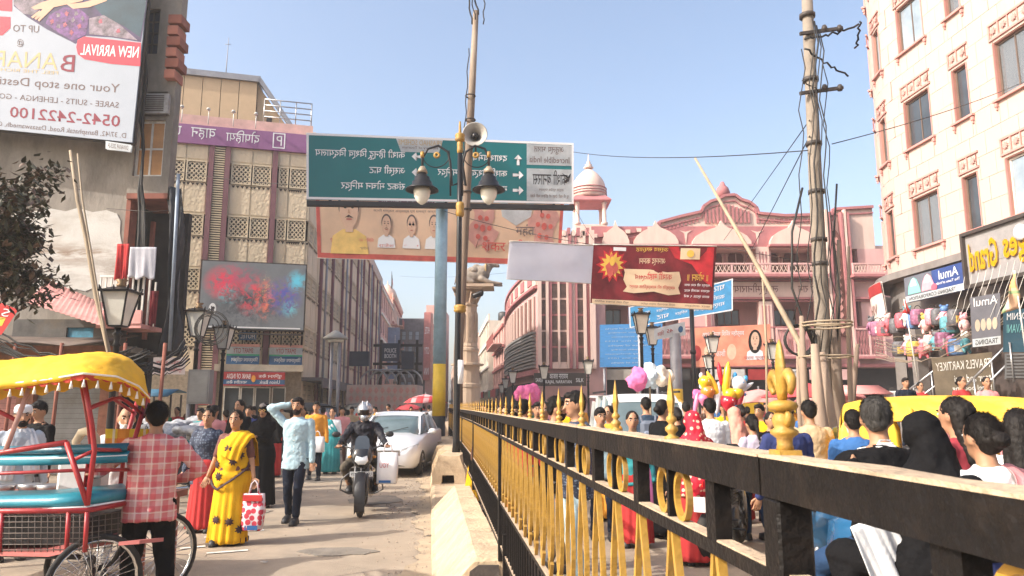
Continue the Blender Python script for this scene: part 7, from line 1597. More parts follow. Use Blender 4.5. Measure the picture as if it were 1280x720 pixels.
tub('brace', [q(112,511),q(140,499),q(150,497),q(160,503),q(180,519)], .014); tub('brace', [q(119,562),q(167,563)], .014); tub('brace', [q(118,588),q(162,587)], .014); tub('brace', [q(94,574),q(118,563)], .013); tub('brace', [q(83,553),q(109,630)], .019); tub('arm_rail', [q(-60,573),q(0,566),q(83,553)], .02)
tub('brace', [q(112,511),q(148,497),q(180,519)], .014, True)
tub('hood_post', [q(36,486),q(6,566)], .018, False, M('post_pinkish',(.5,.3,.27),.4)); tub('brace', [q(-30,500),q(18,524)], .016); tub('back_rail', [q(-60,595),q(0,592),q(118,587)], .013); tub('seat_rail', [q(-60,640),q(0,639),q(109,638),q(158,629)], .02); tub('seat_rail', [q(-60,640),q(109,638),q(158,629)], .018, True)
for px in (-30, 86, 109, 3): tub('cage_post', [q(px,640),q(px-3,690)], .016)
for px in (86, 150): tub('cage_post', [q(px,636),q(px-3,690)], .014, True)
def cushion(name, pts, h, d, mat, off=V((0,0,0))):
 b = MB(); rg = []
 for p in pts:
  p = p+off; rg.append([p+V((0,0,0)), p+V((0,-.01,h*.5)), p+V((.0,.02,h)), p+DV*d+V((0,0,h)), p+DV*d+V((0,0,h*.5)), p+DV*d])
 b.rings(rg, 0, True); return b.build(name, mat, rk)
cushion('seat', [q(-60,636),q(0,635),q(60,634),q(109,631),q(158,624)], .075, .62, m_rt); cushion('seat_piping', [q(-60,639),q(0,638),q(60,637),q(109,635),q(158,627)], .016, .60, m_wh)
bk = V((.10,.30,0))
cushion('backrest', [q(-60,586)+bk,q(0,586)+bk,q(60,584)+bk,q(116,582)+bk], .085, .08, m_rt); cushion('backrest', [q(-60,571)+bk,q(0,571)+bk,q(60,569)+bk,q(116,567)+bk], .06, .10, M('rickshaw_teal_dark',(.01,.10,.15),.35)); cushion('backrest_piping', [q(-60,579)+bk,q(60,577)+bk,q(116,574)+bk], .022, .07, m_wh)
# platform and wire cage under the seat
b = MB(); a, c, d, e = q(-60,694), q(60,696), q(88,690), q(150,678); b.rings([[p, p+V((0,0,.03)), p+DV*.9+V((0,0,.03)), p+DV*.9] for p in (a,c,d,e)], 0, False); b.build('platform', M('rickshaw_red_faded',(.42,.13,.12),.5,dirt=.3), rk)
b = MB(); b.rings([[p, p+V((0,0,.025)), p+V((.12,.10,.025)), p+V((.12,.10,0))] for p in (q(148,682,5.3),q(174,680,5.3))],0,False); b.build('foot_rest', M('rickshaw_red_faded',(.42,.13,.12)), rk)
b = MB()
for k in range(27): x = -60+k*8; b.tube([q(x,641), q(x-1,690)], .0035, 4)
for k in range(7): yy = 646+k*7; b.tube([q(-60,yy), q(109,yy-1), q(150,yy-6)], .0035, 4)
b.build('wire_cage', m_mesh, rk)
b = MB()
for k in range(27): x = -60+k*8; b.tube([q(x,641)+DV*.9, q(x-1,690)+DV*.9], .0035, 4)
for k in range(7): yy = 646+k*7; b.tube([q(-60,yy)+DV*.9, q(150,yy-6)+DV*.9], .0035, 4)
b.build('wire_cage', m_mesh, rk)
b = MB(); p = q(20,690); b.box((p.x-.55,p.y+.1,p.z+.03),(p.x+.45,p.y+.6,p.z+.22)); b.build('tool_box', m_seat, rk)
# spoked wheels
def cwheel(pos, ang, name='wheel'):
 w = wheel(rk, pos, .35, .045, 32, 'y', name, tr=.024); w.rotation_euler = (0,0,ang); return w
w0 = P(119,716,5.6)-ri; zc_ = .35; w0 = V((w0.x, w0.y, zc_)); cwheel(w0, R(52)); cwheel(w0+DV*1.2, R(52))
fw = P(202,668,6.7)-ri; fw = V((fw.x+.02, fw.y, .35)); cwheel(fw, R(62), 'front_wheel')
b = MB(); b.tube([w0, w0+DV*1.2], .02, 8); b.tube([w0+DV*.6+V((0,0,.0)), fw+V((-.25,-.1,.0))], .022, 8); b.tube([fw, fw+V((-.08,-.03,.40)), fw+V((-.16,-.05,.62))], .018, 8); b.tube([fw+V((-.14,-.05,.48)), w0+DV*.7+V((.3,.1,.4)), w0+DV*.6+V((.15,0,.05))], .02, 8)
b.tube([fw+V((-.30,.18,.66)), fw+V((-.16,-.05,.64)), fw+V((-.05,-.28,.66))], .012, 6); b.tube([q(0,700)+DV*.3, q(100,704)+DV*.3], .02, 8); b.build('chassis', m_seat, rk)
MB().ell(w0+DV*.7+V((.32,.1,.52)), (.10,.08,.04), 12, 7).build('saddle', m_seat, rk)
# hood: fabric over bows, edge valance and white tassels
nb = [(-70,486,5.35),(0,480,5.35),(55,474,5.3),(103,466,5.25),(145,470,5.45),(172,482,5.7),(186,497,5.85)]; nt_ = [(-70,457,5.65),(0,453,5.65),(55,448,5.63),(103,443,5.6),(140,441,5.75),(165,450,5.9),(180,466,6.0)]
rg = []
for (a, c) in zip(nb, nt_):
 p, t_ = P(*a)-ri, P(*c)-ri; rg.append([p+V((0,.03,-.03)), p, p.lerp(t_,.35)+V((0,-.02,.012)), p.lerp(t_,.7)+V((0,-.02,.02)), t_, t_+DV*.35+V((0,0,.025)), t_+DV*.75+V((0,0,.01)), t_+DV*1.05-V((0,0,.05)), p+DV*1.35, p+DV*1.35-V((0,0,.05))])
b = MB(); b.rings(rg, 0, True, closed=False); o = b.build('hood', m_rh, rk); sm_ = o.modifiers.new('t','SOLIDIFY'); sm_.thickness = .008; ss = o.modifiers.new('s','SUBSURF'); ss.levels = 3; ss.render_levels = 3
tx_ = bpy.data.textures.new('hoodwrinkle','CLOUDS'); tx_.noise_scale = .12; dd = o.modifiers.new('d','DISPLACE'); dd.texture = tx_; dd.strength = .035; dd.texture_coords = 'LOCAL'; JOBS.append(('mod', o))
vr = []
npts = [P(*a)-ri for a in nb]
def along_pts(pts, n):
 out = []; L_ = [(c-a).length for a, c in zip(pts, pts[1:])]; tot = sum(L_)
 for i in range(n):
  d = tot*i/(n-1); k = 0
  while k < len(L_)-1 and d > L_[k]: d -= L_[k]; k += 1
  out.append(pts[k].lerp(pts[k+1], min(1, d/L_[k])))
 return out
ed = along_pts(npts, 90)
b = MB(); b.rings([[p+V((0,.02,.0)) for p in ed], [p+V((0,.03,-.03-.022*abs(math.sin(i*math.pi/5)))) for i, p in enumerate(ed)]], 0, True, closed=False); b.build('valance', M('valance_red',(.45,.05,.03),.8), rk)
b = MB(); b.rings([[p+DV*.3+V((0,0,.01)) for p in ed], [p+DV*.32+V((0,0,-.10-.012*math.sin(i*.7))) for i, p in enumerate(ed)]], 0, True, closed=False); b.build('inner_valance', M('valance_yellow',(.55,.30,.02),.8), rk)
ts = MB(); ts.tube([(0,0,0),(0,0,-.02),(0,0,-.028),(0,0,-.055)], [.004,.006,.009,.013], 6); me_ts = ts.mesh('tassel', M('tassel_white',(.75,.70,.62),.9))
for i in range(0, 90, 5): link('tassel', me_ts, rk, ed[i]+V((0,.0,-.045)))
b = MB(); b.tube([p+V((0,.015,-.004)) for p in ed], .008, 6); b.build('piping', M('tassel_white',(.75,.70,.62),.9), rk)
# ================================================================ PEOPLE
def ik(a, c, l1, l2, pole):
 a, c = V(a), V(c); d = c-a; L_ = min(d.length, (l1+l2)*.999); d = d.normalized() if d.length > 1e-6 else V((0,0,-1)); c = a+d*L_
 x = (l1*l1-l2*l2+L_*L_)/(2*L_); h = math.sqrt(max(l1*l1-x*x, 0)); p = V(pole); p = p-d*p.dot(d); p = p.normalized() if p.length > 1e-6 else V((0,1,0))
 return a+d*x+p*h, c
TOR_M = [(-.12,.12,.095,0),(-.04,.165,.115,0),(.06,.158,.108,.0),(.18,.150,.100,.0),(.32,.172,.115,.005),(.42,.188,.108,0),(.475,.155,.085,-.005),(.52,.075,.065,-.01)]
TOR_F = [(-.12,.125,.10,0),(-.03,.172,.125,-.005),(.06,.158,.115,0),(.16,.135,.10,.01),(.28,.15,.125,.015),(.36,.155,.125,.015),(.43,.155,.095,0),(.47,.125,.08,-.005),(.51,.065,.06,-.01)]
TOR_B = [(-.12,.16,.13,0),(-.03,.21,.16,-.005),(.08,.20,.165,.01),(.18,.18,.15,.02),(.28,.185,.155,.015),(.36,.175,.14,.01),(.43,.16,.10,0),(.47,.125,.085,-.005),(.51,.07,.065,-.01)]
def person(label, loc, rz, h=1.7, sex='m', hands=None, feet=None, lean=0, turn=0, head=(0,0), wear=(), hair='short', hairmat=None, skin=None, vox=.014, group=None, hip=None, poles=(None,None), kpole=(0,1,0), face=True, shoes=None, beard=None, glassesf=False, cap_=None, knee_out=0, sit=False, dofs=1):
 t = thing('person', label, 'person', loc, rz, group); k = h/1.72; skin = skin or m_skin; near = vox <= .016
 hz = (hip if hip is not None else .925*k); tor = {'m': TOR_M, 'f': TOR_F, 'b': TOR_B}[sex]; sw = {'m': .182, 'f': .152, 'b': .165}[sex]*k
 TT = Matrix.Translation((0,0,hz)) @ Matrix.Rotation(turn, 4, 'Z') @ Matrix.Rotation(-lean, 4, 'X')
 P_ = {}
 for s, n in ((-1,'L'),(1,'R')):
  sh = TT @ V((s*sw, -.005, .435*k)); hd = hands[0 if s < 0 else 1] if hands else None
  hd = V(hd) if hd is not None else V((s*(sw+.09), .06, hz-.12*k)); pl = poles[0 if s < 0 else 1] or (s*.5,-1,-.3)
  el, wr = ik(sh, hd, .285*k, .25*k, pl); hp_ = V((s*.088*k, 0, hz-.02))
  ft = V(feet[0 if s < 0 else 1]) if feet else V((s*.10, 0, 0)); ank = ft+V((0,-.02,.085*k)); kn, ank = ik(hp_, ank, .43*k, .41*k, V(kpole)+V((s*knee_out,0,0)))
  P_[n] = (sh, el, wr, hp_, kn, ank, ft)
 nb_ = TT @ V((0,-.01,.49*k)); hc = TT @ V((0,.02+.02*math.sin(lean),.665*k)); HR_ = Matrix.Translation(hc) @ Matrix.Rotation(turn*.5+head[0], 4, 'Z') @ Matrix.Rotation(head[1]-.13, 4, 'X') @ Matrix.Scale(k**.5, 4)
 def torso(b, e=0, lo=-1, hi=1, wz=1, T=TT):
  rg = []
  for z, rx, ry, ys in tor:
   if lo <= z <= hi: rg.append([V((math.cos(a)*(rx+e)*k, ys*k+math.sin(a)*(ry+e)*k, z*k)) for a in [2*math.pi*i/18 for i in range(18)]])
  b.rings(rg, T=T)
 # body
 b = MB(); torso(b, -.004); b.cap(nb_, hc-V((0,0,.04)), .055*k, .052*k, 10)
 b.ell((0,0,.012), (.074,.096,.112), 16, 12, T=HR_); b.ell((0,.035,-.055), (.052,.058,.062), 12, 8, T=HR_); b.cap((0,.088,.02),(0,.112,-.022),.010,.016,8,T=HR_)
 for s in (-1,1): b.ell((s*.077,-.005,-.005),(.012,.024,.033),8,6,T=HR_)
 for n in 'LR':
  sh, el, wr, hp_, kn, ank, ft = P_[n]; b.cap(sh, el, .050*k, .040*k); b.cap(el, wr, .039*k, .026*k); b.cap(hp_, kn, .080*k, .054*k); b.cap(kn, ank, .056*k, .036*k); b.cap(ank+V((0,-.02,-.03)), ft+V((0,.15*k,.03)), .036*k, .028*k)
 body = b.build('body', skin, t); remesh(body, vox, 2)
 if near:                                  # five-fingered hands grown onto the wrists
  hb = MB()
  for n, s in (('L',-1),('R',1)):
   sh, el, wr = P_[n][:3]; d = (wr-el).normalized(); sd_ = d.cross(V((0,1,0)) if abs(d.y) < .8 else V((0,0,1))).normalized(); nrm = sd_.cross(d)
   if sd_.x*s > 0: pass
   pc2 = wr+d*.045; rotm = Matrix((sd_, nrm, d)).transposed().to_3x3(); hb.ell(pc2, (.040*k,.017,.052*k), 10, 7, rot=rotm)
   for i, (o_, ln) in enumerate(((-.029,.062),(-.010,.074),(.010,.070),(.028,.055))):
    p0 = wr+d*.085+sd_*o_; p1 = p0+(d*.9+nrm*.25*dofs)*ln*.5; p2 = p1+(d*.6+nrm*.7*dofs)*ln*.5; hb.cap(p0-d*.02, p1, .0095, .0085, 7); hb.cap(p1, p2, .0085, .007, 7)
   p0 = wr+d*.03-sd_*.030; p1 = p0+(d*.6-sd_*.7).normalized()*.035; p2 = p1+(d*.9+nrm*.3).normalized()*.03; hb.cap(p0, p1, .012, .010, 7); hb.cap(p1, p2, .010, .008, 7)
  JOBS[-1] = ('mod+', body, hb)
 if face and vox < .03:
  for s in (-1,1):
   b = MB(); b.ell((s*.030,.083,.022),(.014,.008,.008),8,6,T=HR_); b.build('eye', M('eye_white',(.6,.57,.53),.3), t); b = MB(); b.ell((s*.030,.089,.022),(.008,.004,.008),8,5,T=HR_); b.build('iris', m_hair, t)
   b = MB(); b.tube([HR_ @ V((s*.014,.088,.042)), HR_ @ V((s*.032,.087,.048)), HR_ @ V((s*.050,.074,.043))], [.006,.007,.003], 5); b.build('eyebrow', m_hair, t)
  b = MB(); b.ell((0,.090,-.056),(.021,.007,.0065),10,6,T=HR_); b.build('lips', M('lip',(.26,.09,.075),.5), t)
 if beard == 'stache': b = MB(); b.tube([HR_ @ V((-.026,.088,-.043)), HR_ @ V((0,.103,-.036)), HR_ @ V((.026,.088,-.043))], [.004,.008,.004], 6); b.build('moustache', m_hair, t)
 if beard and beard != 'stache':
  b = MB(); b.ell((0,.036,-.070),(.059,.064,.052),12,8,T=HR_); b.ell((0,.03,-.03),(.072,.040,.05),12,8,T=HR_); b.tube([HR_ @ V((-.026,.092,-.043)), HR_ @ V((0,.106,-.038)), HR_ @ V((.026,.092,-.043))], [.004,.008,.004], 6); remesh(b.build('beard', beard, t), max(vox*.6,.007), 1, .012, .02)
 if glassesf:
  b = MB(); [b.torus((s*.032,.100,.020), .020, .0025, 14, 5, 'y', T=HR_) for s in (-1,1)]; b.tube([HR_ @ V((-.05,.098,.022)), HR_ @ V((-.078,.0,.02))], .002, 4); b.tube([HR_ @ V((.05,.098,.022)), HR_ @ V((.078,.0,.02))], .002, 4); b.build('glasses', m_gold, t)
 hm = hairmat or m_hair; b = MB()
 if hair == 'short': b.ell((0,-.016,.034),(.083,.097,.100),14,10,T=HR_); b.ell((0,-.055,-.005),(.068,.052,.075),12,8,T=HR_); b.ell((.008,.038,.088),(.060,.052,.040),12,7,T=HR_)
 elif hair in ('bun','long','pony'):
  b.ell((0,-.018,.032),(.084,.097,.098),14,10,T=HR_); b.ell((0,-.05,-.01),(.074,.062,.08),12,8,T=HR_)
  if hair == 'bun': b.ell((0,-.12,-.02),(.050,.042,.045),12,8,T=HR_)
  if hair == 'long': b.cap((0,-.06,.02),(0,-.10,-.36),.085,.065,12,T=HR_); b.cap((-.05,-.05,.0),(-.06,-.09,-.30),.05,.04,10,T=HR_); b.cap((.05,-.05,.0),(.06,-.09,-.32),.05,.04,10,T=HR_)
  if hair == 'pony': b.cap((0,-.11,.03),(0,-.16,-.22),.034,.016,8,T=HR_)
 elif hair == 'thin': b.ell((0,-.030,.000),(.080,.080,.072),12,8,T=HR_)
 if hair in ('short','bun','long','pony','thin'): remesh(b.build('hair', hm, t), max(vox*.62, .008), 1, .014 if near else 0, .03)
 if near and hair in ('short','bun','long','pony'):
  b = MB(); rs = random.Random(int(loc[1]*99))
  for i_ in range(1900 if vox < .0125 else 700):
   d_ = V((rs.gauss(0,1), rs.gauss(-.25,1), rs.gauss(.35,.8))).normalized()
   if d_.y > .45 and d_.z < .55: continue
   p0 = V((d_.x*.084, -.018+d_.y*.098, .032+d_.z*.100)); dn = V((rs.gauss(0,.35), -.5+rs.gauss(0,.35), -.8+(.9 if hair == 'short' and d_.z > .3 else 0)*rs.random())); dn = (dn-d_*dn.dot(d_)).normalized()+d_*rs.uniform(.1,.45); ln_ = rs.uniform(.02,.045); sd_ = d_.cross(dn).normalized()*.0022
   b.add([HR_ @ (p0-sd_), HR_ @ (p0+sd_), HR_ @ (p0+dn*ln_+d_*-.004)], [(0,1,2)])
  if b.v: tag(b.build('hair_strands', hm, t), kind='stuff')
 if cap_ is not None: b = MB(); b.lathe([(.088,.035),(.092,.06),(.088,.10),(.07,.125),(.0,.132)], n=16, T=HR_); b.build('cap', cap_, t)
 # clothes
 for w in wear:
  kd, mt = w[0], w[1]; o = dict(w[2]) if len(w) > 2 else {}; b = MB(); e = o.get('e', .018)
  if kd == 'shirt':
   rg = []; hem = o.get('hem', -.16)
   base_ = [(hem, tor[1][1]+.012, tor[1][2]+.012, 0)]+[q_ for q_ in tor if q_[0] > max(hem,-.05)][:-1]+[(tor[-1][0]-.012, .072, .062, -.01)]
   for z, rx, ry, ys in base_: rg.append([V((math.cos(a)*(rx+e)*k, ys*k+math.sin(a)*(ry+e)*k, z*k)) for a in [2*math.pi*i/20 for i in range(20)]])
   b.rings(rg, T=TT)
   for n in 'LR':
    sh, el, wr = P_[n][:3]; f = o.get('sleeve', 1); b.cap(sh, el if f > .5 else sh.lerp(el, f*2), .068*k, .056*k)
    if f > .5: b.cap(el, el.lerp(wr, min(1,(f-.5)*2)), .055*k, .042*k)
   if o.get('collar', 1): b.torus((0,-.01*k,.505*k), .058*k, .018, 16, 6, 'z', T=TT)
   remesh(b.build(o.get('name','shirt'), mt, t), vox, 3, o.get('fold',.03), .07)
  elif kd == 'trousers':
   rg = []
   for z, rx, ry, ys in [q_ for q_ in tor if q_[0] < .03]: rg.append([V((math.cos(a)*(rx+.004)*k, ys*k+math.sin(a)*(ry+.004)*k, z*k)) for a in [2*math.pi*i/18 for i in range(18)]])
   b.rings(rg, T=TT)
   for n in 'LR':
    _, _, _, hp_, kn, ank, ft = P_[n]; f = o.get('loose', 0); b.cap(hp_, kn, (.094+f)*k, (.068+f)*k); b.cap(kn, ank+V((0,0,.03)), (.067+f)*k, (.052+f*.6)*k)
   remesh(b.build('trousers', mt, t), vox, 3, .022, .08)
  elif kd in ('skirt','abaya'):
   top = o.get('top', .08); bz = o.get('bot', .05); r0 = o.get('r0', .165 if sex != 'b' else .20); r1 = o.get('r1', .26); pl_ = o.get('pleat', .012); n = 72; rg = []
   cxb = (P_['L'][6]+P_['R'][6])/2; nz = 16
   for j in range(nz+1):
    v = j/nz; c = V((0,0,hz+top*k)).lerp(V((cxb.x*.8, cxb.y*.8+.03, bz)), v); r = (r0+(r1-r0)*v**1.2+.035*math.sin(min(1,v*3.2)*math.pi)*.7)*k
    rg.append([c+V((math.cos(2*math.pi*i/n)*(r+pl_*v*math.sin(i*1.13+2.0*math.sin(i*.21))), math.sin(2*math.pi*i/n)*(r*.80+pl_*v*math.sin(i*1.37+1)), (.006*math.sin(i*.9) if j == nz else 0))) for i in range(n)])
   b.rings(rg); b.build(o.get('name', kd), mt, t)
  elif kd == 'seatskirt':      # skirt over bent legs
   for n in 'LR': _, _, _, hp_, kn, ank, ft = P_[n]; b.cap(hp_, kn, .12*k, .10*k); b.cap(kn, ank+V((0,0,.05)), .10*k, .09*k); b.cap((hp_+kn)/2, (P_['L'][4]+P_['R'][4])/2, .10*k, .09*k)
   rg = [[V((math.cos(a)*(rx+.03)*k, math.sin(a)*(ry+.03)*k, z*k)) for a in [2*math.pi*i/18 for i in range(18)]] for z, rx, ry, ys in [q_ for q_ in tor if q_[0] < .2]]; b.rings(rg, T=TT)
   remesh(b.build('skirt', mt, t), vox, 4, .03, .08)
  elif kd == 'band':           # cloth strip laid along joints of the torso (sari end, scarf)
   pts = [TT @ V(p_) for p_ in o['pts']]; wd = o.get('w', .16); n = 10; rg = []; out = [V(q_) for q_ in o.get('out', [(0,1,0)]*len(pts))]
   sm = []
   for i in range(len(pts)-1):
    for j in range(5): f = j/5; sm.append((pts[i].lerp(pts[i+1], f), out[i].lerp(out[i+1], f), i+f))
   sm.append((pts[-1], out[-1], len(pts)-1))
   for i, (p_, ou, q_) in enumerate(sm):
    tg = (sm[min(i+1,len(sm)-1)][0]-sm[max(i-1,0)][0]).normalized(); sd_ = tg.cross(ou).normalized(); wv = wd*(o['ws'][min(int(q_),len(o['ws'])-1)] if 'ws' in o else 1)
    rg.append([p_+sd_*wv*(j/n-.5)+ou*(.012*math.sin(j*2.1+i*.15)+.008*math.sin(j*3.7)-.10*abs(j/n-.5)**2*wv/.16) for j in range(n+1)])
   b.rings(rg, 0, True, closed=False); oo = b.build(o.get('name','scarf'), mt, t); s_ = oo.modifiers.new('t','SOLIDIFY'); s_.thickness = .007; s2 = oo.modifiers.new('u','SUBSURF'); s2.levels = 1; JOBS.append(('mod', oo))
  elif kd == 'veil':
   b.ell((0,-.016,.028),(.098,.112,.112),16,11,T=HR_); b.cap(hc+V((0,-.05,-.02)), nb_+V((0,-.04,-.02)), .095*k, .12*k, 12); ln = o.get('len', .35)
   if ln > .1: b.cap(nb_+V((0,-.03,.0)), nb_+V((0,-.10,-ln)), .13*k, .16*k, 12)
   for s in (-1,1): b.cap(nb_+V((s*.04,0,.02)), (P_['L'] if s < 0 else P_['R'])[0]+V((0,-.01,-.05)), .075*k, .07*k, 10)
   if o.get('front'): b.cap(nb_+V((0,.05,0)), nb_+V((0,.10,-.16)), .085*k, .08*k, 10)
   remesh(b.build('veil', mt, t), vox, 3, .035, .09)
  elif kd == 'jacketcuff': pass
 sm2 = shoes or m_seat
 for n in 'LR':
  _, _, _, _, kn, ank, ft = P_[n]; b = MB(); b.rings([[ft+V((x*w*k, y*k, z)) for x, z in ((-1,0),(-1.02,.02),(-.75,hh),(0,hh*1.12),(.75,hh),(1.02,.02),(1,0))] for y, w, hh in ((-.085,.034,.06),(-.055,.044,.085),(.03,.048,.09),(.11,.053,.075),(.175,.048,.065),(.205,.025,.03))]); b.build('shoe', sm2, t)
 t['_P'] = 0; del t['_P']; person.P = P_; person.T = TT; person.H = HR_; person.t = t
 return t
_fin = finish
def finish():
 global JOBS
 plus = [j for j in JOBS if j[0] == 'mod+']; JOBS[:] = [('mod', j[1]) if j[0] == 'mod+' else j for j in JOBS]
 _fin()
 for _, o, hb in plus:
  me = o.data; n = len(me.vertices); co = [v.co[:] for v in me.vertices]+[tuple(p) for p in hb.v]; fs = [tuple(p.vertices) for p in me.polygons]+[tuple(i+n for i in f) for f in hb.f]
  m2 = bpy.data.meshes.new('body'); m2.from_pydata(co, [], fs); [m2.materials.append(m) for m in me.materials]; m2.polygons.foreach_set('use_smooth', [True]*len(m2.polygons)); o.data = m2
# ---- cloth materials
def chk(name, base, c1, c2, sc=14):
 m = M(name, base, .85, var=.08, vs=4, bump=.2, bs=60); N, L = nt(m); s_ = N.new('ShaderNodeSeparateXYZ'); L.new(pc(m), s_.inputs[0])
 def lines(o, w, off=0):
  a = N.new('ShaderNodeMath'); a.operation = 'MULTIPLY'; a.inputs[1].default_value = sc; L.new(o, a.inputs[0]); q = N.new('ShaderNodeMath'); q.operation = 'ADD'; q.inputs[1].default_value = off; L.new(a.outputs[0], q.inputs[0]); f = N.new('ShaderNodeMath'); f.operation = 'FRACT'; L.new(q.outputs[0], f.inputs[0]); l = N.new('ShaderNodeMath'); l.operation = 'LESS_THAN'; l.inputs[1].default_value = w; L.new(f.outputs[0], l.inputs[0]); return l.outputs[0]
 def mul(a, k):
  q = N.new('ShaderNodeMath'); q.operation = 'MULTIPLY'; q.inputs[1].default_value = k; L.new(a, q.inputs[0]); return q.outputs[0]
 overlay(m, mul(lines(s_.outputs[2], .42), .55), c1); overlay(m, mul(lines(s_.outputs[0], .42), .55), c1); overlay(m, mul(lines(s_.outputs[2], .08, .15), .7), c2); overlay(m, mul(lines(s_.outputs[0], .08, .15), .7), c2); return m
def spots(name, base, c, sc, r=.3, **k):
 m = M(name, base, .75, var=.15, vs=3, bump=.15, bs=40, **k); v = node(m, 'ShaderNodeTexVoronoi', pc(m)); v.inputs['Scale'].default_value = sc; v.inputs['Randomness'].default_value = .5; l = node(m, 'ShaderNodeMath', v.outputs[0], operation='LESS_THAN', i1=r); return overlay(m, l.outputs[0], c)
def cl(name, rgb, **k): return M('cloth_'+name, rgb, k.pop('rough', .85), var=k.pop('var', .12), vs=4, bump=.25, bs=50, spec=.12, **k)
m_plaid = chk('checked_shirt', (.60,.33,.30), (.52,.05,.07), (.70,.55,.47), 11)
m_sari = cl('sari_yellow', (.66,.36,.015)); m_darkc = cl('black', (.006,.006,.007)); m_jean = cl('denim', (.02,.045,.10)); m_jeand = cl('denim_dark', (.012,.016,.028)); m_lblue = cl('light_blue', (.36,.50,.56)); m_org = cl('orange', (.62,.27,.04)); m_redc = cl('red', (.50,.02,.03)); m_whc = cl('white', (.62,.63,.64)); m_navyc = cl('navy', (.03,.04,.12)); m_teal = cl('teal', (.04,.24,.26)); m_mar = cl('maroon', (.16,.015,.03)); m_beigec = cl('beige', (.45,.33,.2)); m_brnc = cl('brown', (.10,.05,.035)); m_grc = cl('grey', (.14,.14,.15)); m_pinkc = cl('pink', (.60,.25,.25)); m_salm = cl('salmon', (.58,.26,.20)); m_purp = cl('lilac', (.42,.38,.48)); m_grn = cl('green', (.05,.16,.08)); m_blu = cl('blue', (.04,.12,.30))
m_grh = M('hair_grey', (.05,.047,.044), .65, spec=.2, var=.8, vs=30, bump=.5, bs=90, stretch=(1,1,.2)); m_whh = M('hair_white', (.5,.48,.45), .6, var=.3)
def nearg(px, py): g = G(px, py); return (g.x, g.y, 0)
# yellow sari woman ------------------------------------------------
loc = nearg(287, 679); FACE = math.pi
p1 = person('woman in a yellow sari with dark flower motifs carrying a shopping bag', loc, FACE-.12, 1.56, 'b', hands=((-.30,.06,.72),(.31,.03,.78)), feet=((-.09,.0,0),(.09,.10,0)), head=(.12,.05), hair='bun', vox=.012,
 wear=(('shirt', M('cloth_blouse',(.13,.045,.035),.7), dict(sleeve=.42, hem=.0, collar=0, name='blouse', fold=.012)), ('skirt', m_sari, dict(r0=.215, r1=.255, bot=.03, pleat=.016, name='sari_skirt')), ('band', m_sari, dict(pts=[(-.01,.205,.16),(-.06,.19,.32),(-.115,.09,.46),(-.13,-.02,.485),(-.13,-.15,.36),(-.12,-.2,.05)], w=.27, out=[(0,1,0),(0,1,.1),(-.1,.7,.7),(-.2,0,1),(-.2,-1,.3),(0,-1,0)], name='sari_end'))))
PP = person.P; 
# draped end over her left shoulder (viewer's right), fitted to the body as a shell
b = MB(); n = 22; rg = []
k_ = 1.56/1.72; TTm = person.T
for j in range(n+1):
 v = j/n; z = -.34+.84*v; ring = []
 zz = max(-.12, min(.51, z)); 
 for (z0,a0,b0,y0),(z1_,a1,b1,y1) in zip(TOR_B, TOR_B[1:]):
  if z0 <= zz <= z1_: f = (zz-z0)/(z1_-z0); rx, ry, ys = a0+(a1-a0)*f, b0+(b1-b0)*f, y0+(y1-y0)*f
 if z < -.03: rx, ry = .235, .20
 for i in range(25):
  a = R(-35)+ (R(200)-R(-35))*i/24          # from her right round the front to her left
  # lower edge rises from her right hip to the left shoulder: keep only what lies above that diagonal
  lim = -.36+.30*max(0, (math.cos(a)+1)/2); zc = max(z, lim) if False else z
  e = .030+.010*math.sin(i*1.1+j*.7)+.006*math.sin(j*1.9-i)
  ring.append(TTm @ V((-math.cos(a)*(rx+e)*k_, (ys+math.sin(a)*(ry+e))*k_, z*k_)))
 rg.append(ring)
fs = []; vs = [p for r_ in rg for p in r_]
for j in range(n):
 for i in range(24):
  # coordinates across the chest: s = 0 her right side ... 1 her left side
  s_ = i/24; z = -.34+.84*(j+.5)/n; lo = .24-.46*min(1, s_/.62)+max(0, s_-.62)*.5; hi = .50-.09*s_
  if z > lo and z < hi: fs.append((j*25+i, j*25+i+1, (j+1)*25+i+1, (j+1)*25+i))
b.add(vs, fs, 0, True); o = b.build('sari_drape', m_sari, p1); s_ = o.modifiers.new('t','SOLIDIFY'); s_.thickness = .01; s_.offset = 1; o.modifiers.new('u','SUBSURF').levels = 1; JOBS.append(('mod', o))
m_motif = M('sari_motif', (.035,.012,.015), .7, var=.3); fl = MB()
def motif(u, z, r=.055, e=.055):
 a = R(-35)+R(235)*u; zz = max(-.12, min(.51, z)); rx, ry = (.20,.16) if z > -.05 else (.225,.19)
 if z < -.3: rx, ry = .245, .20
 c = TTm @ V((-math.cos(a)*(rx+e)*k_, math.sin(a)*(ry+e)*k_, z*k_)); nn = V((-math.cos(a), math.sin(a)*1.2, 0)).normalized(); tg = V((0,0,1)).cross(nn)
 b = MB(); pts = [c+tg*math.cos(q_)*rr+V((0,0,1))*math.sin(q_)*rr-nn*(rr*rr*2.2) for q_, rr in [(2*math.pi*i/16, r*(1 if i % 2 else .55)) for i in range(16)]]
 b.add([c+nn*.004]+pts+[c-nn*.006]+[p_-nn*.006 for p_ in pts], [(0,1+i,1+(i+1)%16) for i in range(16)]+[(1+i,18+i,18+(i+1)%16,1+(i+1)%16) for i in range(16)]); b.build('flower_motif', m_motif, p1)
for u, z in ((.52,.30),(.28,.36),(.45,.14),(.70,.10),(.62,-.05),(.36,.22),(.45,-.62),(.60,-.60),(.28,-.55),(.34,-.72)): motif(u, z, .058, .055 if z > -.3 else .062)
b = MB(); pts = []
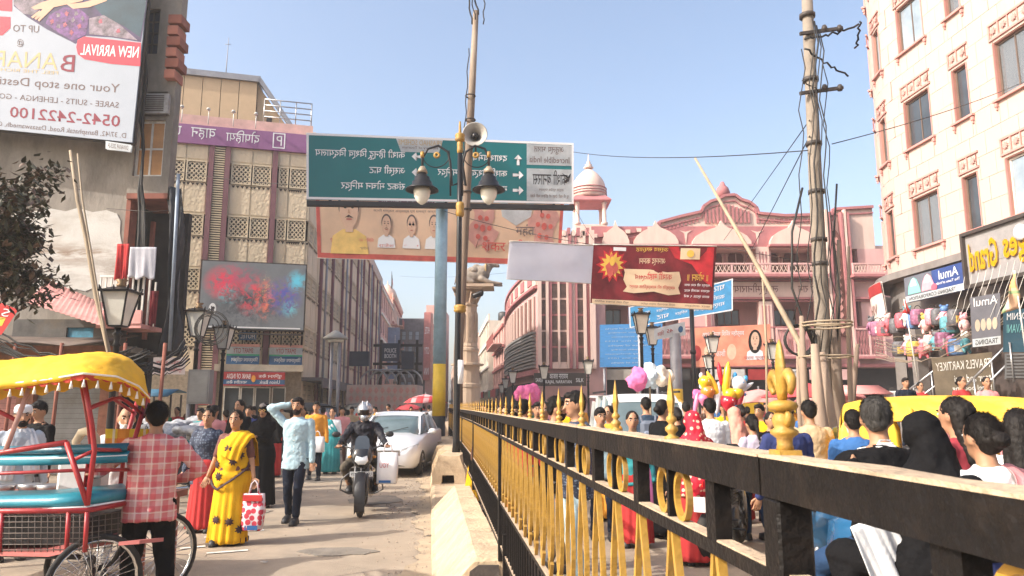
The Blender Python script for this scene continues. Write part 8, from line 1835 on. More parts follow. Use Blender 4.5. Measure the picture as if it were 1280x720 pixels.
for i in range(26):     # dark border along the diagonal drape edge
 u = i/25; a = R(-20)+R(190)*u; s_ = (a-R(-35))/R(235); z = .24-.46*min(1, s_/.62)+max(0, s_-.62)*.5; rx, ry = (.20,.165) if z > -.05 else (.222,.188); pts.append(TTm @ V((-math.cos(a)*(rx+.058)*k_, math.sin(a)*(ry+.058)*k_, z*k_)))
b.tube(pts, .016, 6, flat=.35); b.build('sari_border', m_motif, p1)
b = MB(); n = 60; b.rings([[V((math.cos(2*math.pi*i/n)*(.255+.016*math.sin(i*1.13*1.2))*k_, .045+math.sin(2*math.pi*i/n)*(.21)*k_, z)) for i in range(n)] for z in (.035,.085)], 0, True, cap=(False,False)); b.build('hem_border', m_motif, p1)
def bag(label, c, w, h, d, mat, pr=None, name='shopping_bag', handle=.16, rz=0, txt=None):
 t = thing(name, label, 'bag', c, rz); b = MB(); rg = []
 for z, f, g in ((-h,.86,.9),(-h*.97,.95,1),(-h*.5,1,1.05),(-.0,.96,.55)):
  rg.append([(x*w/2*f+.008*math.sin(z*40+x*3), y*d/2*g+.008*math.sin(z*31+x*5), z) for x, y in ((-1,-1),(-.5,-1.15),(0,-.95),(.5,-1.12),(1,-1),(1,1),(0,1.05),(-1,1))])
 b.rings(rg, 0, True); b.build('sack', mat, t)
 for s in (-1,1): b = MB(); b.tube([(-w*.22,s*d*.2,0),(-w*.14,s*d*.1,handle*.75),(0,0,handle),(w*.14,s*d*.1,handle*.75),(w*.22,s*d*.2,0)], .008, 6); b.build('handle', mat, t)
 if pr:
  for u0, v0, u1, v1, m in pr: MB().box((-w/2+w*u0,-d/2*1.22,-h+h*v0),(-w/2+w*u1,-d/2*1.20+.004,-h+h*v1)).build('print', m, t)
 if txt: text(t, txt[0], lambda u, v: V((-w/2+w*(txt[1]+(txt[3]-txt[1])*u), -d/2*1.24, -h+h*(txt[2]+(txt[4]-txt[2])*v))), txt[5], 'lettering', True)
 return t
hw_ = (Matrix.Translation(loc) @ Matrix.Rotation(FACE-.12, 4, 'Z')) @ PP['L'][2]
# her left hand (viewer's right) carries the bag
m_bagr = spots('bag_print', (.62,.55,.58), (.5,.04,.07), 14, .45); m_bagw = M('bag_white', (.66,.65,.66), .5, var=.08)
bag('white and red printed shopping bag in the hand of the woman in the yellow sari', hw_+V((.03,-.04,-.18)), .25, .42, .10, m_bagr, ((.05,.8,.95,.97,m_redc),(.2,.02,.8,.14,m_blu)), handle=.15)
# others of the left group ------------------------------------------
person('woman in red with a dark blue jacket half hidden behind the yellow sari', nearg(252,664), FACE+.1, 1.58, 'f', hair='bun', vox=.014, wear=(('shirt', spots('jacket_blue',(.03,.04,.07),(.10,.13,.18),30,.35), dict(hem=-.28)), ('skirt', m_redc, dict(r1=.22))), hands=((-.24,.05,.75),(.26,.05,.75)))
person('tall person in a black robe with a beanie and sunglasses behind the yellow sari', nearg(324,634), FACE, 1.66, 'f', hair='short', hairmat=M('beanie',(.25,.22,.2),.9), vox=.014, wear=(('shirt', m_darkc, dict(hem=-.2, e=.04)), ('skirt', m_darkc, dict(r0=.2,r1=.26)), ('veil', m_darkc, dict(len=.02, front=1))), hands=((.0,.30,1.12),(.28,.05,.8)), beard='stache', glassesf=True)
loc = nearg(366,653); kk = person('man in a light blue shirt touching his hair, walking towards the camera', loc, FACE+.05, 1.74, 'm', hands=((-.25,.06,.82),(.12,.03,1.64)), poles=(None,(1.0,.2,.25)), feet=((-.07,.16,0),(.09,-.08,0)), head=(-.1,.08), vox=.012, beard=m_hair, wear=(('shirt', m_lblue, dict(hem=-.20)), ('trousers', m_jeand)))
b = MB(); [b.ell((0,.142+.002*i,.0), (.008,.004,.008), 6, 4, T=person.T @ Matrix.Translation((0,0,.05+.075*i))) for i in range(6)]; b.build('buttons', m_framew, kk)
person('man in an orange shirt with a white bag on his wrist', nearg(392,600), FACE+.1, 1.72, 'm', vox=.018, feet=((-.12,.15,0),(.12,-.1,0)), beard='stache', wear=(('shirt', m_org, dict(hem=-.1)), ('trousers', m_jeand)))
bag('white plastic bag carried by the man in the orange shirt', (X(399,16.8,560),16.6,.95), .3, .34, .12, m_bagw, handle=.12)
person('woman in a teal sari with a white shawl', nearg(413,592), FACE, 1.56, 'b', vox=.02, hair='bun', wear=(('shirt', m_whc, dict(sleeve=.6,hem=.12,collar=0,name='blouse')), ('skirt', m_teal, dict(r0=.2,r1=.26)), ('band', m_teal, dict(pts=[(-.18,.10,-.1),(-.05,.19,.15),(.10,.14,.38),(.15,.0,.47),(.12,-.16,.3),(.1,-.2,.0)], w=.26, out=[(-.3,1,0),(0,1,0),(.2,1,.2),(.2,0,1),(.2,-1,0),(0,-1,0)]))))
# man in the checked shirt, seen from behind
loc = (X(190,6.0,600), 6.0, 0); person('man in a red checked shirt and black trousers leaning on the rickshaw, seen from behind', loc, .42, 1.66, 'm', lean=.10, hands=((-.42,.30,1.08),(.20,.22,1.02)), poles=((-.6,-.5,-.6),(1,-.5,-.3)), feet=((-.13,.02,0),(.16,.08,0)), vox=.011, wear=(('shirt', m_plaid, dict(hem=-.17, e=.032, fold=.035)), ('trousers', m_darkc, dict(loose=.016))), head=(.1,.1))
# old bearded man and the man in a white cap beyond the rickshaw
person('old bald man with white hair bent over a cart beyond the rickshaw', (X(155,7.6,560),7.6,0), FACE+.5, 1.62, 'm', lean=.15, hair='thin', hairmat=m_whh, beard=m_whh, vox=.013, hands=((-.1,.45,.95),(.3,.4,.95)), wear=(('shirt', m_whc, dict(hem=-.3)), ('trousers', m_whc)))
person('man in a white cap and pale shawl at the left edge behind the rickshaw', (X(24,8.3,560),8.3,0), FACE+.7, 1.63, 'm', hair='short', cap_=m_whc, vox=.014, beard=m_hair, wear=(('shirt', cl('paleblue',(.40,.45,.5)), dict(hem=-.35)), ('trousers', m_grc), ('band', m_whc, dict(pts=[(-.12,.16,.0),(-.10,.15,.3),(-.05,.06,.50),(.0,-.08,.50),(.05,.06,.50),(.10,.15,.3),(.12,.16,-.05)], w=.16, out=[(0,1,0),(0,1,0),(0,.3,1),(0,-.5,1),(0,.3,1),(0,1,0),(0,1,0)]))))
person('man in dark clothes looking down behind the rickshaw at the far left', (X(46,9.6,560),9.6,0), FACE-.3, 1.68, 'm', head=(0,-.3), vox=.016, wear=(('shirt', m_darkc), ('trousers', m_grc)))
# cart with folded cloths and tea things behind the rickshaw
tc = thing('vendor_cart', 'low wooden vendor cart with trays behind the rickshaw', 'cart', (X(60,7.4,600),7.4,0)); MB().box((-1.1,-.35,.72),(1.2,.4,.78)).build('deck', m_redox, tc)
for x in (-1,1.1):
 for y in (-.3,.35): MB().cbox((x,y,.36),(.06,.06,.72)).build('leg', m_redox, tc)
for k in range(5): wb = MB(); wb.lathe([(.07,.0),(.10,.05),(.11,.09),(.10,.095),(.0,.02)],n=12); tag(wb.build('steel_bowl', m_steel, None, (tc.location.x-.8+k*.22, 7.3+.06*(k%2), .782)), ('first','second','third','fourth','fifth')[k]+' steel bowl from the left on the vendor cart', 'bowl', 'bowls on the vendor cart')
cloth('striped_cloth', 'red yellow and white striped cloth hung behind the rickshaw beside the old man', 'cloth', 0, .42, -.30, .0, 0, chk('cloth_stripes',(.6,.42,.03),(.5,.02,.02),(.6,.6,.6),4), Matrix.Translation(P(132,536,6.2)))
b = MB(); b.tube([P(96,566,6.6),P(95,552,6.6),P(102,541,6.6),P(112,538,6.55),P(120,548,6.5),P(121,600,6.5)], [.03,.035,.04,.04,.035,.03], 10); tag(b.build('curved_bundle', M('bundle_cloth',(.55,.48,.36),.8)), 'pale curved rolled bundle standing beside the striped cloth', 'bundle')
tag(MB().cbox((0,0,.0),(.36,.2,.5),ch=.04).build('white_sack', m_bagw, None, P(104,600,6.3)+V((0,0,.0))), 'white sack standing behind the rickshaw seat', 'sack')
# motorcycle rider -----------------------------------------------------
bl_ = V(BK1.location)
person('motorcycle rider in a dark padded jacket and silver helmet', (bl_.x-.02, bl_.y+.12, 0), FACE+R(9), 1.74, 'm', hip=.86, lean=.10, hands=((-.35,.50,1.03),(.35,.50,1.03)), feet=((-.20,.10,.30),(.20,.10,.30)), knee_out=.45, vox=.012, hair='none', face=False, wear=(('shirt', cl('jacket',(.022,.022,.028),rough=.5), dict(e=.045, fold=.05, hem=-.14)), ('trousers', cl('khaki',(.10,.085,.065)))))
hp_t = person.t; HH = person.H; b = MB(); b.ell((0,.0,.02),(.128,.152,.140),20,14,T=HH); b.cap((0,.07,-.06),(0,.10,-.08),.085,.07,12,T=HH); o = b.build('helmet', M('helmet_silver',(.30,.31,.33),.22,.6,.1,coat=.8), hp_t); remesh(o, .008, 2)
b = MB(); b.rings([[HH @ V((math.sin(a)*.118, math.cos(a)*.155, z)) for a in [R(-68+136*i/12) for i in range(13)]] for z in (-.035,.0,.045)], 0, True, closed=False); b.build('visor', M('visor_dark',(.015,.012,.012),.08,bump=0), hp_t)
b = MB()
for x in (-.035,.035): b.tube([HH @ V((x,.10*math.cos(a)*1.30+0,.02+.145*math.sin(a))) for a in [R(20+140*i/10) for i in range(11)]], .008, 5)
b.build('helmet_stripe', m_whc, hp_t)
bag('white paper shopping bag hanging from the right side of the motorcycle', (bl_.x+.46, bl_.y-.45, .92), .31, .46, .12, m_bagw, ((.12,.04,.7,.12,m_blu),), txt=('YOU',.15,.52,.6,.68,m_redc))
# ---- people and riders on the right, beyond the fence
bp_ = V((X(1098,4.3,600), 4.35, 0)); hdg = R(-175)      # bike heads left and away
bk2 = motorcycle('blue motorcycle carrying the grey haired man and the black veiled woman', bp_, hdg+R(0), (.02,.10,.22))
Mh = Matrix.Translation(bp_) @ Matrix.Rotation(hdg, 4, 'Z')
rz2 = hdg-math.pi
q1 = Mh @ V((0,.10,0)); person('grey haired man in a black jacket with a white collar riding the blue motorcycle', (q1.x,q1.y,0), rz2, 1.72, 'm', hip=.88, lean=.02, hands=((-.33,.50,1.0),(.33,.50,1.0)), feet=((-.22,.10,.28),(.22,.10,.28)), knee_out=.6, vox=.011, hair='short', hairmat=m_grh, head=(-.5,0), wear=(('shirt', m_darkc, dict(e=.035)), ('trousers', m_jean), ('band', m_whc, dict(pts=[(-.12,.14,.30),(-.10,.06,.50),(-.05,-.07,.52),(.05,-.07,.52),(.10,.06,.50),(.12,.14,.30)], w=.07, out=[(0,1,0),(-.3,.3,1),(0,-1,.6),(0,-1,.6),(.3,.3,1),(0,1,0)], name='collar'))))
q2 = Mh @ V((0,.50,0)); person('woman in a black veil and robe riding behind the grey haired man', (q2.x,q2.y,0), rz2+.1, 1.62, 'f', hip=.84, hands=((-.20,.32,1.30),(.24,.22,1.0)), feet=((-.24,.25,.38),(.24,.25,.38)), knee_out=.5, vox=.011, hair='none', head=(-.9,0), wear=(('shirt', m_darkc, dict(e=.045, hem=-.12)), ('veil', m_darkc, dict(len=.25, front=1)), ('seatskirt', m_darkc)))
cloth('white_scarf', 'white scarf trailing down beside the rider of the blue motorcycle', 'scarf', -.10, .12, -.55, 0, 0, m_whc, Matrix.Translation(P(1085,650,3.85)) @ Matrix.Rotation(R(-20),4,'Y'), .04)
person('woman with long loose black hair in a dark red top beside the yellow auto rickshaw', (X(1200,4.9,560),4.9,0), .5, 1.68, 'f', hair='long', vox=.013, wear=(('shirt', m_mar), ('trousers', m_jeand)))
tpk = person('woman with a black bun in a cream blouse and pink shawl at the right edge', (X(1236,3.75,600),3.75,0), .15, 1.58, 'f', hair='bun', vox=.011, wear=(('shirt', m_whc, dict(e=.03)), ('trousers', m_grc), ('band', m_pinkc, dict(pts=[(.02,-.24,-.10),(.08,-.21,.15),(.14,-.16,.38),(.19,.0,.47),(.16,.14,.36),(.08,.2,.0)], w=.26, out=[(0,-1,0),(.1,-1,0),(.4,-1,.3),(.5,0,1),(.3,1,.2),(0,1,0)], name='shawl'))))
person('person with dark hair and a white top cut by the right edge of the picture', (X(1276,4.6,560),4.6,0), -.6, 1.60, 'f', hair='long', vox=.014, wear=(('shirt', m_whc), ('trousers', m_jeand)))
person('child in a dark hood just behind the top rail at the right', (X(1210,3.3,560),3.3,0), .2, 1.30, 'f', hair='none', vox=.013, wear=(('shirt', m_navyc), ('veil', m_darkc, dict(len=.1)), ('trousers', m_jeand)))
R_ = [  # px, Y, height, facing, sex, hair, top, bottom, extras, label
 (721,7.0,1.76,FACE/2+.3,'m','short',spots('shirt_dotted',(.03,.04,.07),(.15,.2,.28),40,.3),m_lblue,{}, 'man with a dark quiff in a dotted navy shirt just behind the fence'),
 (694,7.7,1.72,-FACE/2,'m','short',m_darkc,m_grc,dict(glassesf=True,beard=m_hair), 'man with glasses turned towards the man in the dotted shirt'),
 (655,9.5,1.70,-.6,'m','short',m_redc,m_grc,{}, 'man in a red shirt behind the fence left of the man with glasses'),
 (672,12,1.68,FACE,'m','short',m_darkc,m_jean,{}, 'man in black behind the fence, facing the camera'),
 (888,9.9,1.72,.1,'m','short',m_whc,m_darkc,{}, 'man in a white shirt seen from behind, right of the dotted red veil'),
 (940,9.4,1.50,.2,'f','pony',m_purp,m_jean,{}, 'girl with a ponytail and a shoulder bag strap in a pale lilac top'),
 (981,6.9,1.66,.1,'m','short',m_navyc,m_jeand,{}, 'man in a navy jacket behind the golden finial'),
 (1012,8.2,1.68,.0,'m','short',m_beigec,m_brnc,{}, 'man in a beige and brown shirt behind the pole clump'),
 (1066,7.2,1.58,-.3,'m','short',m_blu,m_jeand,dict(beard=m_whh), 'grey bearded man in a blue shirt left of the grey haired rider'),
 (926,12.5,1.64,.3,'f','bun',m_redc,m_redc,{}, 'woman in a plain red dress beyond the salmon sari'),
 (846,11,1.60,.2,'f','bun',m_darkc,m_grc,{}, 'short woman in black left of the dotted red veil'),
 (858,14,1.70,-.2,'m','short',m_darkc,m_grc,{}, 'man in black beyond the dotted red veil'),
 (1135,17.6,1.68,FACE,'m','short',m_jeand,m_jeand,{}, 'man in a dark blue blazer below the suitcases'),
 (1153,18.4,1.60,FACE,'f','bun',m_redc,m_grc,{}, 'person in red beside the man in the blazer below the suitcases'),
 (1205,15,1.60,FACE+.2,'f','bun',m_redc,m_redc,{}, 'woman in a bright red top in front of the travel board'),
 (1237,14.6,1.58,FACE-.2,'f','bun',m_pinkc,m_pinkc,{}, 'woman in a pale pink top in front of the steps'),
]
for px, Y, h_, rz, sx, hr, top, bot, ex, lab in R_:
 up = 0; w = [('shirt', top)] + ([('skirt', bot, dict(r1=.22))] if (sx == 'f' and bot in (m_redc, m_pinkc)) else [('trousers', bot)])
 person(lab, (X(px,Y,520), Y, .6 if px > 1100 else 0), rz, h_, sx, hair=hr, vox=.013 if Y < 10.5 else .02, wear=w, feet=((-.1,.08,0),(.1,-.06,0)), **ex)
# two-tone lower half of the beige shirt is a band
# backpack man
t_ = person('man in a dark denim jacket wearing a grey backpack, seen from behind', (X(808,12,520),12,0), .1, 1.76, 'm', vox=.014, wear=(('shirt', cl('denimjacket',(.03,.05,.08))), ('trousers', m_jean)))
tb_ = thing('backpack', 'grey backpack worn by the man in the dark denim jacket', 'backpack', (X(812,11.8,520),11.80,1.18)); b = MB(); b.cbox((0,0,.0),(.30,.15,.42),ch=.05); b.build('sack', cl('bp',(.12,.14,.18)), tb_); b = MB(); [b.tube([(s*.10,.05,.15),(s*.12,.14,.28),(s*.12,.24,.26)], .02, 6) for s in (-1,1)]; b.build('strap', cl('bp',(.12,.14,.18)), tb_); MB().cbox((0,-.09,-.06),(.22,.06,.22),ch=.02).build('pocket', cl('bp2',(.2,.23,.3)), tb_)
m_veilr = spots('veil_dotted', (.50,.01,.03), (.68,.45,.32), 16, .30)
person('woman in a dotted red veil seen from behind the fence', (X(866,8.0,520),8.0,0), .15, 1.56, 'b', vox=.012, hair='none', wear=(('shirt', m_veilr, dict(e=.03)), ('skirt', m_redc), ('veil', m_veilr, dict(len=.45))))
person('woman in a red and salmon sari veil right of the white shirted man', (X(918,10.8,520),10.8,0), .2, 1.60, 'b', vox=.014, hair='none', wear=(('shirt', m_salm), ('skirt', m_redc), ('veil', m_salm, dict(len=.4))))
# scooter and riders seen through the fence
motorcycle('black motorcycle parked behind the fence rings, left of the red sari', (X(905,8.6,640), 8.6, 0), R(150), (.04,.04,.045))
motorcycle('dark red motorcycle beyond the fence below the men in white and navy', (X(938,12.6,600), 12.6, 0), R(60), (.2,.02,.02))
# ---- the crowd further off (each a person, coarser)
rc = random.Random(11); tops = [('black',m_darkc),('red',m_redc),('white',m_whc),('navy',m_navyc),('grey',m_grc),('maroon',m_mar),('yellow',m_sari),('light blue',m_lblue),('brown',m_brnc),('green',m_grn),('orange',m_org),('pink',m_pinkc),('lilac',m_purp),('teal',m_teal),('beige',m_beigec),('blue',m_blu)]
lefts = [(252,15.5),(268,14),(300,13.2),(312,16),(283,18),(330,15),(345,17.5),(296,21),(262,22),(238,24),(318,23),(352,22),(380,21),(404,22),(428,21),(440,24),(452,27),(424,28),(410,32),(470,30),(486,32),(500,34),(514,33),(526,31),(536,33),(543,29),(222,21),(205,19),(340,28),(365,31),(392,34),(510,40),(530,44),(481,42)]
rights = [(598,13),(612,11.5),(625,14),(636,10.5),(645,12.5),(606,17),(618,19),(680,10),(750,9.5),(762,11),(790,9),(827,9.6),(905,13.5),(962,10.5),(950,12),(1030,13),(603,26),(612,30),(622,24),(632,28),(640,20),(648,17),(664,23),(676,19),(686,25),(706,21),(716,26),(728,30),(650,34),(668,36),(845,22),(838,26),(856,25),(866,20),(880,23),(902,22),(912,18),(934,21),(948,17),(958,24),(974,15),(990,19),(1004,16),(1020,22),(1045,18),(1052,24),(1075,19),(1090,24),(896,30),(930,32),(826,31),(1110,22),(1168,14.5)]
marks = {}
for side, lst in (('left', lefts), ('right', rights)):
 srt = sorted(lst)
 for i, (px, Y) in enumerate(srt):
  nm, mt = tops[(i*7+len(side)*3+int(px)) % len(tops)]; sx = rc.choice('mmfb'); bt_ = rc.choice((m_jeand, m_grc, m_darkc, m_brnc, m_jean)); rz = rc.choice((FACE, FACE, 0, .8, -1, 2.2, FACE))+rc.uniform(-.3,.3)
  w = [('shirt', mt)] + ([('skirt', rc.choice((mt, m_redc, m_darkc, m_sari)), dict(r1=.24))] if sx != 'm' else [('trousers', bt_)])
  where = ('near the parked motorcycles' if px < 260 else 'behind the yellow sari group' if px < 350 else 'by the auto rickshaws' if px < 460 else 'beyond the silver car') if side == 'left' else ('left of the white off-road car' if px < 735 else 'near the balloon seller' if px < 950 else 'near the timber props' if px < 1060 else 'near the hotel stalls')
  key = (nm, where); marks.setdefault(key, []).append(px)
  lab = '%s in %s %s%s' % ('man' if sx == 'm' else 'woman', nm, 'walking ' if i % 2 else 'standing ', where)
  o_ = person(lab, (X(px,Y,510), Y, 0), rz, rc.uniform(1.52,1.74), sx, hair='short' if sx == 'm' else 'bun', vox=.022 if Y < 18 else .032, wear=w, group='crowd %s' % where, face=Y < 20, feet=((-.1,.12*rc.uniform(-1,1),0),(.1,.1*rc.uniform(-1,1),0)), head=(rc.uniform(-.4,.4),0))
# ================================================================ TREE, STALLS, BALLOONS, LITTER, HAZE
m_leaf = M('leaf', (.045,.045,.022), .55, var=.5, vs=6, bump=0); m_leaf2 = M('leaf_dry', (.10,.065,.045), .6, var=.4, vs=6, bump=0); m_bark = M('bark', (.12,.09,.065), .9, var=.4, vs=8, bump=.6)
tx0 = X(-60, 11.2, 480); tr = thing('tree', 'dark leafy tree reaching in from the left edge below the billboard', 'tree', (tx0, 11.2, 0)); tv = V((tx0, 11.2, 0)); rt = random.Random(3)
b = MB(); b.tube([(0,0,0),(.1,0,1.5),(-.05,0,2.8),(.1,0,3.8)], [.17,.14,.12,.09], 10); b.build('trunk', m_bark, tr)
ends = []
b = MB()
for k in range(22):
 a = rt.uniform(-1.3, 1.3); st = V((0,0,rt.uniform(2.6,3.8))); e_ = P(rt.uniform(-150,60), rt.uniform(200,370), 11.2+rt.uniform(-1.1,1.1))-tv; m_ = st.lerp(e_,.5)+V((0,0,.25)); b.tube([st, m_, e_], [.04,.025,.008], 6); ends += [m_.lerp(e_, f) for f in (.1,.4,.7,.9,1)]
b.build('limbs', m_bark, tr)
for nm, mt, cnt in (('crown', m_leaf, 46), ('crown', m_leaf2, 22)):
 b = MB()
 for c in ends:
  for k in range(cnt):
   p = c+V((rt.gauss(0,.16), rt.gauss(0,.2), rt.gauss(0,.13))); px_ = (p+tv); 
   if px_.x/px_.y > -.592: continue
   d = V((rt.uniform(-1,1), rt.uniform(-1,1), rt.uniform(-1.1,.3))).normalized(); s_ = d.cross(V((0,0,1))).normalized()*rt.uniform(.030,.050); l = rt.uniform(.12,.20); up = d.cross(s_).normalized()*.01
   b.add([p, p+d*l*.45+s_+up, p+d*l, p+d*l*.45-s_+up], [(0,1,2),(0,2,3)])
 tag(b.build(nm, mt, tr), kind='stuff')
# cotton candy seller's bunch, balloons and toys on poles
def puff(t, name, c, r, mat, n=26, sd=1):
 b = MB(); r_ = random.Random(sd); 
 for k in range(n): d = V((r_.gauss(0,1), r_.gauss(0,1), r_.gauss(0,1))).normalized()*r*r_.uniform(.4,.75); b.ell(V(c)+d, r*r_.uniform(.25,.42), 8, 6)
 remesh(b.build(name, mat, t), .03, 1, .05, .05)
m_cp = M('candy_pink', (.72,.16,.36), .95, var=.15, vs=12); m_cb = M('candy_blue', (.55,.66,.74), .95, var=.12, vs=12); m_cw = M('candy_cream', (.74,.66,.54), .95, var=.12, vs=12)
pc2 = P(812,474,14); tcd = thing('cotton_candy_bunch', 'bunch of pink, pale blue and cream cotton candy on a pole above the crowd', 'cotton candy', (pc2.x,14,0))
MB().tube([(0,0,.9),(0,0,pc2.z)], .02, 6).build('pole', m_bam, tcd)
puff(tcd, 'pink_candy', (-.22,0,pc2.z-.02), .24, m_cp, 30, 1); puff(tcd, 'blue_candy', (.02,.05,pc2.z+.08), .26, m_cb, 32, 2); puff(tcd, 'cream_candy', (.25,0,pc2.z+.05), .24, m_cw, 30, 3)
for k, (px, py, Y, r) in enumerate(((659,493,22,.40),(797,482,19,.0),(872,493,16,.16),(668,493,24,.2))):
 if r: p = P(px,py,Y); t = thing('cotton_candy_bunch', ('pink cotton candy bunch on a pole far left behind the fence','','small pink cotton candy left of the yellow balloons','second small pink cotton candy beside the far bunch')[k], 'cotton candy', (p.x,Y,0)); MB().tube([(0,0,.9),(0,0,p.z)], .015, 5).build('pole', m_bam, t); puff(t, 'pink_candy', (0,0,p.z), r, m_cp, 24, 5+k)
bc = {'yellow':(.72,.42,.02),'red':(.55,.02,.04),'white':(.65,.64,.68),'orange':(.65,.22,.04),'pink':(.70,.2,.35),'blue':(.05,.3,.6)}
bm = {k: M('balloon_'+k, v, .25, var=.05, bump=0, coat=.4) for k, v in bc.items()}
def balloon(px, py, r, col, kind, lab, ang=0, Y=13):
 p = P(px,py,Y); t = thing('balloon', lab, 'balloon', p, 0, 'balloons and inflatable toys of the seller'); t.rotation_euler = (0,ang,0)
 if kind == 'long': MB().lathe([(.01,-r*2.1),(r*.28,-r*1.7),(r*.42,-r*.6),(r*.45,.2*r),(r*.36,r*1.2),(r*.15,r*1.8),(.01,r*2)], n=14).build('skin', bm[col], t)
 elif kind == 'star': b = MB(); b.prism([((r if i%2==0 else r*.5)*math.cos(math.pi*i/5),(r if i%2==0 else r*.5)*math.sin(math.pi*i/5)) for i in range(10)], 'y', -r*.22, r*.22); remesh(b.build('skin', bm[col], t), .03, 4)
 else: MB().lathe([(.01,-r*1.25),(.02,-r*1.15),(r*.45,-r*.85),(r*.9,-r*.25),(r,.15*r),(r*.8,r*.65),(r*.4,r*.93),(.01,r)], n=16).build('skin', bm[col], t)
 MB().tube([(0,0,-r*1.2),(0,0,-r*3)], .003, 4).build('string', m_framew, t)
 if kind == 'toy':
  for s in (-1,1): b = MB(); b.ell((s*r*.7,0,r*.9),(r*.3,r*.2,r*.42),10,7); b.ell((s*r*.3,-r*.85,r*.2),(r*.13,r*.08,r*.16),8,5); b.build('ear', bm['white' if col != 'white' else 'blue'], t)
for i, a in enumerate(((893,484,.15,'yellow','long','tall yellow balloon left of the pair',-.4),(908,476,.17,'yellow','long','tallest yellow balloon in the middle',.15),(900,467,.10,'red','long','small red and pink balloon tip at the top',-.1),(881,478,.12,'yellow','toy','yellow inflatable animal head at the left',.2),(923,480,.14,'white','toy','white inflatable animal with blue ears at the right',.3),(930,486,.10,'white','long','white balloon leaning out to the right',1.0),(897,497,.14,'white','long','white balloon hanging low in the middle',.1),(912,494,.13,'yellow','round','round yellow balloon under the tall ones',0),(922,491,.11,'yellow','round','smaller round yellow balloon at the right',0),(910,503,.15,'red','toy','red inflatable toy face below the yellow balloons',0),(885,490,.13,'orange','toy','orange inflatable toy at the left',-.2),(924,502,.12,'red','long','dark red long balloon at the lower right',.4),(870,505,.10,'pink','long','pink long balloon at the far left of the bunch',.2),(930,493,.07,'blue','star','blue star balloon at the right',0),(879,499,.10,'pink','round','round pink balloon at the left',0),(917,512,.10,'blue','round','round blue balloon low in the bunch',0))):
 balloon(a[0],a[1],a[2],a[3],a[4],a[5],a[6])
b = MB(); p = P(905,500,13.1); b.tube([V((p.x,13.1,.8)), p+V((0,0,.4))], .02, 6); tag(b.build('balloon_pole', m_bam), 'pole carrying the bunch of balloons and toys', 'pole')
# umbrellas and stalls
def umbrella(label, px, py, Y, r, mat, tilt=0):
 p = P(px,py,Y); t = thing('stall_umbrella', label, 'umbrella', (p.x,Y,0), 0, 'umbrellas over the street stalls'); b = MB(); n = 8
 b.rings([[V((math.cos(2*math.pi*i/32)*q_*r*(1-.05*abs(math.sin(i*math.pi/4))), math.sin(2*math.pi*i/32)*q_*r, p.z-h_*r+.03*r*abs(math.sin(i*math.pi/4))*q_)) for i in range(32)] for q_, h_ in ((.02,0),(.35,.07),(.7,.2),(1,.40))], 0, True, (True,False)); o = b.build('canopy', mat, t); s_ = o.modifiers.new('t','SOLIDIFY'); s_.thickness = .01; JOBS.append(('mod', o))
 MB().tube([(0,0,0),(0,0,p.z+.1)], .022, 6).build('pole', m_steel, t); b = MB(); [b.tube([(0,0,p.z-.04*r),(math.cos(k*math.pi/4)*r*.95,math.sin(k*math.pi/4)*r*.95,p.z-.40*r)], .008, 4) for k in range(8)]; b.build('rib', m_steel, t)
m_ur = M('umbrella_red', (.50,.06,.07), .8, var=.2); m_up = M('umbrella_pink', (.68,.28,.26), .8, var=.2)
umbrella('red and white umbrella beyond the silver car', 532,493,30,.9, chk('umbrella_check',(.55,.06,.07),(.6,.5,.5),(.5,.02,.02),2)); umbrella('small red umbrella behind the crowd left of the silver car', 512,505,34,.7,m_ur)
umbrella('pink stall umbrella left of the golden finial', 948,487,22,1.0,m_up); umbrella('bright red stall umbrella right of the golden finial', 1000,478,19,1.0,m_ur); umbrella('pale pink stall umbrella behind the timber props', 1040,484,23,1.2,m_up); umbrella('yellow stall umbrella under the cotton candy', 828,494,20,.7,m_ay)
for k, (px0, px1, Y, mt, l) in enumerate(((1050,1100,21,m_up,'pink roofed stall between the props and the hotel'),(180,215,26,M('stall_blue',(.03,.12,.2),.7),'dark blue stall in front of the car park'))):
 x0, x1 = X(px0,Y), X(px1,Y); t = thing('street_stall', l, 'stall', (x0,Y,0)); w = x1-x0
 MB().box((0,0,.75),(w,.8,.82)).build('counter', m_redox, t); b = MB(); b.rings([[(-.1,-.5,1.95),(w+.1,-.5,1.95)],[(-.1,.3,2.2),(w+.1,.3,2.2)],[(-.1,1,2.1),(w+.1,1,2.1)]],0,False,closed=False); o = b.build('roof', mt, t); s_ = o.modifiers.new('t','SOLIDIFY'); s_.thickness = .03; JOBS.append(('mod', o))
 for x in (0,w): [MB().bar((x,y,0),(x,y,2.0),.05).build('post', m_frame, t) for y in (0,.8)]
 for i in range(5): g_ = MB(); g_.lathe([(.08,0),(.10,.1),(.07,.2),(.05,.22)],n=8); tag(g_.build('jar', goodmat(), None, (x0+w*(i+.5)/5, Y+.4, .822)), ('first','second','third','fourth','fifth')[i]+' jar from the left on the '+l.split(' behind')[0].split(' between')[0].split(' in front')[0], 'jar', 'jars on the street stalls')
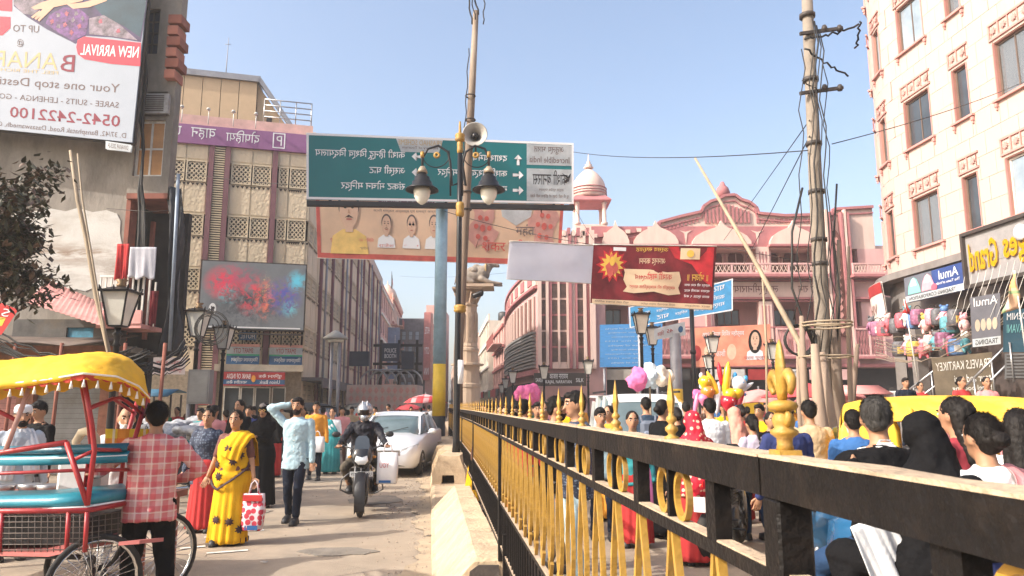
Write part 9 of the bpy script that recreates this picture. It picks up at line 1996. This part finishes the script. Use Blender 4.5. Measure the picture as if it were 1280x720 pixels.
# flag shaped cloth at the hotel, small flag by the curved sign
def flag(label, pts, Y, mat, pole):
 t = thing('flag', label, 'flag', (0,0,0)); b = MB(); a, c, d = [P(*q_, Y) for q_ in pts]; n = 10
 b.rings([[a.lerp(c, i/n).lerp(a.lerp(d, i/n), j/6)+V((0,.05*math.sin(i*.8+j),0)) for j in range(7)] for i in range(n+1)], 0, True, closed=False); o = b.build('cloth', mat, t); s_ = o.modifiers.new('t','SOLIDIFY'); s_.thickness = .006; JOBS.append(('mod', o))
 b = MB(); b.tube([P(*pole[0],Y), P(*pole[1],Y)], .018, 6); b.build('pole', m_framew, t)
flag('hanging orange white and green flag in front of the shutter sign', ((1268,342),(1277,384),(1253,392)), 16, chk('flag_tricolour',(.68,.62,.55),(.7,.3,.05),(.1,.35,.15),1.2), ((1268,338),(1284,452)))
flag('small red flag on a thin pole left of the ice cream signboard', ((1131,376),(1139,394),(1129,391)), 20, m_redc, ((1130,374),(1148,480)))
# pink tall thing seen through the fence rings: folded umbrella
p = P(811,640,3.6); pzz = p.z; tag(MB().lathe([(.0,0),(.024,.012),(.022,.11),(.015,.18),(.003,.23)], n=12).build('folded_umbrella', M('umbrella_hotpink',(.75,.2,.42),.6), None, (p.x,p.y,p.z)), 'folded bright pink umbrella seen through the fence', 'umbrella')
# litter and pebbles
tag(MB().build('x', m_sand), kind='stuff') if False else None
b = MB(); rl2 = random.Random(9)
for k in range(700):
 y = rl2.uniform(4, 22); x = MED(y)-abs(rl2.gauss(0,.5)) if k % 3 else rl2.uniform(-6, MED(y)); r = rl2.uniform(.004,.018); z = .022 if MED(y)-x < .3 else .008
 b.add([(x-r,y-r,z-.01),(x+r,y-r,z-.01),(x+r*.8,y+r,z-.01),(x-r,y+r*.7,z-.01),(x,y,z+r*.8)],[(0,1,4),(1,2,4),(2,3,4),(3,0,4)])
tag(b.build('gravel', M('gravel',(.26,.21,.16),.9), None), 'small stones and grit scattered along the kerb', 'gravel', kind='stuff')
for k, (px, py, w, c) in enumerate(((537,672,.08,(.05,.05,.05)),(150,700,.1,(.5,.5,.5)),(330,705,.07,(.45,.4,.35)),(236,640,.09,(.55,.5,.45)),(500,640,.06,(.1,.07,.05)))):
 p = G(px,py); b = MB(); b.rings([[(w*(i/3-.5),w*.6*(j/3-.5),.018+rl2.uniform(0,.015)) for i in range(4)] for j in range(4)],0,False,closed=False); o = b.build('litter', M('litter%d'%k,c,.8), None, (p.x,p.y,0)); s_ = o.modifiers.new('t','SOLIDIFY'); s_.thickness = .003; JOBS.append(('mod', o)); tag(o, ('black scrap lying beside the kerb','pale paper scrap near the rickshaw wheel','beige scrap on the sunlit road at the bottom','pale scrap left of the yellow sari','brown scrap on the road near the motorcycle')[k], 'litter')
# haze over the street
hz = MB().box((-90,-6,-1.5),(95,480,30)); ho = hz.build('haze', []); ho.data.materials.clear()
mh = bpy.data.materials.new('haze'); mh.use_nodes = True; mh.node_tree.nodes.remove(mh.node_tree.nodes['Principled BSDF']); pv = mh.node_tree.nodes.new('ShaderNodeVolumePrincipled'); pv.inputs['Color'].default_value = (.96,.97,.98,1); pv.inputs['Density'].default_value = .0013; pv.inputs['Anisotropy'].default_value = .3
mh.node_tree.links.new(pv.outputs[0], mh.node_tree.nodes['Material Output'].inputs['Volume']); ho.data.materials.append(mh); ho['kind'] = 'stuff'
# individual labels for the crowd: place in its own row from the left
_seen = {}
for o in [q_ for q_ in COL.objects if q_.get('category') == 'person']: _seen.setdefault(o['label'], []).append(o)
_ord = ('leftmost','second','third','fourth','fifth')
for lab, os_ in _seen.items():
 if len(os_) > 1:
  for k, o in enumerate(sorted(os_, key=lambda q_: q_.location.x/q_.location.y)): o['label'] = '%s, %s%s' % (lab, _ord[k], '' if k == 0 else ' from the left')
finish()
